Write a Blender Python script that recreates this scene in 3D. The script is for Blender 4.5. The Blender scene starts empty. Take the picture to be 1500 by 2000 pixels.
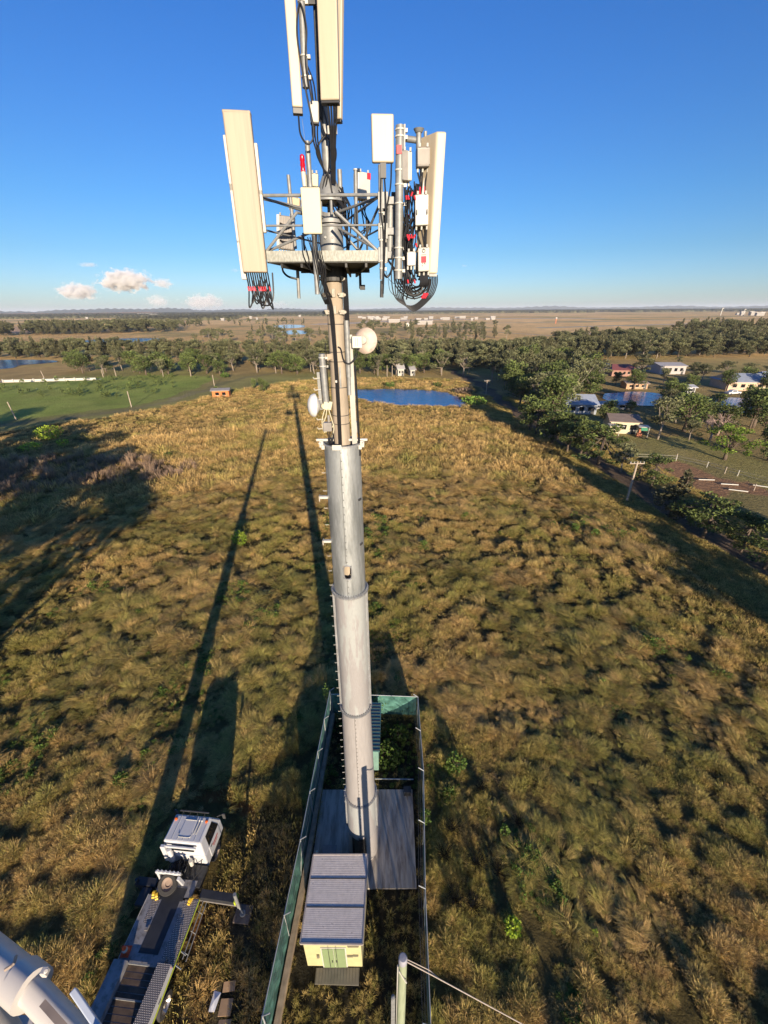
import bpy, math, random
import numpy as np
from mathutils import Vector, Matrix, noise as mnoise
R = math.radians
random.seed(7)
rng = np.random.default_rng(11)
sc = bpy.context.scene
COL = sc.collection

# ------------------------------------------------------------------ camera
CAM_H = 27.0; FPX = 800.0; TH = math.atan(395/800); PHI = R(0.38)
fv = np.array([0, math.cos(TH), -math.sin(TH)])
uv0 = np.array([0, math.sin(TH), math.cos(TH)]); rv0 = np.array([1., 0, 0])
rv = rv0*math.cos(PHI) - uv0*math.sin(PHI)
uv = uv0*math.cos(PHI) + rv0*math.sin(PHI)
CAMP = np.array([0, 0, CAM_H])
cam = bpy.data.cameras.new("camera"); cam_o = bpy.data.objects.new("camera", cam); COL.objects.link(cam_o)
cam.sensor_fit = 'VERTICAL'; cam.sensor_height = 24; cam.sensor_width = 18
cam.lens = 24*FPX/2000
cam.clip_start = 0.1; cam.clip_end = 60000
cam_o.matrix_world = Matrix(((rv[0], uv[0], -fv[0], 0), (rv[1], uv[1], -fv[1], 0), (rv[2], uv[2], -fv[2], CAM_H), (0, 0, 0, 1)))
sc.camera = cam_o

# ------------------------------------------------------------------ sky, sun, exposure
SUN_EL = R(11.6); SHADOW_AZ = R(-12.6)          # shadows run towards this bearing (from +Y, clockwise)
world = bpy.data.worlds.new("World"); sc.world = world; world.use_nodes = True
wt = world.node_tree; wt.nodes.clear()
wo = wt.nodes.new('ShaderNodeOutputWorld'); wb = wt.nodes.new('ShaderNodeBackground')
sky = wt.nodes.new('ShaderNodeTexSky'); sky.sky_type = 'NISHITA'; sky.sun_disc = False
sky.sun_elevation = SUN_EL; sky.sun_rotation = math.pi + SHADOW_AZ
sky.altitude = 100; sky.air_density = 1.0; sky.dust_density = 0.35; sky.ozone_density = 3.0
wb.inputs['Strength'].default_value = 0.098
wtc = wt.nodes.new('ShaderNodeTexCoord'); wsx = wt.nodes.new('ShaderNodeSeparateXYZ'); wr = wt.nodes.new('ShaderNodeValToRGB'); wm_ = wt.nodes.new('ShaderNodeVectorMath'); wm_.operation = 'MULTIPLY'
wt.links.new(wtc.outputs['Generated'], wsx.inputs[0]); wt.links.new(wsx.outputs[2], wr.inputs[0])       # the deep polarised blue of the clear sky
cr_ = wr.color_ramp; cr_.elements[0].position = 0.0; cr_.elements[0].color = (.60, .70, 1.0, 1); cr_.elements[1].position = 1.0; cr_.elements[1].color = (.2, .5, .95, 1)
for p_, c_ in ((.05, (.50, .66, .95)), (.10, (.40, .60, .84)), (.18, (.33, .59, .87)), (.32, (.28, .565, .94)), (.45, (.235, .54, .97))): cr_.elements.new(p_).color = (*c_, 1)
wt.links.new(sky.outputs[0], wm_.inputs[0]); wt.links.new(wr.outputs[0], wm_.inputs[1]); wt.links.new(wm_.outputs[0], wb.inputs[0]); wt.links.new(wb.outputs[0], wo.inputs[0])
sun = bpy.data.lights.new("sun", 'SUN'); sun.energy = 5.0; sun.angle = R(0.5); sun.color = (1.0, 0.83, 0.62)
sun_o = bpy.data.objects.new("sun", sun); COL.objects.link(sun_o)
sdir = Vector((math.sin(SHADOW_AZ)*math.cos(SUN_EL), math.cos(SHADOW_AZ)*math.cos(SUN_EL), -math.sin(SUN_EL)))
sun_o.rotation_euler = sdir.to_track_quat('-Z', 'Y').to_euler()
sun_o.location = (20, -60, 60)
sc.view_settings.view_transform = 'Standard'; sc.view_settings.look = 'None'
sc.view_settings.exposure = 0.95; sc.view_settings.gamma = 1.0
sc.render.engine = 'CYCLES'
sc.cycles.max_bounces = 5; sc.cycles.diffuse_bounces = 2; sc.cycles.glossy_bounces = 2
sc.cycles.transmission_bounces = 2; sc.cycles.transparent_max_bounces = 10; sc.cycles.volume_bounces = 0
sc.cycles.use_denoising = True

# ------------------------------------------------------------------ helpers
def ray(px, py): return fv*FPX + rv*(px-750) - uv*(py-1000)
def G(px, py, z=0.0):                       # photo pixel -> world point at height z
    d = ray(px, py); return CAMP + d*((z-CAM_H)/d[2])
def PY(px, py, Y):                          # photo pixel -> world point on the plane y = Y
    d = ray(px, py); return CAMP + d*(Y/d[1])
def PD(px, py, D): return CAMP + ray(px, py)*(D/FPX)
def depth(p): return float((np.array(p)-CAMP) @ fv)
def zat(xy, py):                            # height over ground point xy that shows at picture row py
    d0 = None; lo, hi = -5, 300
    for _ in range(40):
        m = (lo+hi)/2; q = np.array([xy[0], xy[1], m])-CAMP; D = q@fv
        y = 1000-FPX*(q@uv)/D if D > .1 else -1
        if y > py: lo = m
        else: hi = m
    return lo

def tag(o, label=None, cat=None, group=None, kind=None):
    if label: o['label'] = label
    if cat: o['category'] = cat
    if group: o['group'] = group
    if kind: o['kind'] = kind
    return o
ORIG = {}
def thing(name, label, cat, loc=(0, 0, 0), rotz=0, group=None, local=False):
    o = bpy.data.objects.new(name, None); COL.objects.link(o)
    o.location = loc; o.rotation_euler = (0, 0, rotz); o.empty_display_size = 0.3
    tag(o, label, cat, group)
    ORIG[o.name] = Vector((0, 0, 0)) if local else Vector(loc)
    return o

class MB:
    def __init__(s): s.v = []; s.f = []
    def add(s, vs, fs):
        n = len(s.v); s.v += [tuple(map(float, v)) for v in vs]; s.f += [tuple(i+n for i in f) for f in fs]; return s
    def hexa(s, p):                          # 8 points: bottom loop 0-3, top loop 4-7
        return s.add(p, [(0, 3, 2, 1), (4, 5, 6, 7), (0, 1, 5, 4), (1, 2, 6, 5), (2, 3, 7, 6), (3, 0, 4, 7)])
    def box(s, c, size, rot=None):
        c = Vector(c); hx, hy, hz = [a/2 for a in size]
        p = [Vector((x, y, z)) for z in (-hz, hz) for x, y in ((-hx, -hy), (hx, -hy), (hx, hy), (-hx, hy))]
        if rot is not None: p = [rot @ q for q in p]
        return s.hexa([c+q for q in p])
    def bar(s, a, b, w, d, up=(0, 0, 1)):    # rectangular section w (sideways) x d (along up) from a to b
        a = Vector(a); b = Vector(b); t = (b-a).normalized(); up = Vector(up)
        sd = t.cross(up)
        if sd.length < 1e-4: sd = t.cross(Vector((0, 1, 0)))
        sd.normalize(); up = sd.cross(t).normalized()
        o = [(-w/2, -d/2), (w/2, -d/2), (w/2, d/2), (-w/2, d/2)]
        return s.hexa([a+sd*x+up*y for x, y in o]+[b+sd*x+up*y for x, y in o])
    def tube(s, pts, r, n=8, caps=True):
        pts = [Vector(p) for p in pts]; rs = r if isinstance(r, (list, tuple)) else [r]*len(pts)
        base = len(s.v); ref = None
        for i, p in enumerate(pts):
            t = (pts[min(i+1, len(pts)-1)]-pts[max(i-1, 0)]).normalized()
            if ref is None: ref = t.orthogonal().normalized()
            ref = (ref-t*ref.dot(t))
            if ref.length < 1e-5: ref = t.orthogonal()
            ref.normalize(); bi = t.cross(ref)
            for k in range(n):
                a = 2*math.pi*k/n; s.v.append(tuple(p+(ref*math.cos(a)+bi*math.sin(a))*rs[i]))
        for i in range(len(pts)-1):
            for k in range(n):
                k2 = (k+1) % n
                s.f.append((base+i*n+k, base+i*n+k2, base+(i+1)*n+k2, base+(i+1)*n+k))
        if caps:
            s.f.append(tuple(base+k for k in range(n))[::-1]); e = base+(len(pts)-1)*n
            s.f.append(tuple(e+k for k in range(n)))
        return s
    def cyl(s, a, b, r0, r1=None, n=16, caps=True): return s.tube([a, b], [r0, r0 if r1 is None else r1], n, caps)
    def lathe(s, prof, c=(0, 0, 0), n=32, axis=None, a0=0, a1=2*math.pi):     # prof: (radius, height)
        c = Vector(c); q = Vector(axis).normalized().to_track_quat('Z', 'Y').to_matrix() if axis is not None else Matrix.Identity(3)
        full = abs(a1-a0-2*math.pi) < 1e-6; m = n if full else n+1; base = len(s.v)
        for r_, h in prof:
            for k in range(m):
                a = a0+(a1-a0)*k/n
                s.v.append(tuple(c+q @ Vector((r_*math.cos(a), r_*math.sin(a), h))))
        for i in range(len(prof)-1):
            for k in range(n):
                k2 = (k+1) % m
                s.f.append((base+i*m+k, base+i*m+k2, base+(i+1)*m+k2, base+(i+1)*m+k))
        return s
    def ngon(s, pts): return s.add(pts, [tuple(range(len(pts)))])
    def prism(s, pts, z0, z1):
        n = len(pts)
        return s.add([(p[0], p[1], z0) for p in pts]+[(p[0], p[1], z1) for p in pts],
                     [tuple(range(n))[::-1], tuple(range(n, 2*n))]+[(i, (i+1) % n, (i+1) % n+n, i+n) for i in range(n)])
    def build(s, name, mat, parent=None, smooth=False, bevel=0, **t):
        o3 = Vector((0, 0, 0)); p = parent
        while p is not None:
            if p.name in ORIG: o3 = ORIG[p.name]
            p = p.parent
        me = bpy.data.meshes.new(name)
        me.from_pydata([(v[0]-o3[0], v[1]-o3[1], v[2]-o3[2]) for v in s.v], [], s.f); me.update()
        if mat: me.materials.append(mat)
        if smooth:
            me.polygons.foreach_set('use_smooth', [True]*len(me.polygons))
            try: me.set_sharp_from_angle(angle=R(40))
            except Exception: pass
        o = bpy.data.objects.new(name, me); COL.objects.link(o); o.parent = parent
        if bevel:
            b = o.modifiers.new('bevel', 'BEVEL'); b.width = bevel; b.segments = 2; b.limit_method = 'ANGLE'; b.angle_limit = R(40)
        if t: tag(o, **t)
        return o

def spline(pts, k=6):                        # catmull-rom through the points
    P = [Vector(p) for p in pts]; P = [P[0]*2-P[1]]+P+[P[-1]*2-P[-2]]; out = []
    for i in range(1, len(P)-2):
        for j in range(k):
            t = j/k
            out.append(0.5*((2*P[i])+(P[i+1]-P[i-1])*t+(2*P[i-1]-5*P[i]+4*P[i+1]-P[i+2])*t*t+(3*P[i]-P[i-1]-3*P[i+1]+P[i+2])*t**3))
    out.append(P[-2]); return out

# ------------------------------------------------------------------ materials
def nt(m): return m.node_tree.nodes, m.node_tree.links
def mat(name, col, rough=0.6, metal=0.0, var=0.12, vscale=3.0, bump=0.0, bscale=40.0, stretch=(1, 1, 1), dirt=None, dscale=1.5, dlo=.5, dhi=.7, spec=0.5, emit=None):
    col = tuple(c_*.82 for c_ in col); dirt = tuple(c_*.82 for c_ in dirt) if dirt else None
    m = bpy.data.materials.new(name); m.use_nodes = True; N, L = nt(m)
    b = N['Principled BSDF']; b.inputs['Roughness'].default_value = rough; b.inputs['Metallic'].default_value = metal
    b.inputs['Specular IOR Level'].default_value = spec
    tc = N.new('ShaderNodeTexCoord'); mp = N.new('ShaderNodeMapping'); mp.inputs['Scale'].default_value = stretch
    L.new(tc.outputs['Object'], mp.inputs[0])
    n1 = N.new('ShaderNodeTexNoise'); n1.inputs['Scale'].default_value = vscale; n1.inputs['Detail'].default_value = 6; L.new(mp.outputs[0], n1.inputs['Vector'])
    mr = N.new('ShaderNodeMapRange'); mr.inputs[1].default_value = .3; mr.inputs[2].default_value = .7
    mr.inputs[3].default_value = 1-var; mr.inputs[4].default_value = 1+var; L.new(n1.outputs[0], mr.inputs[0])
    mx = N.new('ShaderNodeVectorMath'); mx.operation = 'MULTIPLY'; mx.inputs[0].default_value = col; L.new(mr.outputs[0], mx.inputs[1])
    out = mx.outputs[0]
    if dirt:
        n2 = N.new('ShaderNodeTexNoise'); n2.inputs['Scale'].default_value = dscale; n2.inputs['Detail'].default_value = 8; n2.inputs['Roughness'].default_value = .65
        L.new(mp.outputs[0], n2.inputs['Vector'])
        r2 = N.new('ShaderNodeMapRange'); r2.inputs[1].default_value = dlo; r2.inputs[2].default_value = dhi; L.new(n2.outputs[0], r2.inputs[0])
        m2 = N.new('ShaderNodeMix'); m2.data_type = 'RGBA'; L.new(r2.outputs[0], m2.inputs[0]); L.new(out, m2.inputs[6]); m2.inputs[7].default_value = (*dirt, 1)
        out = m2.outputs[2]
    L.new(out, b.inputs['Base Color'])
    if bump:
        n3 = N.new('ShaderNodeTexNoise'); n3.inputs['Scale'].default_value = bscale; n3.inputs['Detail'].default_value = 4; L.new(tc.outputs['Object'], n3.inputs['Vector'])
        bp = N.new('ShaderNodeBump'); bp.inputs['Strength'].default_value = bump; bp.inputs['Distance'].default_value = .05
        L.new(n3.outputs[0], bp.inputs['Height']); L.new(bp.outputs[0], b.inputs['Normal'])
    if emit:
        b.inputs['Emission Color'].default_value = (*emit, 1); b.inputs['Emission Strength'].default_value = 1
    return m

# numpy value noise -------------------------------------------------
def _h(ix, iy, seed):
    n = (ix.astype(np.int64)*374761393 + iy.astype(np.int64)*668265263 + seed*974634777) & 0x7fffffff
    n = ((n ^ (n >> 13))*1274126177) & 0x7fffffff
    return ((n ^ (n >> 16)) & 0xffff)/65535.0
def vnoise(x, y, seed=0):
    ix = np.floor(x); iy = np.floor(y); fx = x-ix; fy = y-iy
    fx = fx*fx*(3-2*fx); fy = fy*fy*(3-2*fy)
    a = _h(ix, iy, seed); b = _h(ix+1, iy, seed); c = _h(ix, iy+1, seed); d = _h(ix+1, iy+1, seed)
    return (a*(1-fx)+b*fx)*(1-fy)+(c*(1-fx)+d*fx)*fy
def fbm(x, y, sc_, oct=4, seed=0):
    s = 0; a = .5; t = 0
    for o in range(oct):
        s = s+a*vnoise(x/sc_*2**o+17.3*o, y/sc_*2**o-9.1*o, seed+o); t += a; a *= .5
    return s/t
def inpoly(x, y, poly):
    r = np.zeros(x.shape, bool); n = len(poly); j = n-1
    for i in range(n):
        xi, yi = poly[i][:2]; xj, yj = poly[j][:2]
        c = ((yi > y) != (yj > y))
        if yj != yi: r ^= c & (x < (xj-xi)*(y-yi)/(yj-yi)+xi)
        j = i
    return r
def dline(x, y, pts):                        # distance to polyline
    d = np.full(x.shape, 1e9)
    for a, b in zip(pts[:-1], pts[1:]):
        ax, ay = a[:2]; bx, by = b[:2]; vx, vy = bx-ax, by-ay
        t = np.clip(((x-ax)*vx+(y-ay)*vy)/(vx*vx+vy*vy), 0, 1)
        d = np.minimum(d, np.hypot(x-ax-t*vx, y-ay-t*vy))
    return d
def sstep(a, b, x): t = np.clip((x-a)/(b-a), 0, 1); return t*t*(3-2*t)
def GP(*pp): return [G(*p)[:2] for p in pp]
# ------------------------------------------------------------------ layout of the land (photo pixels on the ground)
POND = GP((672, 764), (700, 761), (760, 760), (830, 762), (872, 767), (897, 777), (910, 789), (903, 794), (850, 793), (770, 791), (728, 786), (700, 778))
PONDS = {
 'pond': POND,
 'far_right': GP((1182, 769), (1240, 765), (1290, 770), (1288, 780), (1275, 792), (1210, 788), (1180, 779)),
 'right_edge': GP((1345, 778), (1400, 776), (1460, 778), (1510, 781), (1520, 800), (1470, 806), (1400, 803), (1350, 794)),
 'right_small': GP((1084, 706), (1110, 704), (1180, 708), (1185, 716), (1130, 716), (1088, 712)),
 'left_edge': GP((-60, 704), (40, 703), (100, 704), (110, 707), (70, 711), (40, 713), (20, 719), (-60, 722)),
 'left_mid': GP((150, 667), (190, 663), (250, 661), (305, 661), (318, 663), (270, 668), (200, 670)),
 'centre_upper': GP((533, 636), (560, 634), (590, 635), (592, 639), (550, 641)),
 'centre_lower': GP((540, 648), (575, 645), (598, 647), (596, 652), (560, 653), (530, 651)),
}
ROAD = GP((880, 722), (912, 737), (935, 750), (967, 773), (1020, 812), (1050, 834), (1110, 868), (1185, 910), (1290, 980), (1380, 1042), (1500, 1110), (1640, 1200), (1900, 1400))
VERGE = GP((905, 752), (950, 790), (1000, 826), (1060, 870), (1130, 925), (1210, 1000), (1300, 1080), (1420, 1180), (1560, 1300), (1900, 1600))  # trodden track inside the paddock edge
TRACKL = GP((-400, 900), (-150, 850), (0, 832), (110, 818), (240, 803), (330, 784), (400, 762), (440, 748), (480, 737), (560, 726))
STREET = GP((380, 733), (500, 728), (640, 731), (900, 733), (1100, 735))
GREENF = GP((-500, 800), (-200, 752), (0, 751), (95, 741), (160, 737), (300, 733), (400, 733), (425, 739), (395, 752), (330, 776), (240, 796), (110, 812), (0, 824), (-400, 890))
LAWN = GP((1140, 838), (1200, 846), (1260, 856), (1330, 850), (1420, 880), (1560, 930), (1560, 985), (1480, 960), (1400, 935), (1330, 915), (1240, 900), (1190, 880))
YARD = GP((1235, 905), (1320, 900), (1430, 930), (1560, 975), (1560, 1080), (1450, 1010), (1380, 975), (1300, 960), (1245, 935))
COMP = [(-4.05, 20.6), (2.25, 20.4), (2.05, 12.0), (1.65, 8.0), (1.5, 4.6), (1.4, -1), (-4.9, -1), (-4.6, 5.6), (-4.2, 11), (-3.95, 15)]
SLAB = [(-3.95, 15.29), (1.66, 15.27), (1.56, 10.40), (-4.05, 10.4)]
TRUCKC = (-10.6, 7.5)

def ground_fields(x, y):
    r = np.hypot(x, y)
    jx = x+(fbm(x, y, 6, 3, 40)-.5)*4*np.clip(r/120, .3, 3); jy = y+(fbm(x, y, 6, 3, 60)-.5)*4*np.clip(r/120, .3, 3)
    F = {}
    F['road'] = 1-sstep(1.7, 2.6, dline(jx, jy, ROAD))
    F['verge'] = 1-sstep(2.2, 4.5, dline(jx, jy, VERGE))
    F['trackl'] = 1-sstep(1.2, 3.0, dline(jx, jy, TRACKL))
    F['green'] = inpoly(jx, jy, GREENF).astype(float)
    F['lawn'] = inpoly(jx, jy, LAWN).astype(float)
    F['yard'] = inpoly(jx, jy, YARD).astype(float)
    F['comp'] = inpoly(x, y, COMP).astype(float)
    F['truck'] = 1-sstep(1.6, 3.2, dline(x, y, [(-10.2, 13.5), (-11.2, 0)]))
    F['park'] = 1-sstep(1.2, 2.6, dline(jx, jy, [(-6.6, 12), (-6.9, 9), (-7.0, 4), (-7.2, -5)]))
    # tall grass paddock: everything this side of the road / left track, nearer than the dam
    side = inpoly(jx, jy, GP((-700, 1000), (-150, 870), (0, 846), (110, 828), (240, 812), (330, 793), (400, 776), (455, 764), (560, 748), (640, 740), (700, 738), (900, 742))
                  + GP((960, 790), (1030, 840), (1110, 905), (1200, 985), (1300, 1075), (1420, 1175), (1560, 1295), (1900, 1600)) + [(40, -30), (-60, -30)])
    F['tall'] = side.astype(float)
    F['far'] = sstep(200, 420, r)
    return F, r
def mounds(x, y, F, r):
    w = F['tall']*(1-F['comp'])*(1-F['truck'])*(1-F['verge'])*(1-F['park'])*(1-sstep(60, 170, r)*.5)
    a = fbm(x, y, 3.2, 3, 5); b = fbm(x+.6*y, y*.5, 7, 2, 9)
    return w*(0.18*(a-.5)+0.12*(b-.5)), w

NR, NA = 1050, 900
rr = 4.0*np.exp(np.linspace(0, math.log(26000/4.0), NR))
half = R(56)
aa = np.concatenate([np.linspace(-half, half, NA-60), np.linspace(half, 2*math.pi-half, 62)[1:-1]])
NA = len(aa)
RRg, AAg = np.meshgrid(rr, aa, indexing='ij')
X = (RRg*np.sin(AAg)).ravel(); Y = (RRg*np.cos(AAg)).ravel()
F, rad = ground_fields(X, Y)
hz, wt_ = mounds(X, Y, F, rad)
Z = hz.copy()
n1 = fbm(X, Y, 9, 4, 21)[:, None]; n2 = fbm(X, Y, 60, 3, 33)[:, None]; n3 = fbm(X, Y, 420, 4, 77)[:, None]
def c3(*c): return np.array(c)[None, :]
def mixc(a, b, t): return a*(1-t)+b*t
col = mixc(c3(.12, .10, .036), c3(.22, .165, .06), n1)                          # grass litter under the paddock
far_ = mixc(c3(.68, .44, .18), c3(.80, .53, .24), sstep(.35, .65, n3))*(.8+.4*n2)       # dry farmland
far_ = mixc(far_, c3(.30, .26, .11), sstep(.56, .7, fbm(X, Y, 150, 4, 91))[:, None]*.7)
mid = mixc(c3(.42, .31, .13), c3(.30, .29, .10), sstep(.45, .62, n2))*(.75+.5*n1)
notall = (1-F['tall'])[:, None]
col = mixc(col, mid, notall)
col = mixc(col, far_, (F['far']*(1-F['tall']))[:, None])
gcol = mixc(c3(.26, .36, .07), c3(.40, .42, .11), n1)
col = mixc(col, gcol, F['green'][:, None])
olive = (1-sstep(25, 60, np.hypot(X+28, Y-165)))*(1-F['green'])                    # greener flat behind the shed
col = mixc(col, mixc(c3(.28, .31, .09), c3(.36, .33, .12), n1), olive[:, None]*.8)
col = mixc(col, mixc(c3(.34, .33, .10), c3(.44, .35, .15), n1), F['lawn'][:, None])
col = mixc(col, mixc(c3(.42, .24, .13), c3(.33, .27, .11), sstep(.45, .55, n1)), F['yard'][:, None])
col = mixc(col, mixc(c3(.10, .11, .03), c3(.16, .13, .05), n1), F['verge'][:, None]*.9)
col = mixc(col, c3(.20, .145, .10)*(.6+.8*n1), F['road'][:, None])
col = mixc(col, mixc(c3(.36, .29, .17), c3(.2, .21, .08), n1), F['trackl'][:, None]*.8)
col = mixc(col, c3(.06, .052, .03)*(.7+.6*n1), F['comp'][:, None])
orange = sstep(.5, .62, fbm(X, Y, 2.2, 3, 140))*F['truck']
col = mixc(col, c3(.30, .125, .04), orange[:, None]*.8)
col = mixc(col, c3(.13, .11, .07)*(.7+.6*n1), F['park'][:, None]*.7)
for k, pl in PONDS.items():                                                         # muddy rims
    d = dline(X, Y, list(pl)+[pl[0]])
    w = (1-sstep(.5, 3.5 if rad.min() else 3, d))
    col = mixc(col, c3(.13, .085, .04), (w*.8)[:, None])
    ins = inpoly(X, Y, pl); Z = np.where(ins & (d > .4), -.5, Z)
# bare reddish earthworks, pale runways and works pads far out
def px2(xx, yy): return G(xx, yy)[:2]
for pts, wdt, c in ((((0, 650), (60, 640), (180, 628), (340, 628)), 60, (.55, .36, .24)), (((640, 633), (800, 625), (1000, 622), (1160, 622)), 55, (.62, .5, .38)),
                    (((1060, 640), (1200, 636), (1360, 632), (1420, 628)), 16, (.42, .38, .32)), (((900, 632), (1100, 629), (1500, 622)), 12, (.4, .36, .3)),
                    (((1150, 651), (1240, 656), (1500, 660)), 10, (.4, .36, .3)), (((0, 633), (150, 630), (300, 631)), 16, (.55, .53, .5)),
                    (((850, 648), (960, 648), (1080, 656)), 4, (.45, .38, .3)), (((0, 745), (90, 744), (190, 741)), 3, (.5, .48, .42))):
    w = 1-sstep(wdt*.6, wdt, dline(X+(n2[:, 0]-.5)*wdt, Y, [px2(*p) for p in pts]))
    col = mixc(col, c3(*c), (w*.85)[:, None])
me = bpy.data.meshes.new('ground')
nv = len(X); me.vertices.add(nv+1)
co = np.empty((nv+1, 3)); co[:nv, 0] = X; co[:nv, 1] = Y; co[:nv, 2] = Z; co[nv] = (0, 0, 0)
me.vertices.foreach_set('co', co.ravel())
I = np.arange(nv).reshape(NR, NA); J = np.roll(I, -1, axis=1)
quads = np.stack([I[:-1], I[1:], J[1:], J[:-1]], -1).reshape(-1, 4)
tri = np.stack([np.full(NA, nv), I[0], J[0]], -1)
nq, ntr = len(quads), len(tri)
me.loops.add(nq*4+ntr*3); me.loops.foreach_set('vertex_index', np.concatenate([quads.ravel(), tri.ravel()]).astype(np.int32))
me.polygons.add(nq+ntr)
me.polygons.foreach_set('loop_start', np.concatenate([np.arange(nq)*4, nq*4+np.arange(ntr)*3]).astype(np.int32))
me.polygons.foreach_set('use_smooth', np.ones(nq+ntr, bool))
me.update(calc_edges=True); me.validate()
ca = me.color_attributes.new('Col', 'FLOAT_COLOR', 'POINT')
cc = np.ones((nv+1, 4)); cc[:nv, :3] = col; cc[nv, :3] = .06; ca.data.foreach_set('color', cc.ravel())
gm = bpy.data.materials.new('land'); gm.use_nodes = True; N, L = nt(gm); b = N['Principled BSDF']; b.inputs['Roughness'].default_value = .95; b.inputs['Specular IOR Level'].default_value = .1
at = N.new('ShaderNodeVertexColor'); at.layer_name = 'Col'
gg = N.new('ShaderNodeNewGeometry')
nn = N.new('ShaderNodeTexNoise'); nn.inputs['Scale'].default_value = 1.6; nn.inputs['Detail'].default_value = 9; nn.inputs['Roughness'].default_value = .7; L.new(gg.outputs['Position'], nn.inputs['Vector'])
nm = N.new('ShaderNodeTexNoise'); nm.inputs['Scale'].default_value = .06; nm.inputs['Detail'].default_value = 8; nm.inputs['Roughness'].default_value = .7; L.new(gg.outputs['Position'], nm.inputs['Vector'])
ad = N.new('ShaderNodeMath'); ad.operation = 'ADD'; L.new(nn.outputs[0], ad.inputs[0]); L.new(nm.outputs[0], ad.inputs[1])
mr = N.new('ShaderNodeMapRange'); mr.inputs[1].default_value = .7; mr.inputs[2].default_value = 1.3; mr.inputs[3].default_value = .6; mr.inputs[4].default_value = 1.4; L.new(ad.outputs[0], mr.inputs[0])
mx = N.new('ShaderNodeVectorMath'); mx.operation = 'MULTIPLY'; L.new(at.outputs[0], mx.inputs[0]); L.new(mr.outputs[0], mx.inputs[1]); L.new(mx.outputs[0], b.inputs['Base Color'])
bp = N.new('ShaderNodeBump'); bp.inputs['Strength'].default_value = 1.0; bp.inputs['Distance'].default_value = 1.6; L.new(nn.outputs[0], bp.inputs['Height']); L.new(bp.outputs[0], b.inputs['Normal'])
me.materials.append(gm)
ground = bpy.data.objects.new('ground', me); COL.objects.link(ground)
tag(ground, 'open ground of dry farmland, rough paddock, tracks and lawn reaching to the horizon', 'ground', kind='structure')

# water
wm = bpy.data.materials.new('water'); wm.use_nodes = True; N, L = nt(wm); b = N['Principled BSDF']
b.inputs['Base Color'].default_value = (.008, .13, .33, 1); b.inputs['Roughness'].default_value = .04; b.inputs['IOR'].default_value = 1.33; b.inputs['Specular IOR Level'].default_value = .8
g2 = N.new('ShaderNodeNewGeometry'); n5 = N.new('ShaderNodeTexNoise'); n5.inputs['Scale'].default_value = 1.2; n5.inputs['Detail'].default_value = 3; L.new(g2.outputs['Position'], n5.inputs['Vector'])
b5 = N.new('ShaderNodeBump'); b5.inputs['Strength'].default_value = .9; b5.inputs['Distance'].default_value = .12; L.new(n5.outputs[0], b5.inputs['Height']); L.new(b5.outputs[0], b.inputs['Normal'])
WL = {'pond': ('water', 'bright blue farm dam just behind the paddock, right of the tower'), 'far_right': ('water', 'blue pond behind the long grey roofed shed among the trees'),
      'right_edge': ('water', 'blue pond cut by the right edge of the photo beyond dark trees'), 'right_small': ('water', 'narrow blue pond before the belt of trees near the red roofed house'),
      'left_edge': ('water', 'pale blue wetland cut by the left edge of the photo'), 'left_mid': ('water', 'dark reedy dam in the dry field left of the antenna'),
      'centre_upper': ('water', 'thin pale pool beyond the tree belt, farther of two by the tower'), 'centre_lower': ('water', 'thin pale pool beyond the tree belt, nearer of two by the tower')}
for k, pl in PONDS.items():
    P = [Vector((p[0], p[1], 0)) for p in pl]; c = sum(P, Vector())/len(P)
    Q = spline(P+[P[0]], 5)[:-1]
    Q = [c+(q-c)*1.02*(1+.02*math.sin(i*2.3)) for i, q in enumerate(Q)]
    mbw = MB(); mbw.ngon([(q.x, q.y, .03) for q in Q])
    if mbw: mbw.build('water', wm, label=WL[k][1], kind='structure')
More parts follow.
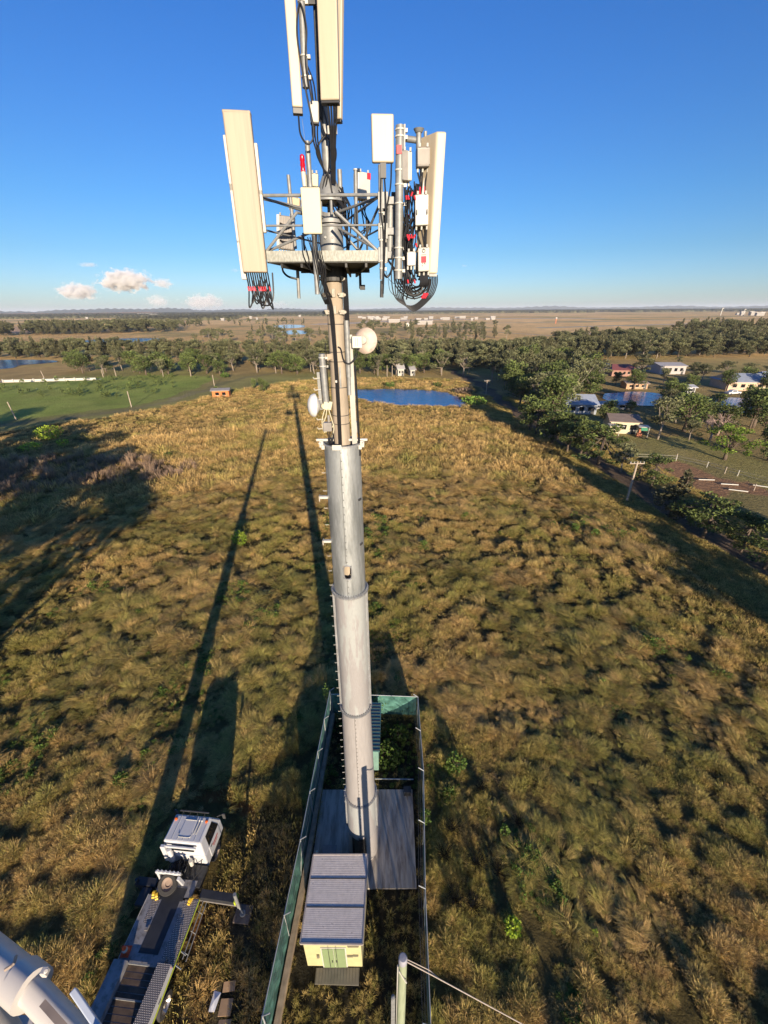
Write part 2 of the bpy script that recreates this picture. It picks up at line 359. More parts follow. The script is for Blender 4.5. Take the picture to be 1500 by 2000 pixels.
# ------------------------------------------------------------------ grass
def leafmat(name, base, tip, trans=.25, rough=.7, jitter=.25, attr='tint', alt=None):
    m = bpy.data.materials.new(name); m.use_nodes = True; N, L = nt(m); b = N['Principled BSDF']; o = N['Material Output']
    b.inputs['Roughness'].default_value = rough; b.inputs['Specular IOR Level'].default_value = .2
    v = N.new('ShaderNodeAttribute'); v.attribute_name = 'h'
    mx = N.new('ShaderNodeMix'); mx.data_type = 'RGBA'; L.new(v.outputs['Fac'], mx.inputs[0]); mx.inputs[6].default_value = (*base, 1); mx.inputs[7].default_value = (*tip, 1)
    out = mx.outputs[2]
    t = N.new('ShaderNodeAttribute'); t.attribute_name = attr; t.attribute_type = 'INSTANCER'
    if alt:
        m2 = N.new('ShaderNodeMix'); m2.data_type = 'RGBA'; L.new(v.outputs['Fac'], m2.inputs[0]); m2.inputs[6].default_value = (*alt[0], 1); m2.inputs[7].default_value = (*alt[1], 1)
        m3 = N.new('ShaderNodeMix'); m3.data_type = 'RGBA'; L.new(t.outputs['Fac'], m3.inputs[0]); L.new(out, m3.inputs[6]); L.new(m2.outputs[2], m3.inputs[7]); out = m3.outputs[2]
    oi = N.new('ShaderNodeObjectInfo'); mr = N.new('ShaderNodeMapRange'); mr.inputs[3].default_value = 1-jitter; mr.inputs[4].default_value = 1+jitter; L.new(oi.outputs['Random'], mr.inputs[0])
    c = N.new('ShaderNodeAttribute'); c.attribute_name = 'c'
    ml = N.new('ShaderNodeMath'); ml.operation = 'MULTIPLY'; L.new(mr.outputs[0], ml.inputs[0]); L.new(c.outputs['Fac'], ml.inputs[1])
    vm = N.new('ShaderNodeVectorMath'); vm.operation = 'MULTIPLY'; L.new(out, vm.inputs[0]); L.new(ml.outputs[0], vm.inputs[1])
    L.new(vm.outputs[0], b.inputs['Base Color'])
    if trans:
        tr = N.new('ShaderNodeBsdfTranslucent'); L.new(vm.outputs[0], tr.inputs[0]); ms = N.new('ShaderNodeMixShader'); ms.inputs[0].default_value = trans
        L.new(b.outputs[0], ms.inputs[1]); L.new(tr.outputs[0], ms.inputs[2]); L.new(ms.outputs[0], o.inputs[0])
    return m
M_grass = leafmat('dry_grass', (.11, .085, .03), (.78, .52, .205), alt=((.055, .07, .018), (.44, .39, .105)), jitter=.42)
M_pink = leafmat('seed_heads', (.09, .07, .03), (.42, .29, .20))
M_weed = leafmat('green_weeds', (.03, .05, .012), (.12, .19, .035))
M_twig = leafmat('dead_twigs', (.2, .15, .1), (.36, .27, .18), trans=0)
M_lime = leafmat('lime_leaves', (.12, .2, .02), (.38, .48, .05))
LIB = {}
def mesh_np(name, V, Fq, h, c, m):
    me = bpy.data.meshes.new(name); me.from_pydata(V.tolist(), [], [tuple(f) for f in Fq]); me.update()
    a = me.attributes.new('h', 'FLOAT', 'POINT'); a.data.foreach_set('value', np.asarray(h, float))
    a = me.attributes.new('c', 'FLOAT', 'POINT'); a.data.foreach_set('value', np.asarray(c, float))
    me.materials.append(m); return me
def tuft(name, m, nb, rad_, hgt, wid, bend, lean=(0, 0), seed=0, seg=3, hv=.35):
    g = np.random.default_rng(seed); V = []; Fq = []; h = []; c = []
    for i in range(nb):
        a = g.uniform(0, 2*math.pi); r0 = rad_*math.sqrt(g.uniform()); bx, by = r0*math.cos(a), r0*math.sin(a)
        hh = hgt*g.uniform(1-hv, 1+hv*.6); da = a+g.normal(0, .7); be = bend*g.uniform(.4, 1.3)*hh
        dx, dy = math.cos(da)*be+lean[0]*hh, math.sin(da)*be+lean[1]*hh
        wa = g.uniform(0, math.pi); wx, wy = math.cos(wa), math.sin(wa); n0 = len(V); cv = g.uniform(.7, 1.3)
        for s in range(seg+1):
            t = s/seg; L_ = math.hypot(dx, dy)/hh
            z = hh*(t-.32*min(L_, 1.6)*t*t); x = bx+dx*t**1.7; y = by+dy*t**1.7
            w = wid*(1-.75*t)*.5
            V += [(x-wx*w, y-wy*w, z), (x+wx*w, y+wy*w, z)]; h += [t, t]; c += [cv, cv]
        Fq += [(n0+2*s, n0+2*s+1, n0+2*s+3, n0+2*s+2) for s in range(seg)]
    return mesh_np(name, np.array(V), Fq, h, c, m)
def leafball(name, m, n, rad_, hgt, size, seed=0, z0=0.0, stems=0):
    g = np.random.default_rng(seed); V = []; Fq = []; h = []; c = []
    for i in range(n):
        d = g.normal(size=3); d /= np.linalg.norm(d); r_ = g.uniform(.35, 1)**.6
        p = np.array([d[0]*rad_*r_, d[1]*rad_*r_, z0+hgt*.5*(1+d[2]*r_)])
        a = g.normal(size=3); a /= np.linalg.norm(a); b_ = np.cross(a, g.normal(size=3)); b_ /= np.linalg.norm(b_)+1e-9
        s = size*g.uniform(.6, 1.3); n0 = len(V)
        V += [p-a*s*.5, p+b_*s*.3, p+a*s*.5, p-b_*s*.3]; Fq.append((n0, n0+1, n0+2, n0+3))
        hh = np.clip((p[2]-z0)/hgt*.7+g.uniform(-.1, .4), 0, 1); h += [hh]*4; c += [g.uniform(.7, 1.35)]*4
    return mesh_np(name, np.array(V), Fq, h, c, m)
grass_meshes = []
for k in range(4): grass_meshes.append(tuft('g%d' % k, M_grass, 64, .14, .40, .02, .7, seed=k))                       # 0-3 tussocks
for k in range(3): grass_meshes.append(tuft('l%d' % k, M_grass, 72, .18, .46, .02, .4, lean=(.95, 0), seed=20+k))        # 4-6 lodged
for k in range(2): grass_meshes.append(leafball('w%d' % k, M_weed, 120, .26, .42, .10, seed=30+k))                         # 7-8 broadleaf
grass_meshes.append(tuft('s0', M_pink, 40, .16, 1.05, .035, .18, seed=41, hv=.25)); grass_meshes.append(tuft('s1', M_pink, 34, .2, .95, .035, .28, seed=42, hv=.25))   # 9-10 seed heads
for k in range(3): grass_meshes.append(tuft('f%d' % k, M_grass, 60, .55, .55, .045, .55, lean=(.35, 0), seed=50+k, seg=2))  # 11-13 wide, distant
for k in range(2): grass_meshes.append(tuft('sh%d' % k, M_grass, 60, .4, .16, .03, .5, seed=60+k, seg=1))                # 14-15 short sward
def lib_collection(name, meshes):
    c = bpy.data.collections.new(name)
    for i, m in enumerate(meshes):
        o = bpy.data.objects.new('%s_%02d' % (name, i), m); c.objects.link(o)
    return c
def scatter(name, pts, rot, scl, idx, tint, coll, label, cat=None, m=None):
    me = bpy.data.meshes.new(name); me.vertices.add(len(pts)); me.vertices.foreach_set('co', np.asarray(pts, float).ravel())
    for nm, ty, arr in (('rot', 'FLOAT_VECTOR', rot), ('scl', 'FLOAT_VECTOR', scl), ('idx', 'INT', idx), ('tint', 'FLOAT', tint)):
        a = me.attributes.new(nm, ty, 'POINT'); a.data.foreach_set('vector' if ty == 'FLOAT_VECTOR' else 'value', np.asarray(arr).ravel())
    if m: me.materials.append(m)
    o = bpy.data.objects.new(name, me); COL.objects.link(o)
    ng = bpy.data.node_groups.new(name, 'GeometryNodeTree')
    ng.interface.new_socket('Geometry', in_out='INPUT', socket_type='NodeSocketGeometry'); ng.interface.new_socket('Geometry', in_out='OUTPUT', socket_type='NodeSocketGeometry')
    gi = ng.nodes.new('NodeGroupInput'); go = ng.nodes.new('NodeGroupOutput'); ip = ng.nodes.new('GeometryNodeInstanceOnPoints')
    ci = ng.nodes.new('GeometryNodeCollectionInfo'); ci.inputs['Collection'].default_value = coll; ci.inputs['Separate Children'].default_value = True; ci.inputs['Reset Children'].default_value = True
    def na(nm, ty):
        n = ng.nodes.new('GeometryNodeInputNamedAttribute'); n.data_type = ty; n.inputs['Name'].default_value = nm; return n.outputs[0]
    K = ng.links
    K.new(gi.outputs[0], ip.inputs['Points']); K.new(ci.outputs[0], ip.inputs['Instance']); ip.inputs['Pick Instance'].default_value = True
    K.new(na('idx', 'INT'), ip.inputs['Instance Index']); K.new(na('rot', 'FLOAT_VECTOR'), ip.inputs['Rotation']); K.new(na('scl', 'FLOAT_VECTOR'), ip.inputs['Scale'])
    K.new(ip.outputs[0], go.inputs[0])
    md = o.modifiers.new('scatter', 'NODES'); md.node_group = ng
    return tag(o, label, cat, kind='stuff')

def vis(x, y, margin=120):                     # inside the frame (with a margin) on the ground
    q = np.stack([x, y, np.zeros_like(x)], -1)-CAMP; D = q@fv
    px = 750+FPX*(q@rv)/D; py = 1000-FPX*(q@uv)/D
    return (D > 0) & (px > -margin) & (px < 1500+margin) & (py < 2000+margin)
def jgrid(x0, x1, y0, y1, s):
    nx, ny = int((x1-x0)/s), int((y1-y0)/s)
    gx, gy = np.meshgrid(x0+s*np.arange(nx), y0+s*np.arange(ny)); gx = gx.ravel()+rng.uniform(-.55, .55, gx.size)*s; gy = gy.ravel()+rng.uniform(-.55, .55, gy.size)*s
    return gx, gy
PX, PYy, RO, SC_, ID, TI = [], [], [], [], [], []
CLEAR = [(-7.15, 9.3, .75), (-7.1, 6.6, .75), (-7.1, 5.9, .6), (-7.6, 6.6, .4), (-12.3, 7.2, .8), (-12.2, 9.2, .6)]
RUTS = [GP(*t_) for t_ in (((1185, 1540), (1250, 1700), (1300, 1850), (1350, 2050)), ((1240, 1520), (1310, 1690), (1380, 1850), (1440, 2050)), ((1090, 1640), (1130, 1780), (1180, 1960)), ((960, 950), (1010, 1020), (1060, 1060), (1140, 1150)), ((1070, 925), (1120, 985), (1200, 1060), (1290, 1180), (1400, 1290)), ((1075, 905), (1050, 950), (1045, 985)), ((1000, 930), (1080, 1010), (1180, 1110), (1260, 1230)), ((720, 1000), (830, 985), (930, 960), (1010, 965)), ((800, 880), (870, 900), (960, 890), (1030, 905)), ((500, 900), (440, 960), (420, 1030)), ((740, 930), (800, 945), (880, 925)))]
def emit_band(r0, r1, s, far):
    x, y = jgrid(-r1, r1, 2, r1, s); r_ = np.hypot(x, y); k = (r_ >= r0) & (r_ < r1) & vis(x, y, 160); x, y = x[k], y[k]
    F, r_ = ground_fields(x, y); z, w = mounds(x, y, F, r_)
    inp = inpoly(x, y, POND)
    bare = np.maximum.reduce([F['comp'], F['truck']*.9, F['road'], F['green'], F['lawn'], F['yard'], F['trackl']*.8])
    clump = fbm(x, y, 1.0, 2, 200); crack = np.abs(fbm(x+.5*y, y, 5.5, 3, 210)-.5); big = fbm(x, y, 16, 3, 220)
    for cx_, cy_, cr_ in CLEAR: bare = np.where(np.hypot(x-cx_, y-cy_) < cr_, 1.0, bare)
    wall_ = crack < np.where(r_ > 35, .02, .008)
    trk = np.min([dline(x+.5*np.sin(y*.8), y, t_) for t_ in RUTS], axis=0); wall_ |= trk < .22+.2*fbm(x, y, 3, 2, 270)
    keep = (F['tall'] > .5) & (~inp) & (rng.uniform(size=len(x)) > bare) & (clump > (.29 if not far else .25)) & ~(wall_ & (rng.uniform(size=len(x)) < .85))
    keep &= ~((F['verge'] > .4) & (rng.uniform(size=len(x)) < .75)) & ~((F['park'] > .4) & (rng.uniform(size=len(x)) < .6))
    x, y, z, clump, big, r_, crack = x[keep], y[keep], z[keep], clump[keep], big[keep], r_[keep], crack[keep]; n = len(x)
    u = rng.uniform(size=n); lod = fbm(x, y, 11, 3, 230)
    if not far:
        idx = rng.integers(0, 4, n); idx = np.where((lod > .52) | (r_ > 55), rng.integers(4, 7, n), idx)
        weed = fbm(x, y, 4, 2, 240); idx = np.where((weed > .72) & (u < .22) & (r_ < 60), rng.integers(7, 9, n), idx)
    else:
        idx = rng.integers(11, 14, n)
    pink = (inpoly(x, y, GP((0, 905), (160, 895), (330, 905), (400, 915), (330, 940), (120, 960), (0, 985), (-200, 1000), (-200, 915))))
    idx = np.where(pink & (u < .55), rng.integers(9, 11, n), idx)
    ang = 2.2*math.pi*fbm(x, y, 9, 2, 250)+rng.normal(0, 1.5, n)
    s_ = (.45+1.2*np.clip(clump-.3, 0, 1)/.4)*rng.uniform(.6, 1.4, n)*(.8+.5*big)*(.50+.34*sstep(20, 60, r_)+.12*sstep(70, 110, r_))
    sh = s_*np.where(r_ > 110, .75, 1); wdt_ = np.maximum(s_, .8 if far else .45)*(1.15 if far else 1)
    tint = np.clip(sstep(.42, .62, fbm(x, y, 8, 3, 260))*.5+sstep(.4, .6, fbm(x, y, 1.6, 2, 265))*.35+rng.normal(0, .3, n)-sstep(35, 90, r_)*.3+.12, 0, 1)
    zz = z+np.zeros(n)
    PX.append(np.stack([x, y, zz], -1)); RO.append(np.stack([rng.normal(0, .1, n), rng.normal(0, .1, n), ang], -1))
    SC_.append(np.stack([wdt_, wdt_, sh], -1)); ID.append(idx); TI.append(tint)
emit_band(4, 26, .135, False); emit_band(26, 42, .175, False); emit_band(42, 72, .25, False); emit_band(70, 110, .6, True); emit_band(110, 200, 1.0, True)
gcoll = lib_collection('grass_variants', grass_meshes)
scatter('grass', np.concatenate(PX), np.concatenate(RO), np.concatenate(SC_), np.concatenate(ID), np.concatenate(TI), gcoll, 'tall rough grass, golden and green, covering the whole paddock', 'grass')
print('grass', sum(len(p) for p in PX))
# weeds and litter grass inside the compound, short sward on tracks and the green field
x, y = jgrid(-5, 2.4, 3, 20.6, .24); F, r_ = ground_fields(x, y)
k = (F['comp'] > .5) & ~inpoly(x, y, [(-4.3, 15.4), (1.8, 15.4), (1.7, 10.2), (-4.3, 10.2)]) & (rng.uniform(size=len(x)) < .55) & ~inpoly(x, y, [(-3.9, 10.8), (-.9, 10.8), (-.9, 7), (-3.9, 7)])
x, y = x[k], y[k]; n = len(x); wd = fbm(x, y, 1.2, 2, 300)
idx = np.where((wd > .52) & (y > 15), rng.integers(7, 9, n), rng.integers(0, 4, n)); s_ = rng.uniform(.35, .75, n)
scatter('weeds', np.stack([x, y, np.zeros(n)], -1), np.stack([np.zeros(n), np.zeros(n), rng.uniform(0, 6.3, n)], -1), np.stack([s_, s_, s_*.8], -1), idx, rng.uniform(.3, 1, n), gcoll, 'low weeds and dead grass growing inside the fenced tower compound', 'weeds')
x, y = jgrid(-16, 60, 2, 200, .42); F, r_ = ground_fields(x, y)
k = vis(x, y, 60) & (rng.uniform(size=len(x)) < .8) & (((F['verge'] > .3) & (F['tall'] > .5)) | ((F['truck'] > .3)*(rng.uniform(size=len(x)) < .35) > 0) | (F['park'] > .3) | ((dline(x, y, ROAD) < 9) & (F['road'] < .3) & (r_ < 150)))
for cx_, cy_, cr_ in CLEAR: k &= np.hypot(x-cx_, y-cy_) > cr_
k &= (F['comp'] < .5) & ~inpoly(x, y, [(-12.4, 14), (-8.8, 14), (-9.6, 0), (-12.8, 0)])
x, y = x[k], y[k]; n = len(x); s_ = rng.uniform(.7, 1.5, n)
scatter('grass', np.stack([x, y, np.zeros(n)], -1), np.stack([np.zeros(n), np.zeros(n), rng.uniform(0, 6.3, n)], -1), np.stack([s_, s_, s_*1.3], -1), rng.integers(14, 16, n), rng.uniform(.2, .9, n), gcoll, 'short trodden grass on the verges, tracks and truck parking', 'grass')

# ------------------------------------------------------------------ trees
M_bark = mat('pale_bark', (.30, .25, .20), .85, var=.3, vscale=2, stretch=(3, 3, .5))
M_barkd = mat('dark_bark', (.15, .11, .08), .9, var=.3, vscale=3)
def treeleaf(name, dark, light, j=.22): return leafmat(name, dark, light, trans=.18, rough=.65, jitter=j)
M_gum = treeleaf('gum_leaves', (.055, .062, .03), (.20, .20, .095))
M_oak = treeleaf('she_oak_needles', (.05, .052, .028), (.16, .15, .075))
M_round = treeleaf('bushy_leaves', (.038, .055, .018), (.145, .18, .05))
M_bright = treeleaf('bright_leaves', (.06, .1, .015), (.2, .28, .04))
def crown(name, m, blobs, n, size, seed, droop=0):
    g = np.random.default_rng(seed); V = []; Fq = []; h = []; c = []
    w = np.array([b[3]*b[4] for b in blobs], float); w /= w.sum(); cnt = g.multinomial(n, w)
    for (bx, by, bz, br, bh), k in zip(blobs, cnt):
        tone = g.uniform(.75, 1.25)
        d = g.normal(size=(k, 3)); d /= np.linalg.norm(d, axis=1)[:, None]; r_ = g.uniform(.25, 1, k)**.45
        # lumpy shell
        lump = 1+.22*np.sin(d[:, 0]*5+bx*7)*np.cos(d[:, 1]*5+by*3+d[:, 2]*4)
        p = np.stack([bx+d[:, 0]*br*r_*lump, by+d[:, 1]*br*r_*lump, bz+d[:, 2]*bh*r_*lump], -1)
        a = g.normal(size=(k, 3)); a[:, 2] *= (1+droop*3); a /= np.linalg.norm(a, axis=1)[:, None]
        b_ = np.cross(a, g.normal(size=(k, 3))); b_ /= np.linalg.norm(b_, axis=1)[:, None]
        s = size*g.uniform(.5, 1.4, k)
        for i in range(k):
            n0 = len(V); V += [p[i]-a[i]*s[i]*.6, p[i]+b_[i]*s[i]*.4, p[i]+a[i]*s[i]*.6, p[i]-b_[i]*s[i]*.4]
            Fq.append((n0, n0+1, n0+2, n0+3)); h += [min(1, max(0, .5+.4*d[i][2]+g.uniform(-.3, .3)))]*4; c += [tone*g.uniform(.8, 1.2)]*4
    return mesh_np(name, np.array(V), Fq, h, c, m)
def limbs(blobs, trunk_h, r0, seed, lean=(0, 0)):
    g = random.Random(seed); mb = MB(); top = Vector((lean[0], lean[1], trunk_h))
    mb.tube([(0, 0, -.3), (lean[0]*.4+g.uniform(-.1, .1), lean[1]*.4, trunk_h*.5), top], [r0*1.15, r0*.85, r0*.7], 8)
    for b in blobs:
        c = Vector(b[:3]); s = top.lerp(Vector((0, 0, trunk_h*.75)), g.uniform(0, .8)); m_ = s.lerp(c, .5)+Vector((g.uniform(-.3, .3), g.uniform(-.3, .3), -.2))
        mb.tube([s, m_, c], [r0*.5, r0*.33, r0*.12], 5)
        for q in range(2):
            e = c+Vector((g.uniform(-1, 1)*b[3]*.7, g.uniform(-1, 1)*b[3]*.7, g.uniform(-.2, .8)*b[4])); mb.tube([m_, e], [r0*.22, r0*.06], 4)
    return mb
def mk_mesh(mb, name, m):
    me = bpy.data.meshes.new(name); me.from_pydata(mb.v, [], mb.f); me.update(); me.materials.append(m)
    me.polygons.foreach_set('use_smooth', [True]*len(me.polygons)); return me
KINDS = {}
def variants(kind, nvar, fn): KINDS[kind] = [fn(i) for i in range(nvar)]
def gum(i):
    g = random.Random(100+i); bl = []
    for k in range(14):
        a = k*2.4+g.uniform(-.4, .4); d = g.uniform(.6, 3.1)*(1 if k > 2 else .4); z = g.uniform(3.4, 8.7) if k > 2 else g.uniform(7.4, 9.0)
        bl.append((d*math.cos(a), d*math.sin(a), z, g.uniform(.8, 1.35), g.uniform(.55, .95)))
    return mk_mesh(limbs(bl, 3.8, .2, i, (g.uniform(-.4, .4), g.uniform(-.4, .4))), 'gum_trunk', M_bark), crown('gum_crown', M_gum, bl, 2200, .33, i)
def oak(i):
    g = random.Random(200+i); bl = []
    for k in range(9):
        z = 1.9+k*.92; w = 1.75*(1-abs(z-4.0)/7.2); a = g.uniform(0, 6.3)
        bl.append((math.cos(a)*w*.5, math.sin(a)*w*.5, z, w*g.uniform(.6, .85), g.uniform(.9, 1.3)))
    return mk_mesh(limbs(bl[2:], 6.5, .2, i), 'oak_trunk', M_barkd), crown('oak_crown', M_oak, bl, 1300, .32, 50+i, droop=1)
def rnd(i):
    g = random.Random(300+i); bl = [(0, 0, 5.4, 2.6, 2.8)]
    for k in range(13):
        a = k*2.4; d = g.uniform(1.5, 3.1); z = g.uniform(2.3, 8.4); d *= 1-max(0, z-5)/7
        bl.append((d*math.cos(a), d*math.sin(a), z, g.uniform(1.1, 1.7), g.uniform(.9, 1.5)))
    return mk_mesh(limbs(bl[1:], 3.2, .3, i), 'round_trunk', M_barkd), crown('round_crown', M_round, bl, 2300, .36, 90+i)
def bright(i):
    a_, _ = rnd(i); g = random.Random(330+i); bl = []
    for k in range(26):
        a = k*2.4; d = g.uniform(.8, 4.2); z = g.uniform(3.0, 9.2); d *= 1-max(0, z-6)/6
        bl.append((d*math.cos(a), d*math.sin(a), z, g.uniform(.7, 1.1), g.uniform(.6, .9)))
    return a_, crown('bright_crown', M_bright, bl, 2600, .3, 130+i)
def spread(i):                                   # sparse tiered conifer-like she-oak by the road
    g = random.Random(400+i); bl = []
    for k in range(20):
        a = k*2.4+g.uniform(-.3, .3); z = g.uniform(2.0, 9.3); d = g.uniform(1.0, 3.9)*(1-max(0, z-5)/7)
        bl.append((d*math.cos(a), d*math.sin(a), z, g.uniform(.8, 1.35), g.uniform(.4, .7)))
    return mk_mesh(limbs(bl, 7.5, .22, i), 'spread_trunk', M_barkd), crown('spread_crown', M_round, bl, 2900, .3, 170+i)
variants('gum', 5, gum); variants('oak', 5, oak); variants('round', 4, rnd); variants('bright', 1, bright); variants('spread', 4, spread)
def bare(i):
    g = random.Random(500+i); mb = MB()
    def br(p, d, L_, r_, n):
        q = p+d*L_; mb.tube([p, p.lerp(q, .5)+Vector((g.uniform(-.1, .1), g.uniform(-.1, .1), 0))*L_, q], [r_, r_*.8, r_*.6], 5)
        if n:
            for k in range(3 if n > 2 else 4): br(p.lerp(q, g.uniform(.6, 1)), (d+Vector((g.uniform(-1, 1), g.uniform(-1, 1), g.uniform(-.2, .7)))*.85).normalized(), L_*g.uniform(.55, .8), r_*.55, n-1)
    br(Vector((0, 0, -.2)), Vector((0, 0, 1)), 3.2, .25, 4); return mk_mesh(mb, 'bare_trunk', M_twig2), None
M_twig2 = mat('grey_twigs', (.42, .30, .25), .9)
variants('bare', 2, bare)
COUNT = {}
NAMES = {'gum': 'gum_tree', 'oak': 'she_oak', 'round': 'leafy_tree', 'bright': 'bright_tree', 'spread': 'roadside_tree', 'bare': 'dead_tree'}
def tree(kind, xy, h, label, group=None, wf=1.0, z=0):
    i = random.randrange(len(KINDS[kind])); tr, cr = KINDS[kind][i]; COUNT[kind] = COUNT.get(kind, 0)+1
    s = h/9.8 if kind != 'bare' else h/8
    o = thing(NAMES[kind], label, 'tree', (xy[0], xy[1], z), random.uniform(0, 6.3), group)
    o.scale = (s*wf, s*wf, s)
    t = bpy.data.objects.new('trunk', tr); COL.objects.link(t); t.parent = o
    if cr: c = bpy.data.objects.new('crown', cr); COL.objects.link(c); c.parent = o
    return o
def ptree(kind, px, py, ptop, label, wf=1.0, group=None):
    g = G(px, py); return tree(kind, g, zat(g, ptop), label, group, wf)
# roadside and garden trees on the right, near to far (base x, base y, top y)
for k, px, py, pt, wf, lb in (
 ('spread', 1372, 1050, 948, 1.0, 'broad open dark green tree by the track, right of the dark drooping one'),
 ('oak', 1308, 1012, 918, 1.5, 'dark drooping tree beside the track just right of the nearest power pole'),
 ('spread', 1492, 1110, 1010, .95, 'dark tree by the track cut by the right edge of the photo'),
 ('spread', 1447, 1078, 1003, .8, 'small thin tree on the track side, second from the right edge'),
 ('spread', 1270, 955, 888, .9, 'slim pale green tree standing in the dirt yard behind the nearest power pole'),
 ('spread', 1246, 938, 893, .7, 'small sapling tree beside the nearest power pole crossarm'),
 ('gum', 1212, 922, 862, .9, 'small grey tree at the lower end of the roadside row'),
 ('spread', 1168, 908, 828, 1.1, 'dense dark green tree in the roadside row below the lawn'),
 ('spread', 1138, 890, 818, 1.0, 'brownish roadside tree left of the dense dark green one'),
 ('spread', 1108, 872, 806, 1.0, 'olive roadside tree between the track and the grey roofed shed'),
 ('gum', 1082, 862, 800, .9, 'pale roadside tree with a thin white trunk near the shed'),
 ('gum', 1284, 858, 768, .85, 'tall gum with a white trunk on the lawn right of the cream house'),
 ('round', 1182, 832, 776, .7, 'round bright green tree between the grey shed and the cream house'),
 ('round', 1230, 806, 780, .9, 'low bush tree behind the cream house roof'),
 ('bright', 1415, 898, 832, 1.25, 'vivid lime green leafy tree at the lawn edge on the right'),
 ('round', 1335, 842, 765, 1.1, 'dark leafy tree between the white trunked gum and the pond'),
 ('round', 1388, 808, 762, 1.1, 'very dark round tree standing against the pond on the right'),
 ('round', 1470, 835, 752, 1.1, 'big dark spreading tree at the right edge in front of the pond'),
 ('round', 1500, 900, 830, 1.0, 'dark tree behind the lime green tree at the right edge'),
 ('round', 1310, 795, 740, 1.2, 'large domed green tree between the two parts of the right pond'),
 ('gum', 1345, 860, 818, .9, 'small grey bush tree on the shaded lawn'),
 ('bare', 1400, 850, 800, 1.3, 'leafless tree by the right pond, taller of two'),
 ('bare', 1385, 862, 812, 1.2, 'leafless grey tree in the shade right of the lawn'),
 ('gum', 1165, 752, 700, 1.3, 'gum with a forked white trunk before the red roofed house'),
 ('gum', 1250, 738, 690, 1.4, 'tall gum standing in front of the red roofed house'),
 ('gum', 1352, 742, 706, 1.2, 'gum right of the flat white building'),
 ('gum', 1370, 744, 709, 1.1, 'second gum right of the flat white building'),
 ('gum', 1415, 733, 703, 1.5, 'spreading paddock gum, left of the pair behind the grey roofed house'),
 ('gum', 1460, 735, 707, 1.4, 'spreading paddock gum, right of the pair behind the grey roofed house'),
 ('gum', 1498, 738, 712, 1.3, 'spreading paddock gum at the right edge behind the grey roofed house'),
 ('gum', 1325, 712, 695, 1.3, 'lone small tree in the dry paddock above the flat white building'),
 ('round', 515, 768, 733, .8, 'small leafy tree among the cairns right of the orange shed'),
 ('round', 497, 762, 738, .7, 'left half of the leafy tree pair right of the orange shed'),
 ('round', 423, 767, 752, .8, 'bush behind the orange shed'),
 ('gum', 738, 734, 690, .9, 'pale bare trunked gum behind the farm dam'),
 ('gum', 905, 735, 686, 1.3, 'big pale gum in the wood above the end of the road')):
    ptree(k, px, py, pt, lb, wf*(1.35 if py > 780 else 1.1))
def fill(kindw, n, poly, hrange, label, group, wf=(.9, 1.35), mind=0, seedp=0):
    g = random.Random(seedp); xs = [p[0] for p in poly]; ys = [p[1] for p in poly]; done = []; tries = 0
    ap = [tuple(p) for p in poly]
    while len(done) < n and tries < n*60:
        tries += 1; px, py = g.uniform(min(xs), max(xs)), g.uniform(min(ys), max(ys))
        if not inpoly(np.array([px]), np.array([py]), ap)[0]: continue
        w = G(px, py)
        if any((w[0]-d[0])**2+(w[1]-d[1])**2 < mind*mind for d in done): continue
        if any(inpoly(np.array([w[0]]), np.array([w[1]]), pl)[0] or dline(np.array([w[0]]), np.array([w[1]]), list(pl)+[pl[0]])[0] < 3 for pl in PONDS.values()): continue
        if dline(np.array([w[0]]), np.array([w[1]]), ROAD)[0] < 3.2: continue
        done.append(w); random.seed(g.random()); k = g.choices(*zip(*kindw))[0]
        tree(k, w, g.uniform(*hrange), label, group, g.uniform(*wf))
fill((('round', 3), ('gum', 3), ('spread', 2)), 48, ((930, 742), (1000, 736), (1080, 724), (1120, 735), (1160, 760), (1100, 800), (1075, 835), (1040, 815), (990, 775), (950, 752)), (8, 14), 'tree in the dense wood between the road and the small ponds', 'trees of the roadside wood', mind=5, seedp=3)
fill((('round', 3), ('spread', 3)), 13, ((1030, 838), (1050, 828), (1130, 870), (1200, 915), (1185, 930), (1100, 885)), (6.5, 9.5), 'tree crowded in the row between the track and the lawn', 'roadside row of trees', (1.2, 1.6), mind=3.5, seedp=21)
fill((('round', 4), ('gum', 2)), 18, ((1110, 748), (1500, 752), (1500, 768), (1180, 764), (1110, 790)), (5, 8), 'garden tree between the farm houses and the right ponds', 'garden trees by the farm houses', mind=7, seedp=4)
fill((('round', 4), ('gum', 1)), 9, ((1300, 800), (1345, 800), (1500, 812), (1500, 880), (1440, 850), (1370, 850), (1300, 822)), (6, 10), 'dark garden tree in the shaded grove before the right pond', 'shaded grove by the right pond', mind=6, seedp=5)
fill((('oak', 5), ('gum', 2)), 100, ((-10, 701), (300, 701), (420, 712), (470, 724), (1000, 724), (1080, 706), (1520, 697), (1520, 688), (1080, 692), (1000, 702), (480, 702), (360, 698), (-10, 697)), (10, 13.5), 'dark tree in the long belt of trees crossing behind the paddock', 'long belt of trees behind the paddock', mind=7, seedp=6)
fill((('round', 3), ('gum', 2)), 24, ((150, 730), (300, 736), (420, 735), (470, 726), (430, 715), (300, 722), (150, 722)), (7.5, 10.5), 'rounded tree in the nearer row behind the green field', 'rounded trees behind the green field', (1.1, 1.4), mind=7, seedp=7)
fill((('round', 3), ('gum', 2)), 26, ((500, 731), (690, 732), (900, 734), (900, 724), (500, 720)), (8, 11), 'rounded tree in the row along the lane behind the farm dam', 'rounded trees along the lane', (1.1, 1.5), mind=7, seedp=8)
fill((('oak', 2), ('gum', 3)), 34, ((800, 676), (1020, 670), (990, 650), (860, 645), (780, 650), (740, 672)), (9, 14), 'scattered gum in the dry fields beyond the tree belt', 'scattered trees in the dry fields', mind=9, seedp=9)
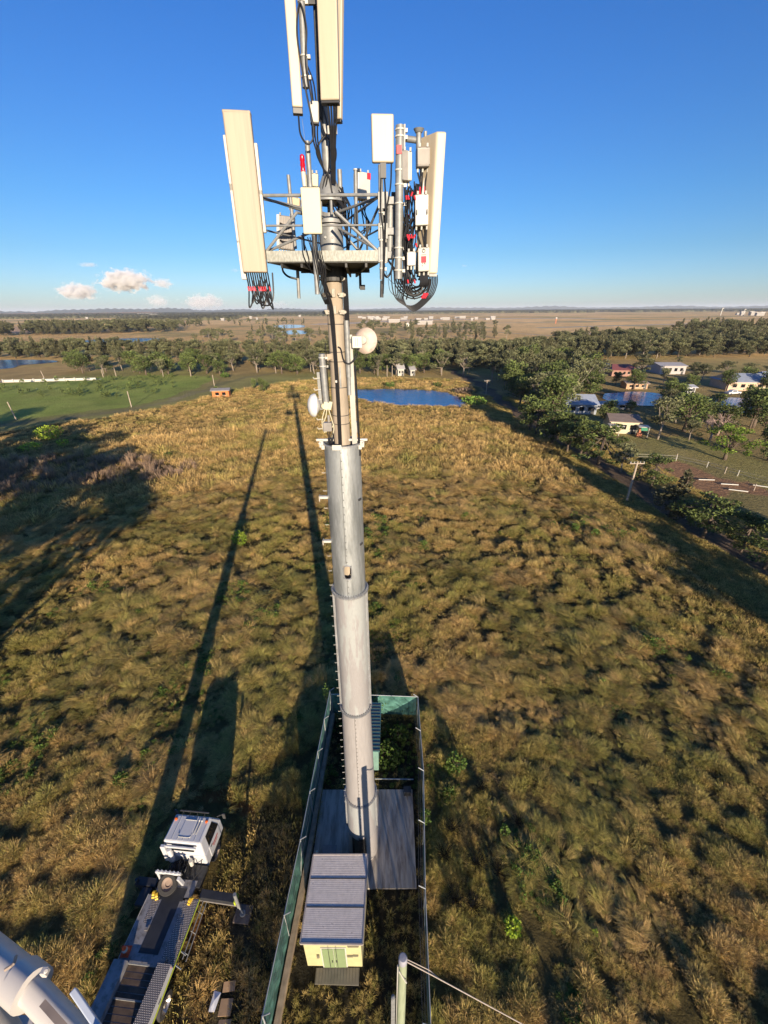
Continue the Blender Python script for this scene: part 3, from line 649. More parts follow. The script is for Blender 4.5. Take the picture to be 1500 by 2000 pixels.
fill((('gum', 3), ('oak', 1)), 26, ((380, 672), (640, 680), (640, 655), (520, 645), (390, 655)), (8, 14), 'scattered tree in the dry field behind the tower shaft', 'scattered trees behind the tower', mind=9, seedp=10)
fill((('oak', 3), ('gum', 3)), 44, ((1110, 680), (1500, 684), (1500, 670), (1240, 672), (1110, 668)), (11, 15), 'tall tree in the wood before the airfield', 'wood before the airfield', mind=9, seedp=12)
print('trees', COUNT)
# off-frame trees behind the camera whose long shadows fall over the paddock
for x_, y_, h_ in ((-40, 2, 18), (-48, 22, 17), (-60, 30, 17), (-74, 38, 17), (-90, 46, 18), (-58, 6, 19), (-29, -2, 17), (45, 2, 9), (44, 16, 8), (52, 22, 9), (58, 12, 12)):
    tree('gum', (x_, y_), h_, 'tall gum outside the photo whose long shadow crosses the paddock', 'gums throwing long shadows', 1.5)
# woods standing as masses
wl = []
for k in ('oak', 'gum'):
    for tr, cr in KINDS[k][:3]: wl.append(cr)
wcoll = lib_collection('wood_variants', wl)
WP = []; WH = []
def mass(poly, s, hr, keep=1.0):
    P = GP(*poly); xs = [p[0] for p in P]; ys = [p[1] for p in P]; x, y = jgrid(min(xs), max(xs), min(ys), max(ys), s)
    k = inpoly(x, y, P) & (rng.uniform(size=len(x)) < keep)
    for pl in PONDS.values(): k &= ~inpoly(x, y, pl)
    WP.append(np.stack([x[k], y[k], np.zeros(k.sum())], -1)); WH.append(rng.uniform(hr[0], hr[1], k.sum()))
mass(((-20, 702), (320, 702), (440, 710), (700, 714), (1000, 722), (1080, 704), (1520, 697), (1520, 689), (1080, 692), (980, 699), (700, 701), (460, 703), (360, 698), (-20, 695)), 5.6, (9.5, 13))
mass(((990, 736), (1080, 712), (1095, 730), (1080, 745), (1040, 760), (980, 745)), 6, (9, 13), .8)
mass(((1080, 686), (1520, 682), (1520, 674), (1320, 670), (1240, 676), (1080, 680)), 8, (10, 14), .8)
mass(((1300, 662), (1520, 664), (1520, 654), (1380, 652)), 11, (14, 18))
mass(((45, 656), (205, 653), (205, 646), (60, 648)), 11, (14, 18)); mass(((215, 652), (300, 650), (300, 643), (215, 645)), 11, (14, 18)); mass(((-20, 658), (30, 657), (30, 650), (-20, 651)), 11, (14, 18))
mass(((290, 651), (350, 648), (350, 640), (290, 642)), 12, (12, 16), .7)
mass(((60, 645), (400, 641), (400, 634), (60, 636)), 18, (10, 14), .5)
mass(((350, 640), (640, 634), (640, 630), (350, 632)), 30, (9, 14), .25)
mass(((700, 655), (960, 655), (980, 640), (700, 640)), 16, (9, 14), .22)
mass(((395, 660), (440, 658), (440, 652), (395, 654)), 8, (6, 9), .8)
x = np.concatenate(WP); hh = np.concatenate(WH); n = len(x); s_ = hh/9.8; print('woods', n)
scatter('woods', x, np.stack([np.zeros(n), np.zeros(n), rng.uniform(0, 6.3, n)], -1), np.stack([s_*1.25, s_*1.25, s_], -1), rng.integers(0, len(wl), n), rng.uniform(0, 1, n), wcoll, 'dark woods filling the tree belts in the middle distance', 'woods')
# far forest to the horizon: low rounded crowns
def blobmesh(i):
    g = np.random.default_rng(900+i); V = []; Fq = []; h = []; c = []
    for k in range(90):
        d = g.normal(size=3); d /= np.linalg.norm(d); d[2] = abs(d[2]); p = d*np.array([1, 1, .85])*(1+g.uniform(-.2, .15)); a = g.normal(size=3); a /= np.linalg.norm(a); b_ = np.cross(a, d); b_ /= np.linalg.norm(b_)+1e-9; a = np.cross(b_, d); s = .42
        n0 = len(V); V += [p-a*s, p+b_*s, p+a*s, p-b_*s]; Fq.append((n0, n0+1, n0+2, n0+3)); h += [g.uniform(.1, .9)]*4; c += [g.uniform(.7, 1.3)]*4
    return mesh_np('far%d' % i, np.array(V), Fq, h, c, M_oak)
fcoll = lib_collection('far_wood_variants', [blobmesh(i) for i in range(3)])
pts = []
g = np.random.default_rng(5)
ang = g.uniform(-R(50), R(50), 70000); dist = 1500*np.exp(g.uniform(0, math.log(7), 70000))
x = dist*np.sin(ang); y = dist*np.cos(ang)
dens = fbm(x, y*.6, 900, 4, 400)
airport = (x > -300) & (dist < 3000+np.clip(x, 0, 900)*.6)      # cleared works and airfield
thr = np.where(dist < 2600, .56, np.where(dist < 4500, .45, .36))
k = (dens > thr) & ~airport
x, y, dist = x[k], y[k], dist[k]; n = len(x); s_ = g.uniform(6, 11, n)*np.clip(dist/2500, 1, 2.6)
scatter('woods', np.stack([x, y, np.zeros(n)], -1), np.stack([np.zeros(n), np.zeros(n), g.uniform(0, 6.3, n)], -1), np.stack([s_*1.5, s_*1.5, np.minimum(s_, 15)], -1), g.integers(0, 3, n), g.uniform(0, 1, n), fcoll, 'far off woods that run dark to the horizon', 'woods')
print('far', n)
# ------------------------------------------------------------------ hills on the horizon
M_hill = mat('hill_forest', (.045, .055, .03), .95, var=.5, vscale=.004, bump=0)
mb = MB(); seedx = 0
def ridge(r0, amp, seed, a0, a1, depth_, base=0):
    n = 260; A = np.linspace(R(a0), R(a1), n); hgt = base+amp*fbm(A*14, A*0+seed, 1, 5, seed)*np.sin(np.linspace(0, math.pi, n))**.35
    m = MB(); prof = ((0, -8), (.25, .62), (.5, 1.0), (.75, .7), (1, -8))
    for i in range(n):
        for t, hh in prof:
            r_ = r0+depth_*t; z = hgt[i]*hh if hh > 0 else -6
            m.v.append((r_*math.sin(A[i]), r_*math.cos(A[i]), z*(1+.12*math.sin(i*1.7+t*9))))
    for i in range(n-1):
        for j in range(4): m.f.append((i*5+j, i*5+j+1, (i+1)*5+j+1, (i+1)*5+j))
    return m
ridge(9000, 115, 3, -50, 2, 2500, 5).build('hills', M_hill, smooth=True, label='low wooded hills on the left of the horizon', kind='structure')
ridge(13500, 100, 8, -20, 52, 2500, 20).build('hills', M_hill, smooth=True, label='faint blue hills along the horizon on the right', kind='structure')
ridge(4200, 34, 12, -48, -22, 900, 6).build('hills', mat('bare_earth', (.36, .23, .14), .95, var=.25, vscale=.01), smooth=True, label='bare reddish earthworks mound below the left hills', kind='structure')
# ------------------------------------------------------------------ haze
hb = MB(); hb.box((0, 0, 60), (54000, 54000, 148))
hz_m = bpy.data.materials.new('haze'); hz_m.use_nodes = True; N, L = nt(hz_m); N.remove(N['Principled BSDF'])
pv = N.new('ShaderNodeVolumePrincipled'); pv.inputs['Color'].default_value = (.78, .87, 1, 1); pv.inputs['Density'].default_value = 5.5e-5; pv.inputs['Anisotropy'].default_value = 0.0
L.new(pv.outputs[0], N['Material Output'].inputs['Volume'])
hb.build('haze', hz_m, label='thin blue air haze that fades the far land', cat='haze', kind='stuff')
# ------------------------------------------------------------------ materials of the tower
M_zinc = mat('galvanised_steel', (.44, .45, .46), .42, .55, var=.22, vscale=5, stretch=(4, 4, .6), dirt=(.36, .355, .35), dscale=2.2, dlo=.5, dhi=.66)
M_steel = mat('weathered_steel', (.27, .275, .27), .55, .3, var=.2, vscale=9)
M_dsteel = mat('dark_steel', (.06, .06, .06), .6, .3, var=.3, vscale=9)
M_conc = mat('pole_concrete', (.40, .33, .25), .85, var=.16, vscale=3, stretch=(2, 2, .35), bump=.2, dirt=(.29, .24, .18), dscale=2)
M_paintg = mat('grey_pink_paint', (.345, .325, .315), .55, .05, var=.07, vscale=4, stretch=(3, 3, .4))
M_cream = mat('cream_radome', (.50, .42, .30), .45, var=.05, vscale=2, stretch=(6, 6, .35))
M_cream2 = mat('pale_radome', (.60, .56, .40), .45, var=.03, vscale=2)
M_white = mat('white_box_paint', (.56, .54, .48), .45, var=.08, vscale=5)
M_rru = mat('radio_grey', (.27, .25, .23), .5, .2, var=.12, vscale=6)
M_black = mat('black_cable', (.012, .012, .014), .45, var=.3, vscale=10)
M_red = mat('red_label', (.6, .01, .03), .5, var=.1)
M_ink = mat('dark_ink', (.05, .05, .05), .6, var=.1)
# painted two tone sleeve: pale zinc-green coat peeling off a pinkish grey coat, smeared patches
def sleevemat(name, a, c, metal, scale, lo, hi, streak=None):
    m = bpy.data.materials.new(name); m.use_nodes = True; N, L = nt(m); b = N['Principled BSDF']; b.inputs['Metallic'].default_value = metal; b.inputs['Roughness'].default_value = .42
    tc = N.new('ShaderNodeTexCoord'); mp = N.new('ShaderNodeMapping'); mp.inputs['Scale'].default_value = scale; L.new(tc.outputs['Object'], mp.inputs[0])
    n = N.new('ShaderNodeTexNoise'); n.inputs['Scale'].default_value = 1.6; n.inputs['Detail'].default_value = 7; n.inputs['Roughness'].default_value = .6; L.new(mp.outputs[0], n.inputs['Vector'])
    r_ = N.new('ShaderNodeMapRange'); r_.inputs[1].default_value = lo; r_.inputs[2].default_value = hi; L.new(n.outputs[0], r_.inputs[0])
    x = N.new('ShaderNodeMix'); x.data_type = 'RGBA'; L.new(r_.outputs[0], x.inputs[0]); x.inputs[6].default_value = (*a, 1); x.inputs[7].default_value = (*c, 1)
    n2 = N.new('ShaderNodeTexNoise'); n2.inputs['Scale'].default_value = 9; n2.inputs['Detail'].default_value = 5; mp2 = N.new('ShaderNodeMapping'); mp2.inputs['Scale'].default_value = (5, 5, .8); L.new(tc.outputs['Object'], mp2.inputs[0]); L.new(mp2.outputs[0], n2.inputs['Vector'])
    r2 = N.new('ShaderNodeMapRange'); r2.inputs[1].default_value = .3; r2.inputs[2].default_value = .7; r2.inputs[3].default_value = .92; r2.inputs[4].default_value = 1.06; L.new(n2.outputs[0], r2.inputs[0])
    v = N.new('ShaderNodeVectorMath'); v.operation = 'MULTIPLY'; L.new(x.outputs[2], v.inputs[0]); L.new(r2.outputs[0], v.inputs[1]); L.new(v.outputs[0], b.inputs['Base Color'])
    rr_ = N.new('ShaderNodeMapRange'); rr_.inputs[3].default_value = .3; rr_.inputs[4].default_value = .55; L.new(n2.outputs[0], rr_.inputs[0]); L.new(rr_.outputs[0], b.inputs['Roughness'])
    return m
M_sl1 = sleevemat('bright_zinc_sleeve', (.52, .545, .55), (.33, .35, .355), .7, (2.2, 2.2, .35), .42, .62)
M_sl2 = sleevemat('peeling_coat_sleeve', (.335, .345, .335), (.295, .282, .277), .1, (1.0, 1.0, .16), .49, .52)

TX, TY = -1.27, 12.26
tower = thing('monopole_tower', 'tall concrete monopole in a flanged steel sleeve carrying a triangular antenna platform', 'mast', (TX, TY, 0))
ZR = (23.38, 17.85, 11.66, 5.3)
# sleeve sections with seam strips and bolts -----------------------------------------
def section(z0, z1, r0, r1, m, seam=True, rails=True, n=64, hole=None):
    mb = MB(); pr = [(r0, z0+(z1-z0)*0)]+[(r0+(r1-r0)*t, z0+(z1-z0)*t) for t in (.001, .25, .5, .75, .999)]+[(r1, z1), (r1-.02, z1), (r0-.02, z0), (r0, z0)]
    if hole:                                    # front opening: leave those faces out
        hz0, hz1, ha = hole[:3]; zs = sorted(set([z0, hz0, hz1, z1])); n = 72; base = len(mb.v); al = [2*math.pi*k/n-math.pi/2-.0 for k in range(n)]
        for z in zs:
            rr_ = r0+(r1-r0)*(z-z0)/(z1-z0)
            for a in al: mb.v.append((TX+rr_*math.cos(a), TY+rr_*math.sin(a), z))
            for a in al: mb.v.append((TX+(rr_-.03)*math.cos(a), TY+(rr_-.03)*math.sin(a), z))
        for i in range(len(zs)-1):
            for k in range(n):
                am = al[k]+math.pi/n+math.pi/2
                if zs[i] >= hz0-1e-6 and zs[i+1] <= hz1+1e-6 and abs(math.atan2(math.sin(am-hole[3]), math.cos(am-hole[3]))) < ha: continue
                k2 = (k+1) % n; a_ = i*2*n; b_ = (i+1)*2*n
                mb.f.append((a_+k, a_+k2, b_+k2, b_+k)); mb.f.append((a_+n+k, b_+n+k, b_+n+k2, a_+n+k2))
    else: mb.lathe(pr, (TX, TY, 0), n)
    o = mb.build('sleeve_section', m, tower, smooth=True)
    if seam:
        s = MB(); s2 = MB()
        for da in ((-.08,) if seam == 1 else ()):
            a = -math.pi/2+da+(.03); 
            p0 = Vector((TX+(r0+.004)*math.cos(a), TY+(r0+.004)*math.sin(a), z0+.05)); p1 = Vector((TX+(r1+.004)*math.cos(a), TY+(r1+.004)*math.sin(a), z1-.02))
            if hole:
                pm0 = p0.lerp(p1, (hole[0]-.1-z0)/(z1-z0)); pm1 = p0.lerp(p1, (hole[1]+.05-z0)/(z1-z0)); s.bar(p0, pm0, .012, .006, (0, -1, 0)); s.bar(pm1, p1, .012, .006, (0, -1, 0))
            else: s.bar(p0, p1, .012, .006, (0, -1, 0))
            k = int((z1-z0)/.26)
            for i in range(k):
                zc = z0+.13+i*.26
                if hole and hole[0]-.1 < zc < hole[1]+.1: continue
                p = p0.lerp(p1, (zc-z0)/(z1-z0))+Vector((.035, 0, 0)); s2.cyl(p, p+Vector((0, -.02, 0)), .014, n=6)
        s.build('seam', M_ink, o); s2.build('bolt_row', M_dsteel, o)
    if rails:
        for sg in (-1, 1):
            a = -math.pi/2+sg*1.45; q = MB(); q.bar((TX+(r0+.035)*math.cos(a), TY+(r0+.035)*math.sin(a), z0+.1), (TX+(r1+.035)*math.cos(a), TY+(r1+.035)*math.sin(a), z1-.05), .03, .09, (math.cos(a), math.sin(a), 0)); 
            k = int((z1-z0)/.3)
            for i in range(k):
                t = (i+.5)/k; z = z0+(z1-z0)*t; r_ = r0+(r1-r0)*t+.05; q.cyl((TX+r_*math.cos(a), TY+r_*math.sin(a)-.035, z), (TX+r_*math.cos(a), TY+r_*math.sin(a)+.035, z), .018, n=6)
            q.build('side_flange', M_zinc, o)
    return o
section(ZR[1]+.03, ZR[0], .575, .56, M_sl1, rails=False, hole=(18.66, 19.18, .24, .02))
section(ZR[2]+.03, ZR[1]-.03, .605, .575, M_sl2, seam=0)
section(ZR[3]+.03, ZR[2]-.03, .72, .625, M_paintg, rails=False)
# lowest section with the cable opening at the front
section(2.3, ZR[3]-.03, .76, .72, M_sl2)
lo = MB(); lo.lathe([(.79, 0), (.765, 2.3), (.745, 2.3), (.77, 0)], (TX, TY, 0), 48, a0=-math.pi/2+.28, a1=-math.pi/2+2*math.pi-.75)
lo.build('sleeve_section', M_paintg, tower, smooth=True)
br_ = MB(); br_.lathe([(.7, 0), (.7, 2.3)], (TX, TY, 0), 20, a0=-math.pi/2-.9, a1=-math.pi/2+.45); br_.build('inner_liner', M_dsteel, tower, smooth=True)
bs = MB(); bs.lathe([(0, .0), (1.02, 0), (1.02, .05), (0, .05)], (TX, TY, .02), 40); bs.build('base_plate', M_steel, tower)
pd_ = MB(); pd_.lathe([(.955, 0.05), (.79, .6)], (TX, TY, 0), 30, a0=.2, a1=2.8)
for z, r_ in ((ZR[1], .68), (ZR[2], .70), (ZR[3], .82)):
    f_ = MB(); f_.lathe([(r_-.14, .0), (r_, 0), (r_, .03), (r_-.14, .03)], (TX, TY, z-.036), 48); f_.lathe([(r_-.14, .0), (r_, 0), (r_, .03), (r_-.14, .03)], (TX, TY, z+.001), 48)
    fo = f_.build('flange', M_zinc, tower, smooth=True); b2 = MB()
    for i in range(44):
        a = 2*math.pi*i/44; x_, y_ = TX+(r_-.045)*math.cos(a), TY+(r_-.045)*math.sin(a); b2.cyl((x_, y_, z-.08), (x_, y_, z+.085), .02, n=6)
    b2.build('bolt_row', M_steel, fo)
# rim of the sleeve: lip, cross bar and lifting lugs
rm = MB(); rm.lathe([(.56, -.06), (.6, -.06), (.6, 0), (.56, 0)], (TX, TY, ZR[0]), 48); rm.build('rim', M_zinc, tower, smooth=True)
lg = MB(); lg.bar((TX-.78, TY-.1, ZR[0]+.08), (TX+.78, TY-.1, ZR[0]+.08), .07, .07)
for sx in (-1, 1):
    lg.box((TX+sx*.62, TY-.16, ZR[0]-.03), (.12, .1, .2)); lg.cyl((TX+sx*.66, TY-.28, ZR[0]+.02), (TX+sx*.66, TY+.02, ZR[0]+.02), .035, n=8); lg.box((TX+sx*.56, TY-.3, ZR[0]-.1), (.1, .02, .13))
lg.box((TX-.11, TY-.585, ZR[0]-.02), (.28, .03, .16)); lg.build('cross_bar', M_white, tower, bevel=.01)
# pegs up the left side
z = 4.6; i = 0
while z < 23:
    t = (23.4-z)/20; r_ = .57+.17*t; p = MB(); a = math.pi+.12; c = Vector((TX+r_*math.cos(a), TY+r_*math.sin(a), z)); d = Vector((-.10, -.015, 0))
    p.tube([c, c+d, c+d+Vector((-.008, 0, .03))], .009, 6); p.build('step_peg', M_white, tower); z += .62 if z > 17.8 else .48
for z in (21.55, 19.9):                          # stub brackets left and slots right
    b = MB(); b.bar((TX-.55, TY-.1, z), (TX-.80, TY-.1, z), .1, .08); b.box((TX-.82, TY-.1, z-.03), (.02, .16, .18)); b.build('stub_bracket', M_white, tower)
    b = MB(); b.box((TX+.49, TY-.30, z), (.14, .05, .07), Matrix.Rotation(R(58), 3, 'Z')); b.build('slot', M_dsteel, tower)
fr = MB(); a_ = -math.pi/2+.02; fr_pts = []
for i in range(16):
    t = 2*math.pi*i/16; fr_pts.append((TX+.585*math.cos(a_+.235*math.copysign(abs(math.cos(t))**.6, math.cos(t))), TY+.585*math.sin(a_+.235*math.cos(t)), 18.92+.275*math.copysign(abs(math.sin(t))**.6, math.sin(t))))
fr.tube(fr_pts+[fr_pts[0]], .02, 6, caps=False); fr.build('opening_trim', M_zinc, tower, smooth=True)

# concrete shaft, bands, channel, cables ------------------------------------------------
cs = MB(); cs.lathe([(.30, 17.0), (.255, 23.4), (.21, 28.0)], (TX, TY, 0), 36); shaft = cs.build('concrete_shaft', M_conc, tower, smooth=True)
for z, r_ in ((23.95, .252), (24.2, .25), (25.0, .243), (25.7, .236), (25.95, .234), (26.65, .227), (26.9, .225)):
    b = MB(); b.lathe([(r_+.002, 0), (r_+.007, 0), (r_+.007, .02), (r_+.002, .02)], (TX, TY, z), 32); b.build('strap', M_dsteel, shaft)
ch = MB(); p0 = PY(700, 846, TY-.05); p1 = PY(678, 700, TY-.05); ch.bar((TX+.40, TY-.12, ZR[0]-.3), (TX+.36, TY-.12, 26.4), .15, .12, (0, -1, 0)); ch.build('cable_channel', mat('channel_grey', (.45, .43, .38), .6, .1), tower)
pp = MB(); pp.cyl((TX+.30, TY-.16, 25.3), (TX+.30, TY-.16, 26.75), .075, n=16); pp.build('side_pipe', M_steel, tower, smooth=True)
cb = MB()
for k, dx in enumerate((-.12, -.05, .02)):
    cb.tube(spline([(TX-.34+.05*k, TY-.25, 28.3), (TX-.28+.03*k, TY-.27, 27.7), (TX-.06+dx*.6, TY-.27, 27.1), (TX-.02+dx*.5, TY-.27, 26.2), (TX+.0+dx*.5, TY-.285, 24.8), (TX-.01+dx*.5, TY-.31, ZR[0]-.6)], 6), .02, 6)
for k in range(4):
    cb.tube(spline([(TX+.24+.035*k, TY-.2, 28.2), (TX+.26+.035*k, TY-.2, 27.2), (TX+.27+.03*k, TY-.18, 26.6)], 4), .02, 6)
    cb.tube([(TX+.47+.01*k, TY-.15, 25.6), (TX+.52+.015*k, TY-.2, ZR[0]-.4)], .013, 6)
cb.build('feeder_cables', M_black, tower, smooth=True)
cbw = MB()
cbw.tube(spline([(TX-.30, TY-.2, 26.2), (TX-.29, TY-.24, 25.2), (TX-.26, TY-.22, 24.2), (TX-.2, TY-.2, 23.2)], 5), .014, 6); cbw.build('thin_cable', M_black, tower)
cl = MB()                                        # clamp clusters under the platform
for z in (27.72, 27.35, 26.95):
    for sx in (-1, 1):
        cl.box((TX+sx*.20, TY-.19, z), (.14, .12, .11)); cl.cyl((TX+sx*.28, TY-.26, z), (TX+sx*.28, TY-.1, z), .04, n=10); cl.cyl((TX+sx*.14, TY-.28, z+.02), (TX+sx*.14, TY-.2, z+.02), .035, n=8)
    cl.box((TX, TY-.22, z+.05), (.10, .06, .2))
cl.build('pole_clamp', mat('clamp_metal', (.34, .31, .26), .55, .3, var=.25, vscale=12), tower, bevel=.008)
tag_ = MB(); tag_.box((TX+.07, TY-.285, 25.3), (.045, .03, .55)); tag_.build('meter_tube', M_steel, tower); wbx = MB(); wbx.box((TX-.05, TY-.30, 25.2), (.05, .03, .06)); wbx.build('tag_plate', M_white, tower)

# antenna platform ---------------------------------------------------------------------
PLZ = 28.02; FY = TY-1.35
Lx = PY(521, 497, FY); Rx = PY(741, 495, FY); AY = TY+1.9
Lp = Vector((Lx[0], FY, PLZ)); Rp = Vector((Rx[0], FY, PLZ)); 
ax = Vector((TX+.1, AY, PLZ))
LB = Vector((Lx[0]+.12, FY+.5, PLZ)); RB = Vector((Rx[0]-.05, FY+.5, PLZ)); A1 = Vector((ax.x-.45, AY, PLZ)); A2 = Vector((ax.x+.5, AY, PLZ))
outline = [Lp, Rp, RB, A2, A1, LB]
dk = MB(); dk.prism([(p.x, p.y) for p in outline], PLZ-.05, PLZ-.02)
deckm = mat('grating', (.07, .07, .066), .7, .3, var=.3, vscale=12)
dk.build('deck', deckm, tower)
eb = MB()
for i in range(6):
    a, b = outline[i], outline[(i+1) % 6]; dpt = .21 if i == 0 else .12
    eb.bar(a+Vector((0, 0, .08)), b+Vector((0, 0, .08)), .05, dpt)
edge = eb.build('platform_edge', mat('platform_edge_steel', (.32, .33, .30), .6, .3, var=.3, vscale=14, stretch=(3, 3, 1), dirt=(.26, .24, .19), dscale=8), tower)
ub = MB()
for t in (.12, .3, .5, .7, .88): 
    a = Lp.lerp(Rp, t); ub.bar(a+Vector((0, .03, -.1)), (A1.lerp(A2, t))+Vector((0, -.03, -.1)), .05, .08)
ub.bar(LB.lerp(A1, .4)+Vector((0, 0, -.1)), RB.lerp(A2, .4)+Vector((0, 0, -.1)), .06, .08); ub.cyl((TX, TY, PLZ-.35), (TX, TY, PLZ+.0), .33, n=24)
ub.build('underframe', M_dsteel, tower)
sp = MB(); sp.lathe([(.30, 28.02), (.285, 28.9), (.36, 28.9), (.36, 29.0), (.27, 29.0), (.27, 29.1)], (TX, TY, 0), 28)
for zz in (28.3, 28.6):
    for dx in (-.12, .05): sp.cyl((TX+dx, TY-.30, zz), (TX+dx, TY-.27, zz), .03, n=8)
sp.build('head_tube', M_steel, tower, smooth=True)
# headframe tubes
T1, T2 = 29.22, 28.62
hf = MB(); up = lambda p, z: Vector((p.x, p.y, z))
Lo, Ro = Lp+Vector((-.07, .02, 0)), Rp+Vector((.05, .02, 0)); Ap = Vector((ax.x, AY+.1, 0)); Cn = Vector((TX, TY, 0))
hf.tube([up(Lo, T1), up(Ro, T1)], .032, 8); hf.tube([up(Lo, T1), up(Ap, T1)], .026, 8); hf.tube([up(Ro, T1), up(Ap, T1)], .026, 8)
hf.tube([up(Lo, T2+.06), up(Ro, T2+.06)], .022, 8); hf.tube([up(Lo, T2), up(Ap, T2)], .02, 8); hf.tube([up(Ro, T2), up(Ap, T2)], .02, 8)
for q in (Lo, Ro, Ap): hf.tube([up(q, T1-.03), up(Cn, T1-.12)], .03, 8); hf.tube([up(q, PLZ+.15), up(Cn, T1-.3)], .028, 8)
hf.tube([up(Lo, PLZ+.12), (TX-.6, FY+.05, T2+.3)], .03, 8); hf.tube([(TX+.25, FY+.1, T1-.28), up(Ro, PLZ+.1)], .035, 8); hf.tube([up(Ro, T1-.1), (TX+.55, TY+.4, PLZ+.15)], .028, 8)
hf.tube([(TX-.6, FY+.05, T2+.3), up(Cn, T1-.2)], .03, 8)
hf.tube([up(Cn, T1-.2), (TX+.9, TY+.2, PLZ+.1)], .03, 8)
hf.build('headframe', M_steel, tower, smooth=True)
def verts(pxs, m=M_dsteel, nm='rail_post', r_=.025):
    for (px, y0, y1, Y) in pxs:
        a = PY(px, y0, Y); c = PY(px, y1, Y); b = MB(); b.cyl((a[0], Y, c[2]), (a[0], Y, a[2]), r_, n=8); b.build(nm, m, tower, smooth=True)
verts([(716, 428, 488, TY-.2), (592, 455, 490, TY-.3), (697, 400, 486, TY+.2)])
# mast on top: cone, ribs, pipe
cn = MB(); cn.lathe([(.36, 29.35), (.34, 29.42), (.10, 29.95)], (TX, TY, 0), 28); cn.lathe([(.42, 29.33), (.42, 29.37), (.05, 29.37)], (TX, TY, 0), 28); 
for i in range(8):
    a = i*math.pi/4+.2; cn.cyl((TX+.34*math.cos(a), TY+.34*math.sin(a), 29.0), (TX+.34*math.cos(a), TY+.34*math.sin(a), 29.36), .035, n=8)
cn.build('mast_cone', M_steel, tower, smooth=True)
ms_ = MB(); ms_.tube([(TX, TY, 29.4), (TX-.02, TY, 30.95), (TX-.02, TY, 33.6)], [.125, .10, .09], 20); ms_.build('mast', M_steel, tower, smooth=True)
for sx, z0, z1 in ((.28, 29.3, 29.95),): 
    b = MB(); b.cyl((TX+sx, TY-.1, z0), (TX+sx, TY-.1, z1), .055, n=12); b.build('stub_pipe', M_steel, tower, smooth=True)
lp = MB()
lp.tube(spline([(TX-.12, TY-.2, 30.9), (TX+.0, TY-.22, 30.55), (TX+.22, TY-.22, 30.3), (TX+.16, TY-.22, 29.98), (TX-.05, TY-.2, 29.8), (TX-.16, TY-.25, 29.4)], 8), .02, 6)
lp.tube(spline([(TX+.1, TY-.2, 30.6), (TX-.1, TY-.2, 30.45), (TX-.22, TY-.2, 30.25), (TX-.1, TY-.2, 29.97), (TX+.04, TY-.22, 29.8), (TX+.1, TY-.3, 29.45)], 8), .02, 6)
lp.tube(spline([(TX-.05, TY-.16, 31.1), (TX+.08, TY-.2, 30.6), (TX+.05, TY-.2, 30.0), (TX-.08, TY-.25, 29.5)], 6), .018, 6)
for k in range(9):
    x0 = TX+random.uniform(-.2, .35); lp.tube(spline([(x0, TY-.3, 29.5+random.uniform(-.2, .1)), (x0+random.uniform(.0, .3), TY-.34, 29.15), (TX+.42+random.uniform(-.05, .1), TY-.25, 28.75), (TX+.40+random.uniform(-.05, .08), TY-.2, 28.0)], 6), .017, 6)
for k in range(6):
    x0 = TX-.36+random.uniform(-.16, .14); lp.tube(spline([(x0, FY-.07, 28.45), (x0+random.uniform(0, .12), FY-.1, 28.1), (x0+.12+random.uniform(0, .08), FY+.1, 27.8), (TX-.22+random.uniform(-.06, .06), TY-.5, 27.65), (TX-.1+random.uniform(-.08, .08), TY-.28, 27.3)], 6), .012, 6)
lp.build('cable_loops', M_black, tower, smooth=True)
sc_ = MB(); q = PY(703, 527, TY+.6); sc_.cyl((q[0], q[1], q[2]+.25), (q[0], q[1], q[2]-.45), .035, n=8); sc_.box((q[0]+.06, q[1]-.05, q[2]-.42), (.14, .1, .12)); sc_.build('hanging_bracket', M_dsteel, tower)

# ------------------------------------------------------------------ antennas and radios (photo pixel corners, distance plane)
def onplane(px, py, Y): return Vector(PY(px, py, Y))
def slab(tl, bl, w0, w1, Y, th, yaw=0, Ytop=None):
    """box whose front face runs from top centre pixel tl to bottom centre pixel bl; w0, w1 widths in px; th thickness in metres"""
    a = onplane(*tl, Ytop or Y); b = onplane(*bl, Y); wa = w0*depth(a)/FPX; wb_ = w1*depth(b)/FPX; w = (wa+wb_)/2
    t = (a-b).normalized(); rt = Matrix.Rotation(yaw, 3, 'Z') @ Vector((1, 0, 0)); rt = (rt-t*rt.dot(t)).normalized(); bk = t.cross(rt).normalized()
    if bk.y < 0: bk = -bk
    return a, b, w, rt, bk
def slabmb(a, b, w, rt, bk, th, mb=None):
    mb = mb or MB(); h = w/2
    return mb.hexa([b-rt*h, b+rt*h, b+rt*h+bk*th, b-rt*h+bk*th, a-rt*h, a+rt*h, a+rt*h+bk*th, a-rt*h+bk*th])
def panel(name, label, tl, bl, w0, w1, Y, th=.16, yaw=0, m=None, cap=0, group=None, pole=None, seams=0, cat='antenna', Ytop=None):
    a, b, w, rt, bk = slab(tl, bl, w0, w1, Y, th, yaw, Ytop)
    o = thing(name, label, cat, tuple(b), 0, group)
    slabmb(a, b, w, rt, bk, th).build('radome', m or M_cream, o, bevel=.025)
    t = (a-b).normalized()
    if cap: slabmb(b-t*.002, b-t*cap, w*.96, rt, bk, th*.95).build('end_cap', M_black, o, bevel=.01)
    slabmb(a+t*.012, a-t*.05, w*1.015, rt, bk, th*1.02).build('top_cap', m or M_cream, o, bevel=.02) if seams else None
    bkb = MB()
    for f in (.2, .8):
        p = b.lerp(a, f)+bk*(th+.05); bkb.box(p, (.1, .12, .1))
    bkb.build('mount', M_steel, o)
    return o, a, b, w, rt, bk
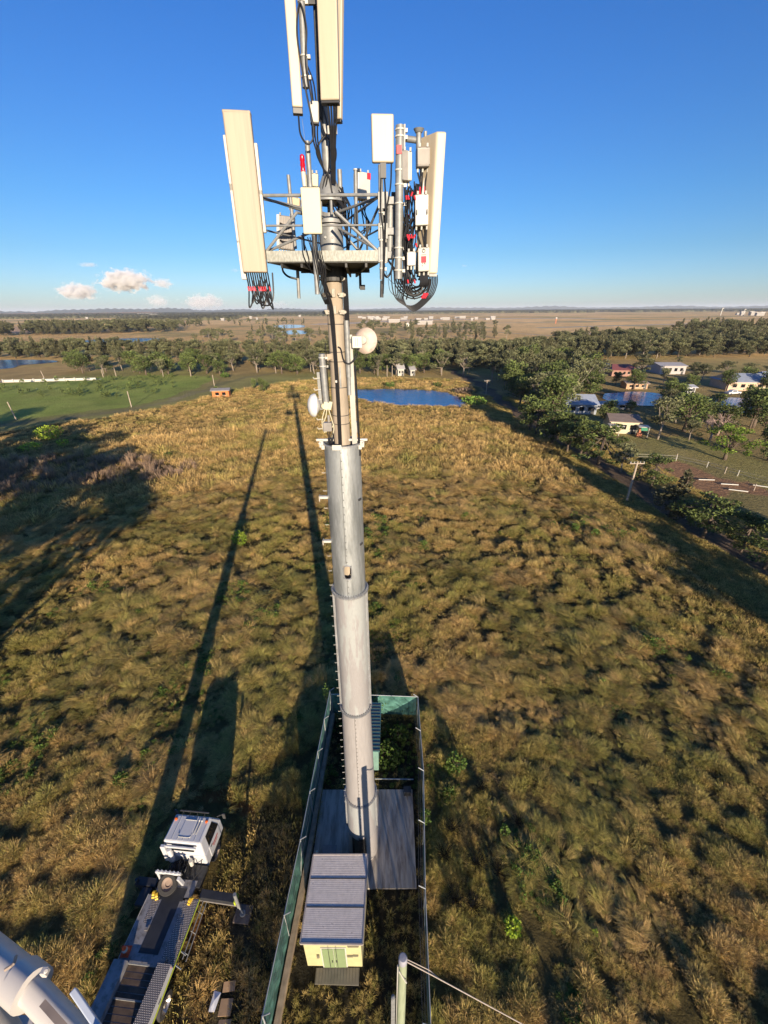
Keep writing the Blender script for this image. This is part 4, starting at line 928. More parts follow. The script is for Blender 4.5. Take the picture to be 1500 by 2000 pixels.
def pipe(name, label, px0, py0, px1, py1, Y, r_, m=None, clamps=(), cat='pipe', caps=True):
    a = onplane(px0, py0, Y); b = onplane(px1, py1, Y); o = thing(name, label, cat, tuple(b))
    MB().cyl(b, a, r_, n=14).build('tube', m or M_steel, o, smooth=True)
    for f in clamps:
        p = b.lerp(a, f); c = MB(); c.lathe([(r_+.001, 0), (r_+.013, 0), (r_+.013, .025), (r_+.001, .025)], p, 14, axis=(a-b)); c.box(p+Vector((r_+.03, 0, 0)), (.06, .07, .06)); c.build('clamp', M_white, o)
    return o, a, b
def cables(o, starts, r_=.016, n=6, m=None, name='cable'):
    mb = MB()
    for pts in starts: mb.tube(spline(pts, n), r_, 6)
    return mb.build(name, m or M_black, o, smooth=True)
FYA = FY-.35
M_tan = mat('weathered_tan_radome', (.40, .32, .225), .5, var=.07, vscale=2, stretch=(9, 9, .25), dirt=(.34, .27, .19), dscale=1.2, dlo=.5, dhi=.65)
# left big sector antenna
o, a, b, w, rt, bk = panel('sector_antenna', 'long weathered beige panel antenna leaning at the left end of the platform', (460.5, 215), (498, 532), 54, 46, FYA-.1, .17, yaw=.10, m=M_tan, cap=0, seams=1)
for f, sx, hgt, nm in ((.70, -1, .95, 'a'), (.45, -1, 1.1, 'a'), (.12, -1, .75, 'a'), (.70, 1, .85, 'b'), (.40, 1, .75, 'b')): pass
for f, sx, hgt in ((.71, -1, .9), (.40, -1, 1.05), (.09, -1, .75), (.68, 1, .85), (.42, 1, .75)):
    p = b.lerp(a, f)+rt*sx*(w/2+(.01 if sx < 0 else .0))+bk*.13; t = (a-b).normalized(); rr_ = MB(); slabmb(p+t*hgt/2, p-t*hgt/2, .12 if sx < 0 else .11, rt, bk, .10, rr_)
    rr_.build('radio_unit', M_white, o, bevel=.015)
LAB = [('red_tape', M_red)]
st = []; tp = MB()
for k in range(11):
    s = b+rt*(-w/2+.05+w*.9*k/10)+bk*.09
    e = s+Vector((random.uniform(-.05, .12), random.uniform(-.05, .05), -.62+random.uniform(-.1, .12)))
    st.append([s, s+Vector((.02, 0, -.3)), e, e+Vector((.1*(1 if k < 6 else -1), .05, .16)), e+Vector((.2*(1 if k < 6 else -1), .1, .45))])
    if k % 5 != 4: tp.cyl(s+Vector((.01, 0, -.27)), s+Vector((.02, 0, -.36)), .020, n=8)
e1 = b-rt*.1+Vector((0, .05, -.5)); st.append([e1, e1+Vector((.15, 0, -.13)), e1+Vector((.33, 0, -.14)), e1+Vector((.44, 0, .05)), e1+Vector((.45, .1, .5))])
cables(o, st, .017); tp.build('red_tape', M_red, o)
w_ = MB(); pa = b-rt*(w/2-.0)+bk*.3
cables(o, [[b.lerp(a, .62)-rt*(w/2)+bk*.3, b.lerp(a, .56)-rt*(w/2+.07)+bk*.3, b.lerp(a, .5)-rt*(w/2+.06)+bk*.3, b.lerp(a, .46)-rt*(w/2)+bk*.3]], .012, name='loop_cable')
# two tall antennas on the mast top
o, a, b, w, rt, bk = panel('sector_antenna', 'slim cream panel antenna left of the mast top, running out of the photo', (562, -60), (581, 209), 25, 18, TY-.45, .14, yaw=.15, cap=.11)
cables(o, [[b+Vector((.0, .05, -.1)), b+Vector((.02, .02, -.45)), b+Vector((.18, 0, -.62)), b+Vector((.32, 0, -.4)), b+Vector((.2, 0, .3)), b+Vector((.1, 0, 1.1)), b+Vector((.2, 0, 1.55)), b+Vector((.3, 0, 1.2)), b+Vector((.24, 0, .7)), b+Vector((.32, 0, .1))]], .02)
o, a, b, w, rt, bk = panel('sector_antenna', 'wide cream panel antenna in front of the mast top, running out of the photo', (636, -60), (644, 195), 46, 32, TY-.75, .17, yaw=-.1, cap=.05)
cables(o, [[b+Vector((-.05+.06*k, .1, -.03)), b+Vector((-.04+.05*k, .15, -.25)), b+Vector((-.05+.03*k, .3, -.7)), b+Vector((-.08+.02*k, .5, -1.3))] for k in range(4)], .022)
b_ = MB(); p = b+Vector((.02, .25, -.42)); [b_.cyl(p+Vector((dx, 0, -.06)), p+Vector((dx, 0, .08)), .03, n=8) for dx in (-.1, -.02, .06)]; b_.build('connector', M_white, o)
o, a, b, w, rt, bk = panel('sector_antenna', 'cream panel antenna half hidden behind the wide mast top one', (661, -60), (659, 232), 16, 15, TY+.15, .13, yaw=-.3, cap=.06)
pipe('mounting_pipe', 'grey mounting pipe between the two tall mast top antennas', 587, -40, 597, 172, TY-.35, .07, clamps=(.1, .3, .8))
ob, a, b, w, rt, bk = panel('mast_bracket', 'dark vertical bracket channel beside the mast top', (612, -60), (625, 232), 8, 8, TY-.2, .2, m=M_dsteel, cat='bracket')
ob2 = MB(); ob2.bar(onplane(590, 4, TY-.3), onplane(618, 4, TY-.3), .06, .08); ob2.build('cross_arm', M_dsteel, ob)
o, a, b, w, rt, bk = panel('junction_box', 'small white box under the mast top antennas', (613, 196), (614, 239), 17, 17, TY-.35, .12, m=M_white, cap=.03, cat='box')
cables(o, [[b+Vector((-.06+.06*k, .05, 0)), b+Vector((-.05+.05*k, 0, -.3)), b+Vector((.05+.02*k, .05, -.6)), b+Vector((.15, .1, -.85))] for k in range(3)], .018)
cables(o, [[a+Vector((-.02+.06*k, .05, 0)), a+Vector((-.05+.06*k, .0, .3)), a+Vector((-.15+.03*k, .0, .6))] for k in range(2)], .016, name='upper_cable')
# small panels
o, a, b, w, rt, bk = panel('panel_antenna', 'short pale yellow panel antenna in front of the head tube', (605, 365), (611, 457), 38, 37, FY-.32, .10, m=M_cream2)
po, pa, pb = pipe('antenna_pole', 'grey pole hanging below the short pale yellow panel', 613, 457, 620, 575, FY-.2, .055)
cables(o, [[b+Vector((-.02+.03*k, .08, 0)), b+Vector((-.02+.035*k, .0, -.3)), b+Vector((.02+.04*k, .03, -.7)), b+Vector((.06+.03*k, .12, -1.1)), b+Vector((.14+.02*k, .3, -1.35))] for k in range(6)], .012)
o, a, b, w, rt, bk = panel('panel_antenna', 'cream panel antenna with rounded corners raised at the right of the platform', (747, 221), (748.5, 317), 44, 43, FY-.1, .12, yaw=.1)
MB().bar(b+Vector((.0, .06, 0)), b+Vector((.0, .06, -.25)), .12, .08).build('bottom_plug', M_black, o)
cables(o, [[b+Vector((-.05, .05, -.2)), b+Vector((-.06, .03, -.8)), b+Vector((.0, .03, -1.3)), b+Vector((-.03, .05, -2.2))], [b+Vector((.02, .05, -.2)), b+Vector((.05, .0, -.7)), b+Vector((.03, .03, -1.4)), b+Vector((-.02, .05, -2.4))], [b+Vector((.17, .05, 0)), b+Vector((.15, .05, -.4)), b+Vector((.05, .02, -.9)), b+Vector((.02, .05, -1.5))]], .017)
pipe('antenna_pole', 'long grey pole carrying the raised cream panel at the right corner of the platform', 743, 322, 746, 546, FY, .05, clamps=(.1, .17, .36, .48, .6))
pipe('antenna_pole', 'dark tail pole hanging below the right platform corner', 746, 548, 745.5, 581, FY, .042, m=M_dsteel)
pipe('mounting_pipe', 'short thick grey pipe just right of the platform corner', 763, 388, 761, 500, FY+.1, .085, clamps=(.45,))
o, a, b = pipe('mounting_pipe', 'tall thick galvanised pipe carrying the far right radio cluster', 781.5, 245, 778, 545, FY-.15, .088, clamps=(.06, .15, .22, .52, .64, .73, .93, .97))
st_ = MB(); p = onplane(779.5, 292, FY-.24); st_.box(p, (.10, .02, .14)); st_.build('red_label', M_red, o)
ca = MB(); q1 = onplane(786, 270, FY-.1); q2 = onplane(828, 276, FY+.05); ca.tube([q1, q2], .055, 10); ca.box(q1+Vector((.04, 0, -.02)), (.03, .2, .42)); ca.build('cross_arm', M_steel, o, smooth=True)
for px, y0, y1, r_ in ((818, 252, 292, .055), (831, 257, 290, .035)):
    q = MB(); u_ = onplane(px, y0, FY-.05); l_ = onplane(px-.5, y1, FY-.05); q.cyl(l_, u_, r_, n=12)
    if r_ > .05: q.cyl(u_+Vector((0, 0, -.06)), u_, .07, .11, n=14)
    q.build('stub_pipe', M_steel, o, smooth=True)
for y_, x0, x1 in ((392, 748, 782), (452, 748, 780), (498, 748, 780)):
    q = MB(); u_ = onplane(x0, y_, FY+.02); l_ = onplane(x1, y_, FY); q.bar(u_, l_, .09, .14); q.box(u_, (.22, .12, .3)); q.build('bracket', M_steel, o, bevel=.01)
q = MB(); u_ = onplane(757, 440, FY+.5); q.box(u_+Vector((0, 0, -.1)), (.32, .2, 1.15)); u_ = onplane(771, 435, FY+.45); q.box(u_, (.16, .2, 1.1)); q.build('dark_panel', M_dsteel, o, bevel=.01)  # dark steel boxes set back behind the corner pipes
# far right big antenna: box seen on its side
a = onplane(851, 262, FY-.2); b = onplane(836, 536, FY-.2); o = thing('sector_antenna', 'long cream panel antenna seen side on at the far right of the platform', 'antenna', tuple(b))
t = (a-b).normalized(); rt = Vector((math.cos(-.80), math.sin(-.80), 0)); rt = (rt-t*rt.dot(t)).normalized(); bk = t.cross(rt); bk = bk if bk.y > 0 else -bk
wf_ = .24; sd = .42
F0 = b+Vector((.10, -.16, 0)); F1 = a+Vector((.10, -.16, 0))
# front strip faces the camera, deep side runs back-left
r1_ = Vector((1, 0, 0)); r1_ = (r1_-t*r1_.dot(t)).normalized(); dv = Vector((-.62, .78, 0)).normalized(); dv = (dv-t*dv.dot(t)).normalized()
def sheared(b0, b1, wx, dd): return MB().hexa([b0-r1_*wx/2, b0+r1_*wx/2, b0+r1_*wx/2+dv*dd, b0-r1_*wx/2+dv*dd, b1-r1_*wx/2, b1+r1_*wx/2, b1+r1_*wx/2+dv*dd, b1-r1_*wx/2+dv*dd])
sheared(F0, F1, .20, .46).build('radome', M_cream, o, bevel=.03)
sheared(F0-t*.05, F0-t*.002, .17, .42).build('end_cap', M_steel, o)
st = []; tp = MB()
for k in range(6):
    s = F0+Vector((-.08+.035*k, .05, -.02)); st.append([s, s+Vector((.0, 0, -.2)), s+Vector((-.12, 0, -.45)), s+Vector((-.4-.02*k, .05, -.62-.02*k)), s+Vector((-.75, .1, -.45)), s+Vector((-.85+.05*k, .15, .0)), s+Vector((-.8+.05*k, .2, .6))]); 
    if k < 3: tp.cyl(s+Vector((-.09, -.01, -.36)), s+Vector((-.16, -.01, -.46)), .024, n=8)
cables(o, st, .013); tp.build('red_tape', M_red, o)
# radios
def radio(name, label, x0, y0, x1, y1, Y, th, m, fins=0, side=0, cap=.04, extra=None, cat='radio unit', yaw=0, group=None):
    a, b, w, rt, bk = slab(((x0+x1)/2, y0), ((x0+x1)/2, y1), x1-x0, x1-x0, Y, th, yaw); o = thing(name, label, cat, tuple(b), 0, group)
    slabmb(a, b, w, rt, bk, th).build('housing', m, o, bevel=.02)
    if fins:
        f_ = MB(); t = (a-b).normalized(); L_ = (a-b).length
        for k in range(fins):
            p = b+rt*(-w/2+w*(k+.5)/fins)-bk*.022; slabmb(p+t*(L_-.03), p+t*.03, w/fins*.4, rt, bk, .022, f_)
        f_.build('cooling_fins', m, o)
    h_ = MB(); t = (a-b).normalized(); [h_.box(a+rt*sx*w*.3+t*.02, (.04, .05, .06)) for sx in (-1, 1)]; h_.build('lug', M_steel, o)
    n = max(3, int(w/.07)); c_ = MB()
    for k in range(n): p = b+rt*(-w*.4+w*.8*k/(n-1))+bk*th*.5; c_.cyl(p, p+Vector((0, 0, -.07)), .02, n=8)
    c_.build('connector', M_white, o)
    return o, a, b, w, rt, bk, n
RC = FY-.3
def drops(o, b, w, rt, bk, n, th, L_, red=1, amp=.08):
    st = []; tp = MB()
    for k in range(n):
        s = b+rt*(-w*.4+w*.8*k/max(n-1, 1))+bk*th*.5+Vector((0, 0, -.06)); st.append([s, s+Vector((random.uniform(-amp, amp), 0, -L_*.3)), s+Vector((random.uniform(-amp, amp)*2, .05, -L_*.7)), s+Vector((random.uniform(-amp, amp)*2, .1, -L_))])
        if red and k % 2 == 0: z_ = L_*random.uniform(.25, .4); q = s.lerp(s+Vector((0, 0, -L_)), z_/L_); tp.cyl(q, q+Vector((.02, 0, -.07)), .018, n=8)
    cables(o, st, .017); 
    if tp.v: tp.build('red_tape', M_red, o)
r1 = radio('radio_unit', 'grey finned radio at the top of the far right cluster', 815, 286, 840, 325, RC, .22, M_rru, fins=12, yaw=.1); drops(*r1[:1], r1[2], r1[3], r1[4], r1[5], r1[6], .22, 1.0)
r2 = radio('radio_unit', 'two part beige radio just right of the thick galvanised pipe', 786, 294, 806, 352, RC+.05, .28, M_white, yaw=.35); drops(r2[0], r2[2], r2[3], r2[4], r2[5], r2[6], .28, 1.6)
q = MB(); a_, b__, w__, rt_, bk_ = r2[1], r2[2], r2[3], r2[4], r2[5]; slabmb(a_-rt_*(w__/2-.06), b__-rt_*(w__/2-.06), .1, rt_, bk_*-1, .012, q); q.build('side_panel', M_rru, r2[0])
r3 = radio('radio_unit', 'white rounded radio with side handles halfway down the far right cluster', 811, 379, 837, 440, RC-.1, .16, M_white); drops(r3[0], r3[2], r3[3], r3[4], r3[5], r3[6], .16, .95)
hd = MB(); a, b, w, rt, bk = r3[1:6]; [hd.tube([b.lerp(a, f0)+rt*sx-bk*.02, b.lerp(a, f0+.05)+rt*sx-bk*.04, b.lerp(a, f0+.16)+rt*sx-bk*.02], .012, 6) for sx in (-w*.38, w*.38) for f0 in (.35,)]; hd.build('handle', M_rru, r3[0])
whp = MB(); whp.cyl(a+rt*.02+Vector((0, .05, -.02)), a+rt*.02+Vector((.02, .05, .28)), .035, .004, n=10); whp.build('cone_cap', M_white, r3[0]); rc_ = MB(); [rc_.cyl(a+rt*dx+Vector((0, .05, 0)), a+rt*dx+Vector((0, .05, .13)), .016, n=8) for dx in (-.04, .05)]; rc_.build('red_sleeve', M_red, r3[0])
r4 = radio('power_box', 'blank white box low in the far right cluster, left of the labelled one', 795, 491, 812, 519, RC-.05, .12, M_white, cat='box'); drops(r4[0], r4[2], r4[3], r4[4], r4[5], r4[6], .12, .6)
r5 = radio('power_box', 'white box with a red square and a small logo in the far right cluster', 816.5, 483, 838.5, 530, RC-.15, .22, M_white, cat='box', yaw=-.12)
a, b, w, rt, bk = r5[1:6]; t = (a-b).normalized(); L_ = (a-b).length
q = MB(); c = b.lerp(a, .50)-bk*.005; slabmb(c+t*.06, c-t*.06, .11, rt, bk, .004, q); q.build('red_label', M_red, r5[0])
q = MB(); c = b.lerp(a, .86)-bk*.006; q.tube([c+rt*.032*math.cos(i*.7)+t*.036*math.sin(i*.7) for i in range(10)], .006, 6); q.tube([c+t*.01, c+t*.04], .007, 6); q.bar(c-t*.075-rt*.05, c-t*.075+rt*.05, .008, .006)
for fx, fy in ((-.02, .34), (.02, .34), (.03, .31), (-.03, .24)): q.box(b.lerp(a, fy)+rt*fx-bk*.004, (.016, .004, .02))
q.build('logo', M_ink, r5[0]); 
st = []
for k in range(9):
    s = b+rt*(-w*.35+w*.7*k/8)+bk*.12; e = onplane(790+k*3, 560+random.uniform(-6, 14), RC+.1); st.append([s, s+Vector((0, 0, -.25)), e+Vector((.15, 0, .0)), e, e+Vector((-.15, .05, .2)), e+Vector((-.18, .1, .8))])
cables(r5[0], st, .013)
# mass of jumper cables of the right cluster
jb = thing('jumper_cables', 'thick tangle of black jumper cables with red tape hanging in the far right cluster', 'cables', tuple(onplane(800, 580, RC+.1)))
st = []; tp = MB(); g = random.Random(77)
for k in range(26):
    x0 = g.uniform(789, 818); st.append([onplane(x0, g.uniform(352, 372), RC+g.uniform(.1, .3)), onplane(x0+g.uniform(-9, 6), g.uniform(400, 430), RC+g.uniform(0, .25)), onplane(g.uniform(787, 812), g.uniform(450, 480), RC+g.uniform(0, .25)), onplane(g.uniform(788, 806), 520, RC+.15), onplane(g.uniform(789, 808), 550, RC+.1)])
    if k % 3 == 0: p = onplane(g.uniform(793, 812), g.choice((382, 375, 462, 458, 548)), RC-.12); tp.cyl(p, p+Vector((g.uniform(-.04, .04), 0, -.07)), .017, n=8)
for k in range(4): st.append([onplane(752+k*.8, 503, FY), onplane(768+k, 525, FY-.1), onplane(772+k*4, 556-k*2, RC+.1), onplane(790+k*2, 577-k*4, RC+.05), onplane(812, 583-k*4, RC+.05), onplane(834-k, 570-k*4, RC+.05), onplane(842-k*2, 545, RC)])
for k in range(4): st.append([onplane(790+k*3, 540, RC+.05), onplane(788+k*4, 562, RC), onplane(802+k*2, 576, RC), onplane(822, 570, RC), onplane(826+k, 545, RC)])
cables(jb, st, .014, name='cable_bundle'); tp.build('red_tape', M_red, jb)
r6 = radio('radio_unit', 'white radio with a red square standing behind the right half of the headframe', 698, 336, 725, 389, TY+1.5, .3, M_white, yaw=.5); drops(r6[0], r6[2], r6[3], r6[4], r6[5], r6[6], .3, .7, red=0)
a, b, w, rt, bk = r6[1:6]; t = (a-b).normalized(); q = MB(); c = b.lerp(a, .86)+rt*w*.36-bk*.006; slabmb(c+t*.08, c-t*.06, .11, rt, bk, .005, q); q.build('red_label', M_red, r6[0])
pipe('mounting_pipe', 'thin grey pipe left of the radio with the red square', 694.5, 330, 696, 452, TY+.35, .045, clamps=(.6, .98))
r7 = radio('radio_unit', 'tan box on a pole left of the short pale yellow panel', 561, 385, 585, 402, TY+.8, .25, mat('tan_box', (.6, .47, .3), .6))
pipe('antenna_pole', 'thin grey pole rising through the tan box', 563, 342, 577, 486, TY+.7, .045)
r8 = radio('radio_unit', 'grey finned radio with a white edge behind the left half of the headframe', 541, 421, 574, 487, TY+.9, .2, M_rru, fins=7)
a, b, w, rt, bk = r8[1:6]; q = MB(); slabmb(a-rt*w*.42-bk*.03, b-rt*w*.42-bk*.03, w*.16, rt, bk, .05, q); q.build('white_edge', M_white, r8[0]); cables(r8[0], [[b.lerp(a, f)-rt*w*.3-bk*.05, b.lerp(a, f-.04)-bk*.08, b.lerp(a, f+.02)+rt*w*.45-bk*.05] for f in (.25, .5, .75)], .02)
r9 = radio('radio_unit', 'small cream box left of the mast foot, nearer the red lamp', 593.5, 340, 604, 366, TY+.1, .1, M_cream2)
r10 = radio('radio_unit', 'small cream box left of the mast foot, nearer the mast', 607.5, 338, 621, 364, TY+.15, .12, M_cream2)
pipe('antenna_pole', 'grey pole standing above the short pale yellow panel', 600, 276, 606, 366, TY-.1, .06)
pipe('antenna_pole', 'pole with dark sleeve hanging under the left part of the platform', 580, 505, 584, 583, TY-.2, .042)
lt = thing('obstruction_light', 'small red warning lamp left of the mast foot', 'lamp', tuple(onplane(593, 345, TY)))
p = onplane(592, 334, TY); q = MB(); q.lathe([(.0, .34), (.05, .31), (.062, .22), (.05, .2), (.062, .12), (.05, .1), (.062, .0)], p-Vector((0, 0, .02)), 14); q.build('lens', mat('red_lens', (.55, .0, .02), .25), lt, smooth=True)
q = MB(); q.cyl(p-Vector((-.01, 0, .3)), p, .05, .06, n=12); q.build('lamp_base', M_white, lt, smooth=True)
tb = MB(); tb = thing('tension_wire', 'thin wire slanting down from the slim mast top antenna to the platform', 'wire', tuple(onplane(606, 340, TY-.3)))
MB().tube([onplane(590, 232, TY-.3), onplane(604, 340, TY-.3)], .004, 5).build('wire', M_steel, tb)
tb = thing('drooping_cable', 'black cable drooping under the left part of the platform', 'cable', tuple(onplane(560, 540, TY-.3)))
cables(tb, [[onplane(523, 512, FY), onplane(548, 513, FY+.3), onplane(553, 530, TY-.3), onplane(563, 540, TY-.3), onplane(580, 545, TY-.25)], [onplane(750, 535, FY-.05), onplane(756, 541, FY), onplane(764, 530, FY), onplane(768, 505, FY)]], .025)
tw = thing('thin_wires', 'thin loose wires hanging below the right platform corner', 'wire', tuple(onplane(760, 560, FY)))
cables(tw, [[onplane(750, 510, FY), onplane(757, 540, FY), onplane(770, 554, FY), onplane(781, 546, FY)], [onplane(758, 545, FY), onplane(762, 568, FY), onplane(774, 577, FY), onplane(783, 560, FY)]], .006)
# dishes
dm = mat('weathered_dish', (.62, .50, .43), .6, var=.18, vscale=4, dirt=(.42, .3, .26), dscale=3, dlo=.55, dhi=.75)
d1 = thing('dish_antenna', 'weathered round microwave dish on the right side of the shaft', 'dish', tuple(onplane(684, 700, TY-.1)))
c = onplane(712, 665, TY+.1); ax_ = Vector((-.35, -.9, .15)).normalized()
q = MB(); q.lathe([(.0, .06), (.09, .05), (.22, .02), (.335, -.06), (.345, -.08), (.33, -.1), (.2, -.07), (0, -.03)], c, 40, axis=ax_); q.build('reflector', dm, d1, smooth=True)
q = MB(); q.lathe([(.13, .055), (.14, .055), (.14, .04), (.13, .04)], c, 30, axis=ax_); q.lathe([(0, .14), (.1, .12), (.11, .04)], c, 24, axis=ax_); q.build('hub', M_white, d1, smooth=True)
q = MB(); q.box(onplane(697, 668, TY-.28), (.27, .16, .30), Matrix.Rotation(R(8), 3, 'Z')); q.build('radio_box', M_white, d1, bevel=.02); q = MB(); [q.box(onplane(697, 668, TY-.37)+Vector((dx, 0, 0)), (.012, .01, .2)) for dx in (-.03, .02)]; q.build('handle', M_rru, d1)
q = MB(); q.cyl((TX+.30, TY-.16, 24.8), (TX+.30, TY-.16, 26.2), .06, n=14); q.bar(onplane(680, 665, TY-.15), onplane(692, 667, TY-.2), .06, .1); q.build('bracket', M_steel, d1, smooth=True)
cables(d1, [[onplane(694, 682, TY-.2), onplane(692, 700, TY-.2), onplane(681, 710, TY-.25), onplane(671, 702, TY-.28), onplane(666, 682, TY-.3), onplane(660, 677, TY-.3)], [onplane(697, 682, TY-.2), onplane(696, 698, TY-.2), onplane(683, 711, TY-.25), onplane(672, 706, TY-.28)]], .016)
d2 = thing('dish_antenna', 'white drum dish facing left, on a pipe left of the shaft', 'dish', tuple(onplane(630, 800, TY-.2)))
c = onplane(621, 792, TY-.15); ax_ = Vector((-.93, -.3, .1)).normalized()
q = MB(); q.lathe([(0, .30), (.16, .28), (.29, .21), (.335, .12), (.325, .08), (.10, -.06), (0, -.06)], c, 40, axis=ax_); q.build('drum', mat('clean_white', (.82, .81, .78), .4, var=.03), d2, smooth=True)
q = MB(); q.box(onplane(637, 792, TY-.22), (.16, .14, .22), Matrix.Rotation(R(20), 3, 'Y')); q.box(onplane(645, 792, TY-.22), (.10, .12, .24), Matrix.Rotation(R(15), 3, 'Y')); q.cyl(onplane(628, 793, TY-.18), onplane(640, 793, TY-.18), .07, n=12); q.build('radio_box', M_cream2, d2, bevel=.015)
pp_, a, b = pipe('mounting_pipe', 'grey pipe holding the white drum dish beside the shaft', 628.5, 691, 637, 786, TY-.2, .09, clamps=(.75, .92))
q = MB(); q.bar(onplane(634, 697, TY-.18), onplane(650, 696, TY-.15), .08, .14); q.bar(onplane(638, 703, TY-.2), onplane(648, 700, TY-.1), .05, .05); q.build('bracket', M_conc, pp_, bevel=.01)
q = MB(); u_ = onplane(622, 727, TY+.1); l_ = onplane(628, 800, TY+.1); q.bar(l_, u_, .1, .04, (0, -1, 0)); q.build('cable_tray', M_steel, pp_)
for py in (740, 762, 781, 820, 838): q = MB(); p = onplane(613+(py-740)*.09, py, TY-.1); q.tube([p+Vector((.18, 0, .02)), p, p+Vector((-.02, 0, .05))], .014, 6); q.build('peg', M_white, pp_)
cables(d2, [[onplane(638, 800, TY-.25), onplane(636, 815, TY-.25), onplane(630, 830, TY-.25), onplane(634, 845, TY-.25)], [onplane(642, 800, TY-.25), onplane(648, 820, TY-.25), onplane(652, 838, TY-.3), onplane(646, 860, TY-.3)], [onplane(634, 800, TY-.25), onplane(629, 822, TY-.25), onplane(633, 843, TY-.25), onplane(646, 838, TY-.25), onplane(652, 828, TY-.25)]], .014, m=M_cream2)
eq = thing('equipment_box', 'small grey box with cables just above the sleeve rim on the left', 'box', tuple(onplane(644, 845, TY-.3)))
q = MB(); q.box(onplane(640, 833, TY-.25), (.26, .2, .26)); q.box(onplane(642, 818, TY-.22), (.07, .08, .22)); q.build('housing', M_rru, eq, bevel=.02); cables(eq, [[onplane(640+3*k, 843, TY-.3), onplane(641+3*k, 852, TY-.32), onplane(643+2*k, 868, TY-.3)] for k in range(4)], .016)
eq = thing('equipment_box', 'white bracketed box just above the sleeve rim on the right', 'box', tuple(onplane(693, 845, TY)))
q = MB(); q.box(onplane(695, 834, TY), (.16, .2, .32), Matrix.Rotation(R(-12), 3, 'Y')); q.build('housing', M_white, eq, bevel=.02); q = MB(); [q.box(onplane(695, 838, TY-.12), (.14, .02, .02), Matrix.Rotation(R(45*s), 3, 'Y')) for s in (-1, 1)]; q.build('strut', M_white, eq)
# ------------------------------------------------------------------ fenced compound
M_slab = mat('stained_shade_concrete', (.50, .45, .38), .85, var=.2, vscale=1.2, bump=.25, bscale=18, stretch=(3, .5, 1), dirt=(.27, .23, .19), dscale=1.3, dlo=.45, dhi=.62)  # stretched stains also stand in for the fence's shadow streaks
sl = MB(); sl.prism(SLAB[::-1], -.1, .12); sl.build('concrete_slab', M_slab, label='stained concrete slab with painted shade streaks around the tower foot', kind='structure')
M_galv = mat('fence_galvanised', (.50, .52, .52), .5, .4, var=.15)
fm = bpy.data.materials.new('green_mesh'); fm.use_nodes = True; N, L = nt(fm); b = N['Principled BSDF']; b.inputs['Roughness'].default_value = .8
tc = N.new('ShaderNodeTexCoord'); no = N.new('ShaderNodeTexNoise'); no.inputs['Scale'].default_value = 2.5; no.inputs['Detail'].default_value = 5; L.new(tc.outputs['Object'], no.inputs['Vector'])
cr = N.new('ShaderNodeValToRGB'); cr.color_ramp.elements[0].position = .3; cr.color_ramp.elements[0].color = (.035, .115, .095, 1); cr.color_ramp.elements[1].position = .7; cr.color_ramp.elements[1].color = (.075, .20, .17, 1)
L.new(no.outputs[0], cr.inputs[0]); L.new(cr.outputs[0], b.inputs['Base Color']); tp = N.new('ShaderNodeBsdfTransparent'); ms = N.new('ShaderNodeMixShader')
nr = N.new('ShaderNodeMapRange'); nr.inputs[1].default_value = .35; nr.inputs[2].default_value = .65; nr.inputs[3].default_value = .72; nr.inputs[4].default_value = .93; L.new(no.outputs[0], nr.inputs[0]); L.new(nr.outputs[0], ms.inputs[0])
L.new(tp.outputs[0], ms.inputs[1]); L.new(b.outputs[0], ms.inputs[2]); L.new(ms.outputs[0], N['Material Output'].inputs[0])
M_barb = mat('barbed_wire', (.3, .3, .3), .5, .5)
def fence(label, pts, inward, step=2.9, hgt=2.1, kerb=None, arms=True):
    o = thing('mesh_fence', label, 'fence', (pts[0][0], pts[0][1], 0)); pb_ = MB(); rl = MB(); wr_ = MB(); inw = Vector((*inward, 0))
    for a, b in zip(pts[:-1], pts[1:]):
        a = Vector((*a, 0)); b = Vector((*b, 0)); n = max(1, round((b-a).length/step)); d = (b-a).normalized(); nrm = Vector((-d.y, d.x, 0))
        m_ = max(4, int((b-a).length/.35)); base = len(pb_.v)
        for i in range(m_+1):
            p = a.lerp(b, i/m_); 
            for z in (.12, .8, 1.45, hgt): w = math.sin(i*2.1+z*3)*.03*(1 if .2 < z < 2 else 0); q = p+nrm*w+Vector((0, 0, z)); pb_.v.append(tuple(q))
        for i in range(m_):
            for j in range(3): k = base+i*4+j; pb_.f.append((k, k+4, k+5, k+1))
        rl.cyl(a+Vector((0, 0, hgt)), b+Vector((0, 0, hgt)), .022, n=6)
        for i in range(n+1):
            if i == n and (b.x, b.y) != tuple(pts[-1][:2]): continue
            p = a.lerp(b, i/n); q = MB(); q.cyl(p, p+Vector((0, 0, hgt+.03)), .03, n=8)
            if arms: q.cyl(p+Vector((0, 0, hgt+.02)), p+inw*.33+Vector((0, 0, hgt+.33)), .025, n=6)
            q.cyl(p+Vector((0, 0, hgt*.75)), p+d*.8+Vector((0, 0, .1)), .016, n=6) if i % 2 == 0 and arms else None
            q.build('post', M_galv, o)
        if arms:
            for f in (.3, .65, 1): wr_.tube([a+inw*.33*f+Vector((0, 0, hgt+.33*f)), b+inw*.33*f+Vector((0, 0, hgt+.33*f))], .004, 4)
    pb_.build('mesh_panel', fm, o); rl.build('rail', M_galv, o)
    if wr_.v: wr_.build('barbed_wire', M_barb, o)
    if kerb:
        kb = MB(); 
        for a, b in zip(kerb[:-1], kerb[1:]): kb.bar((a[0], a[1], .2), (b[0], b[1], .2), .24, .5)
        kb.build('kerb', mat('sandy_concrete', (.38, .29, .2), .9, var=.3, vscale=3, bump=.3), o)
    return o
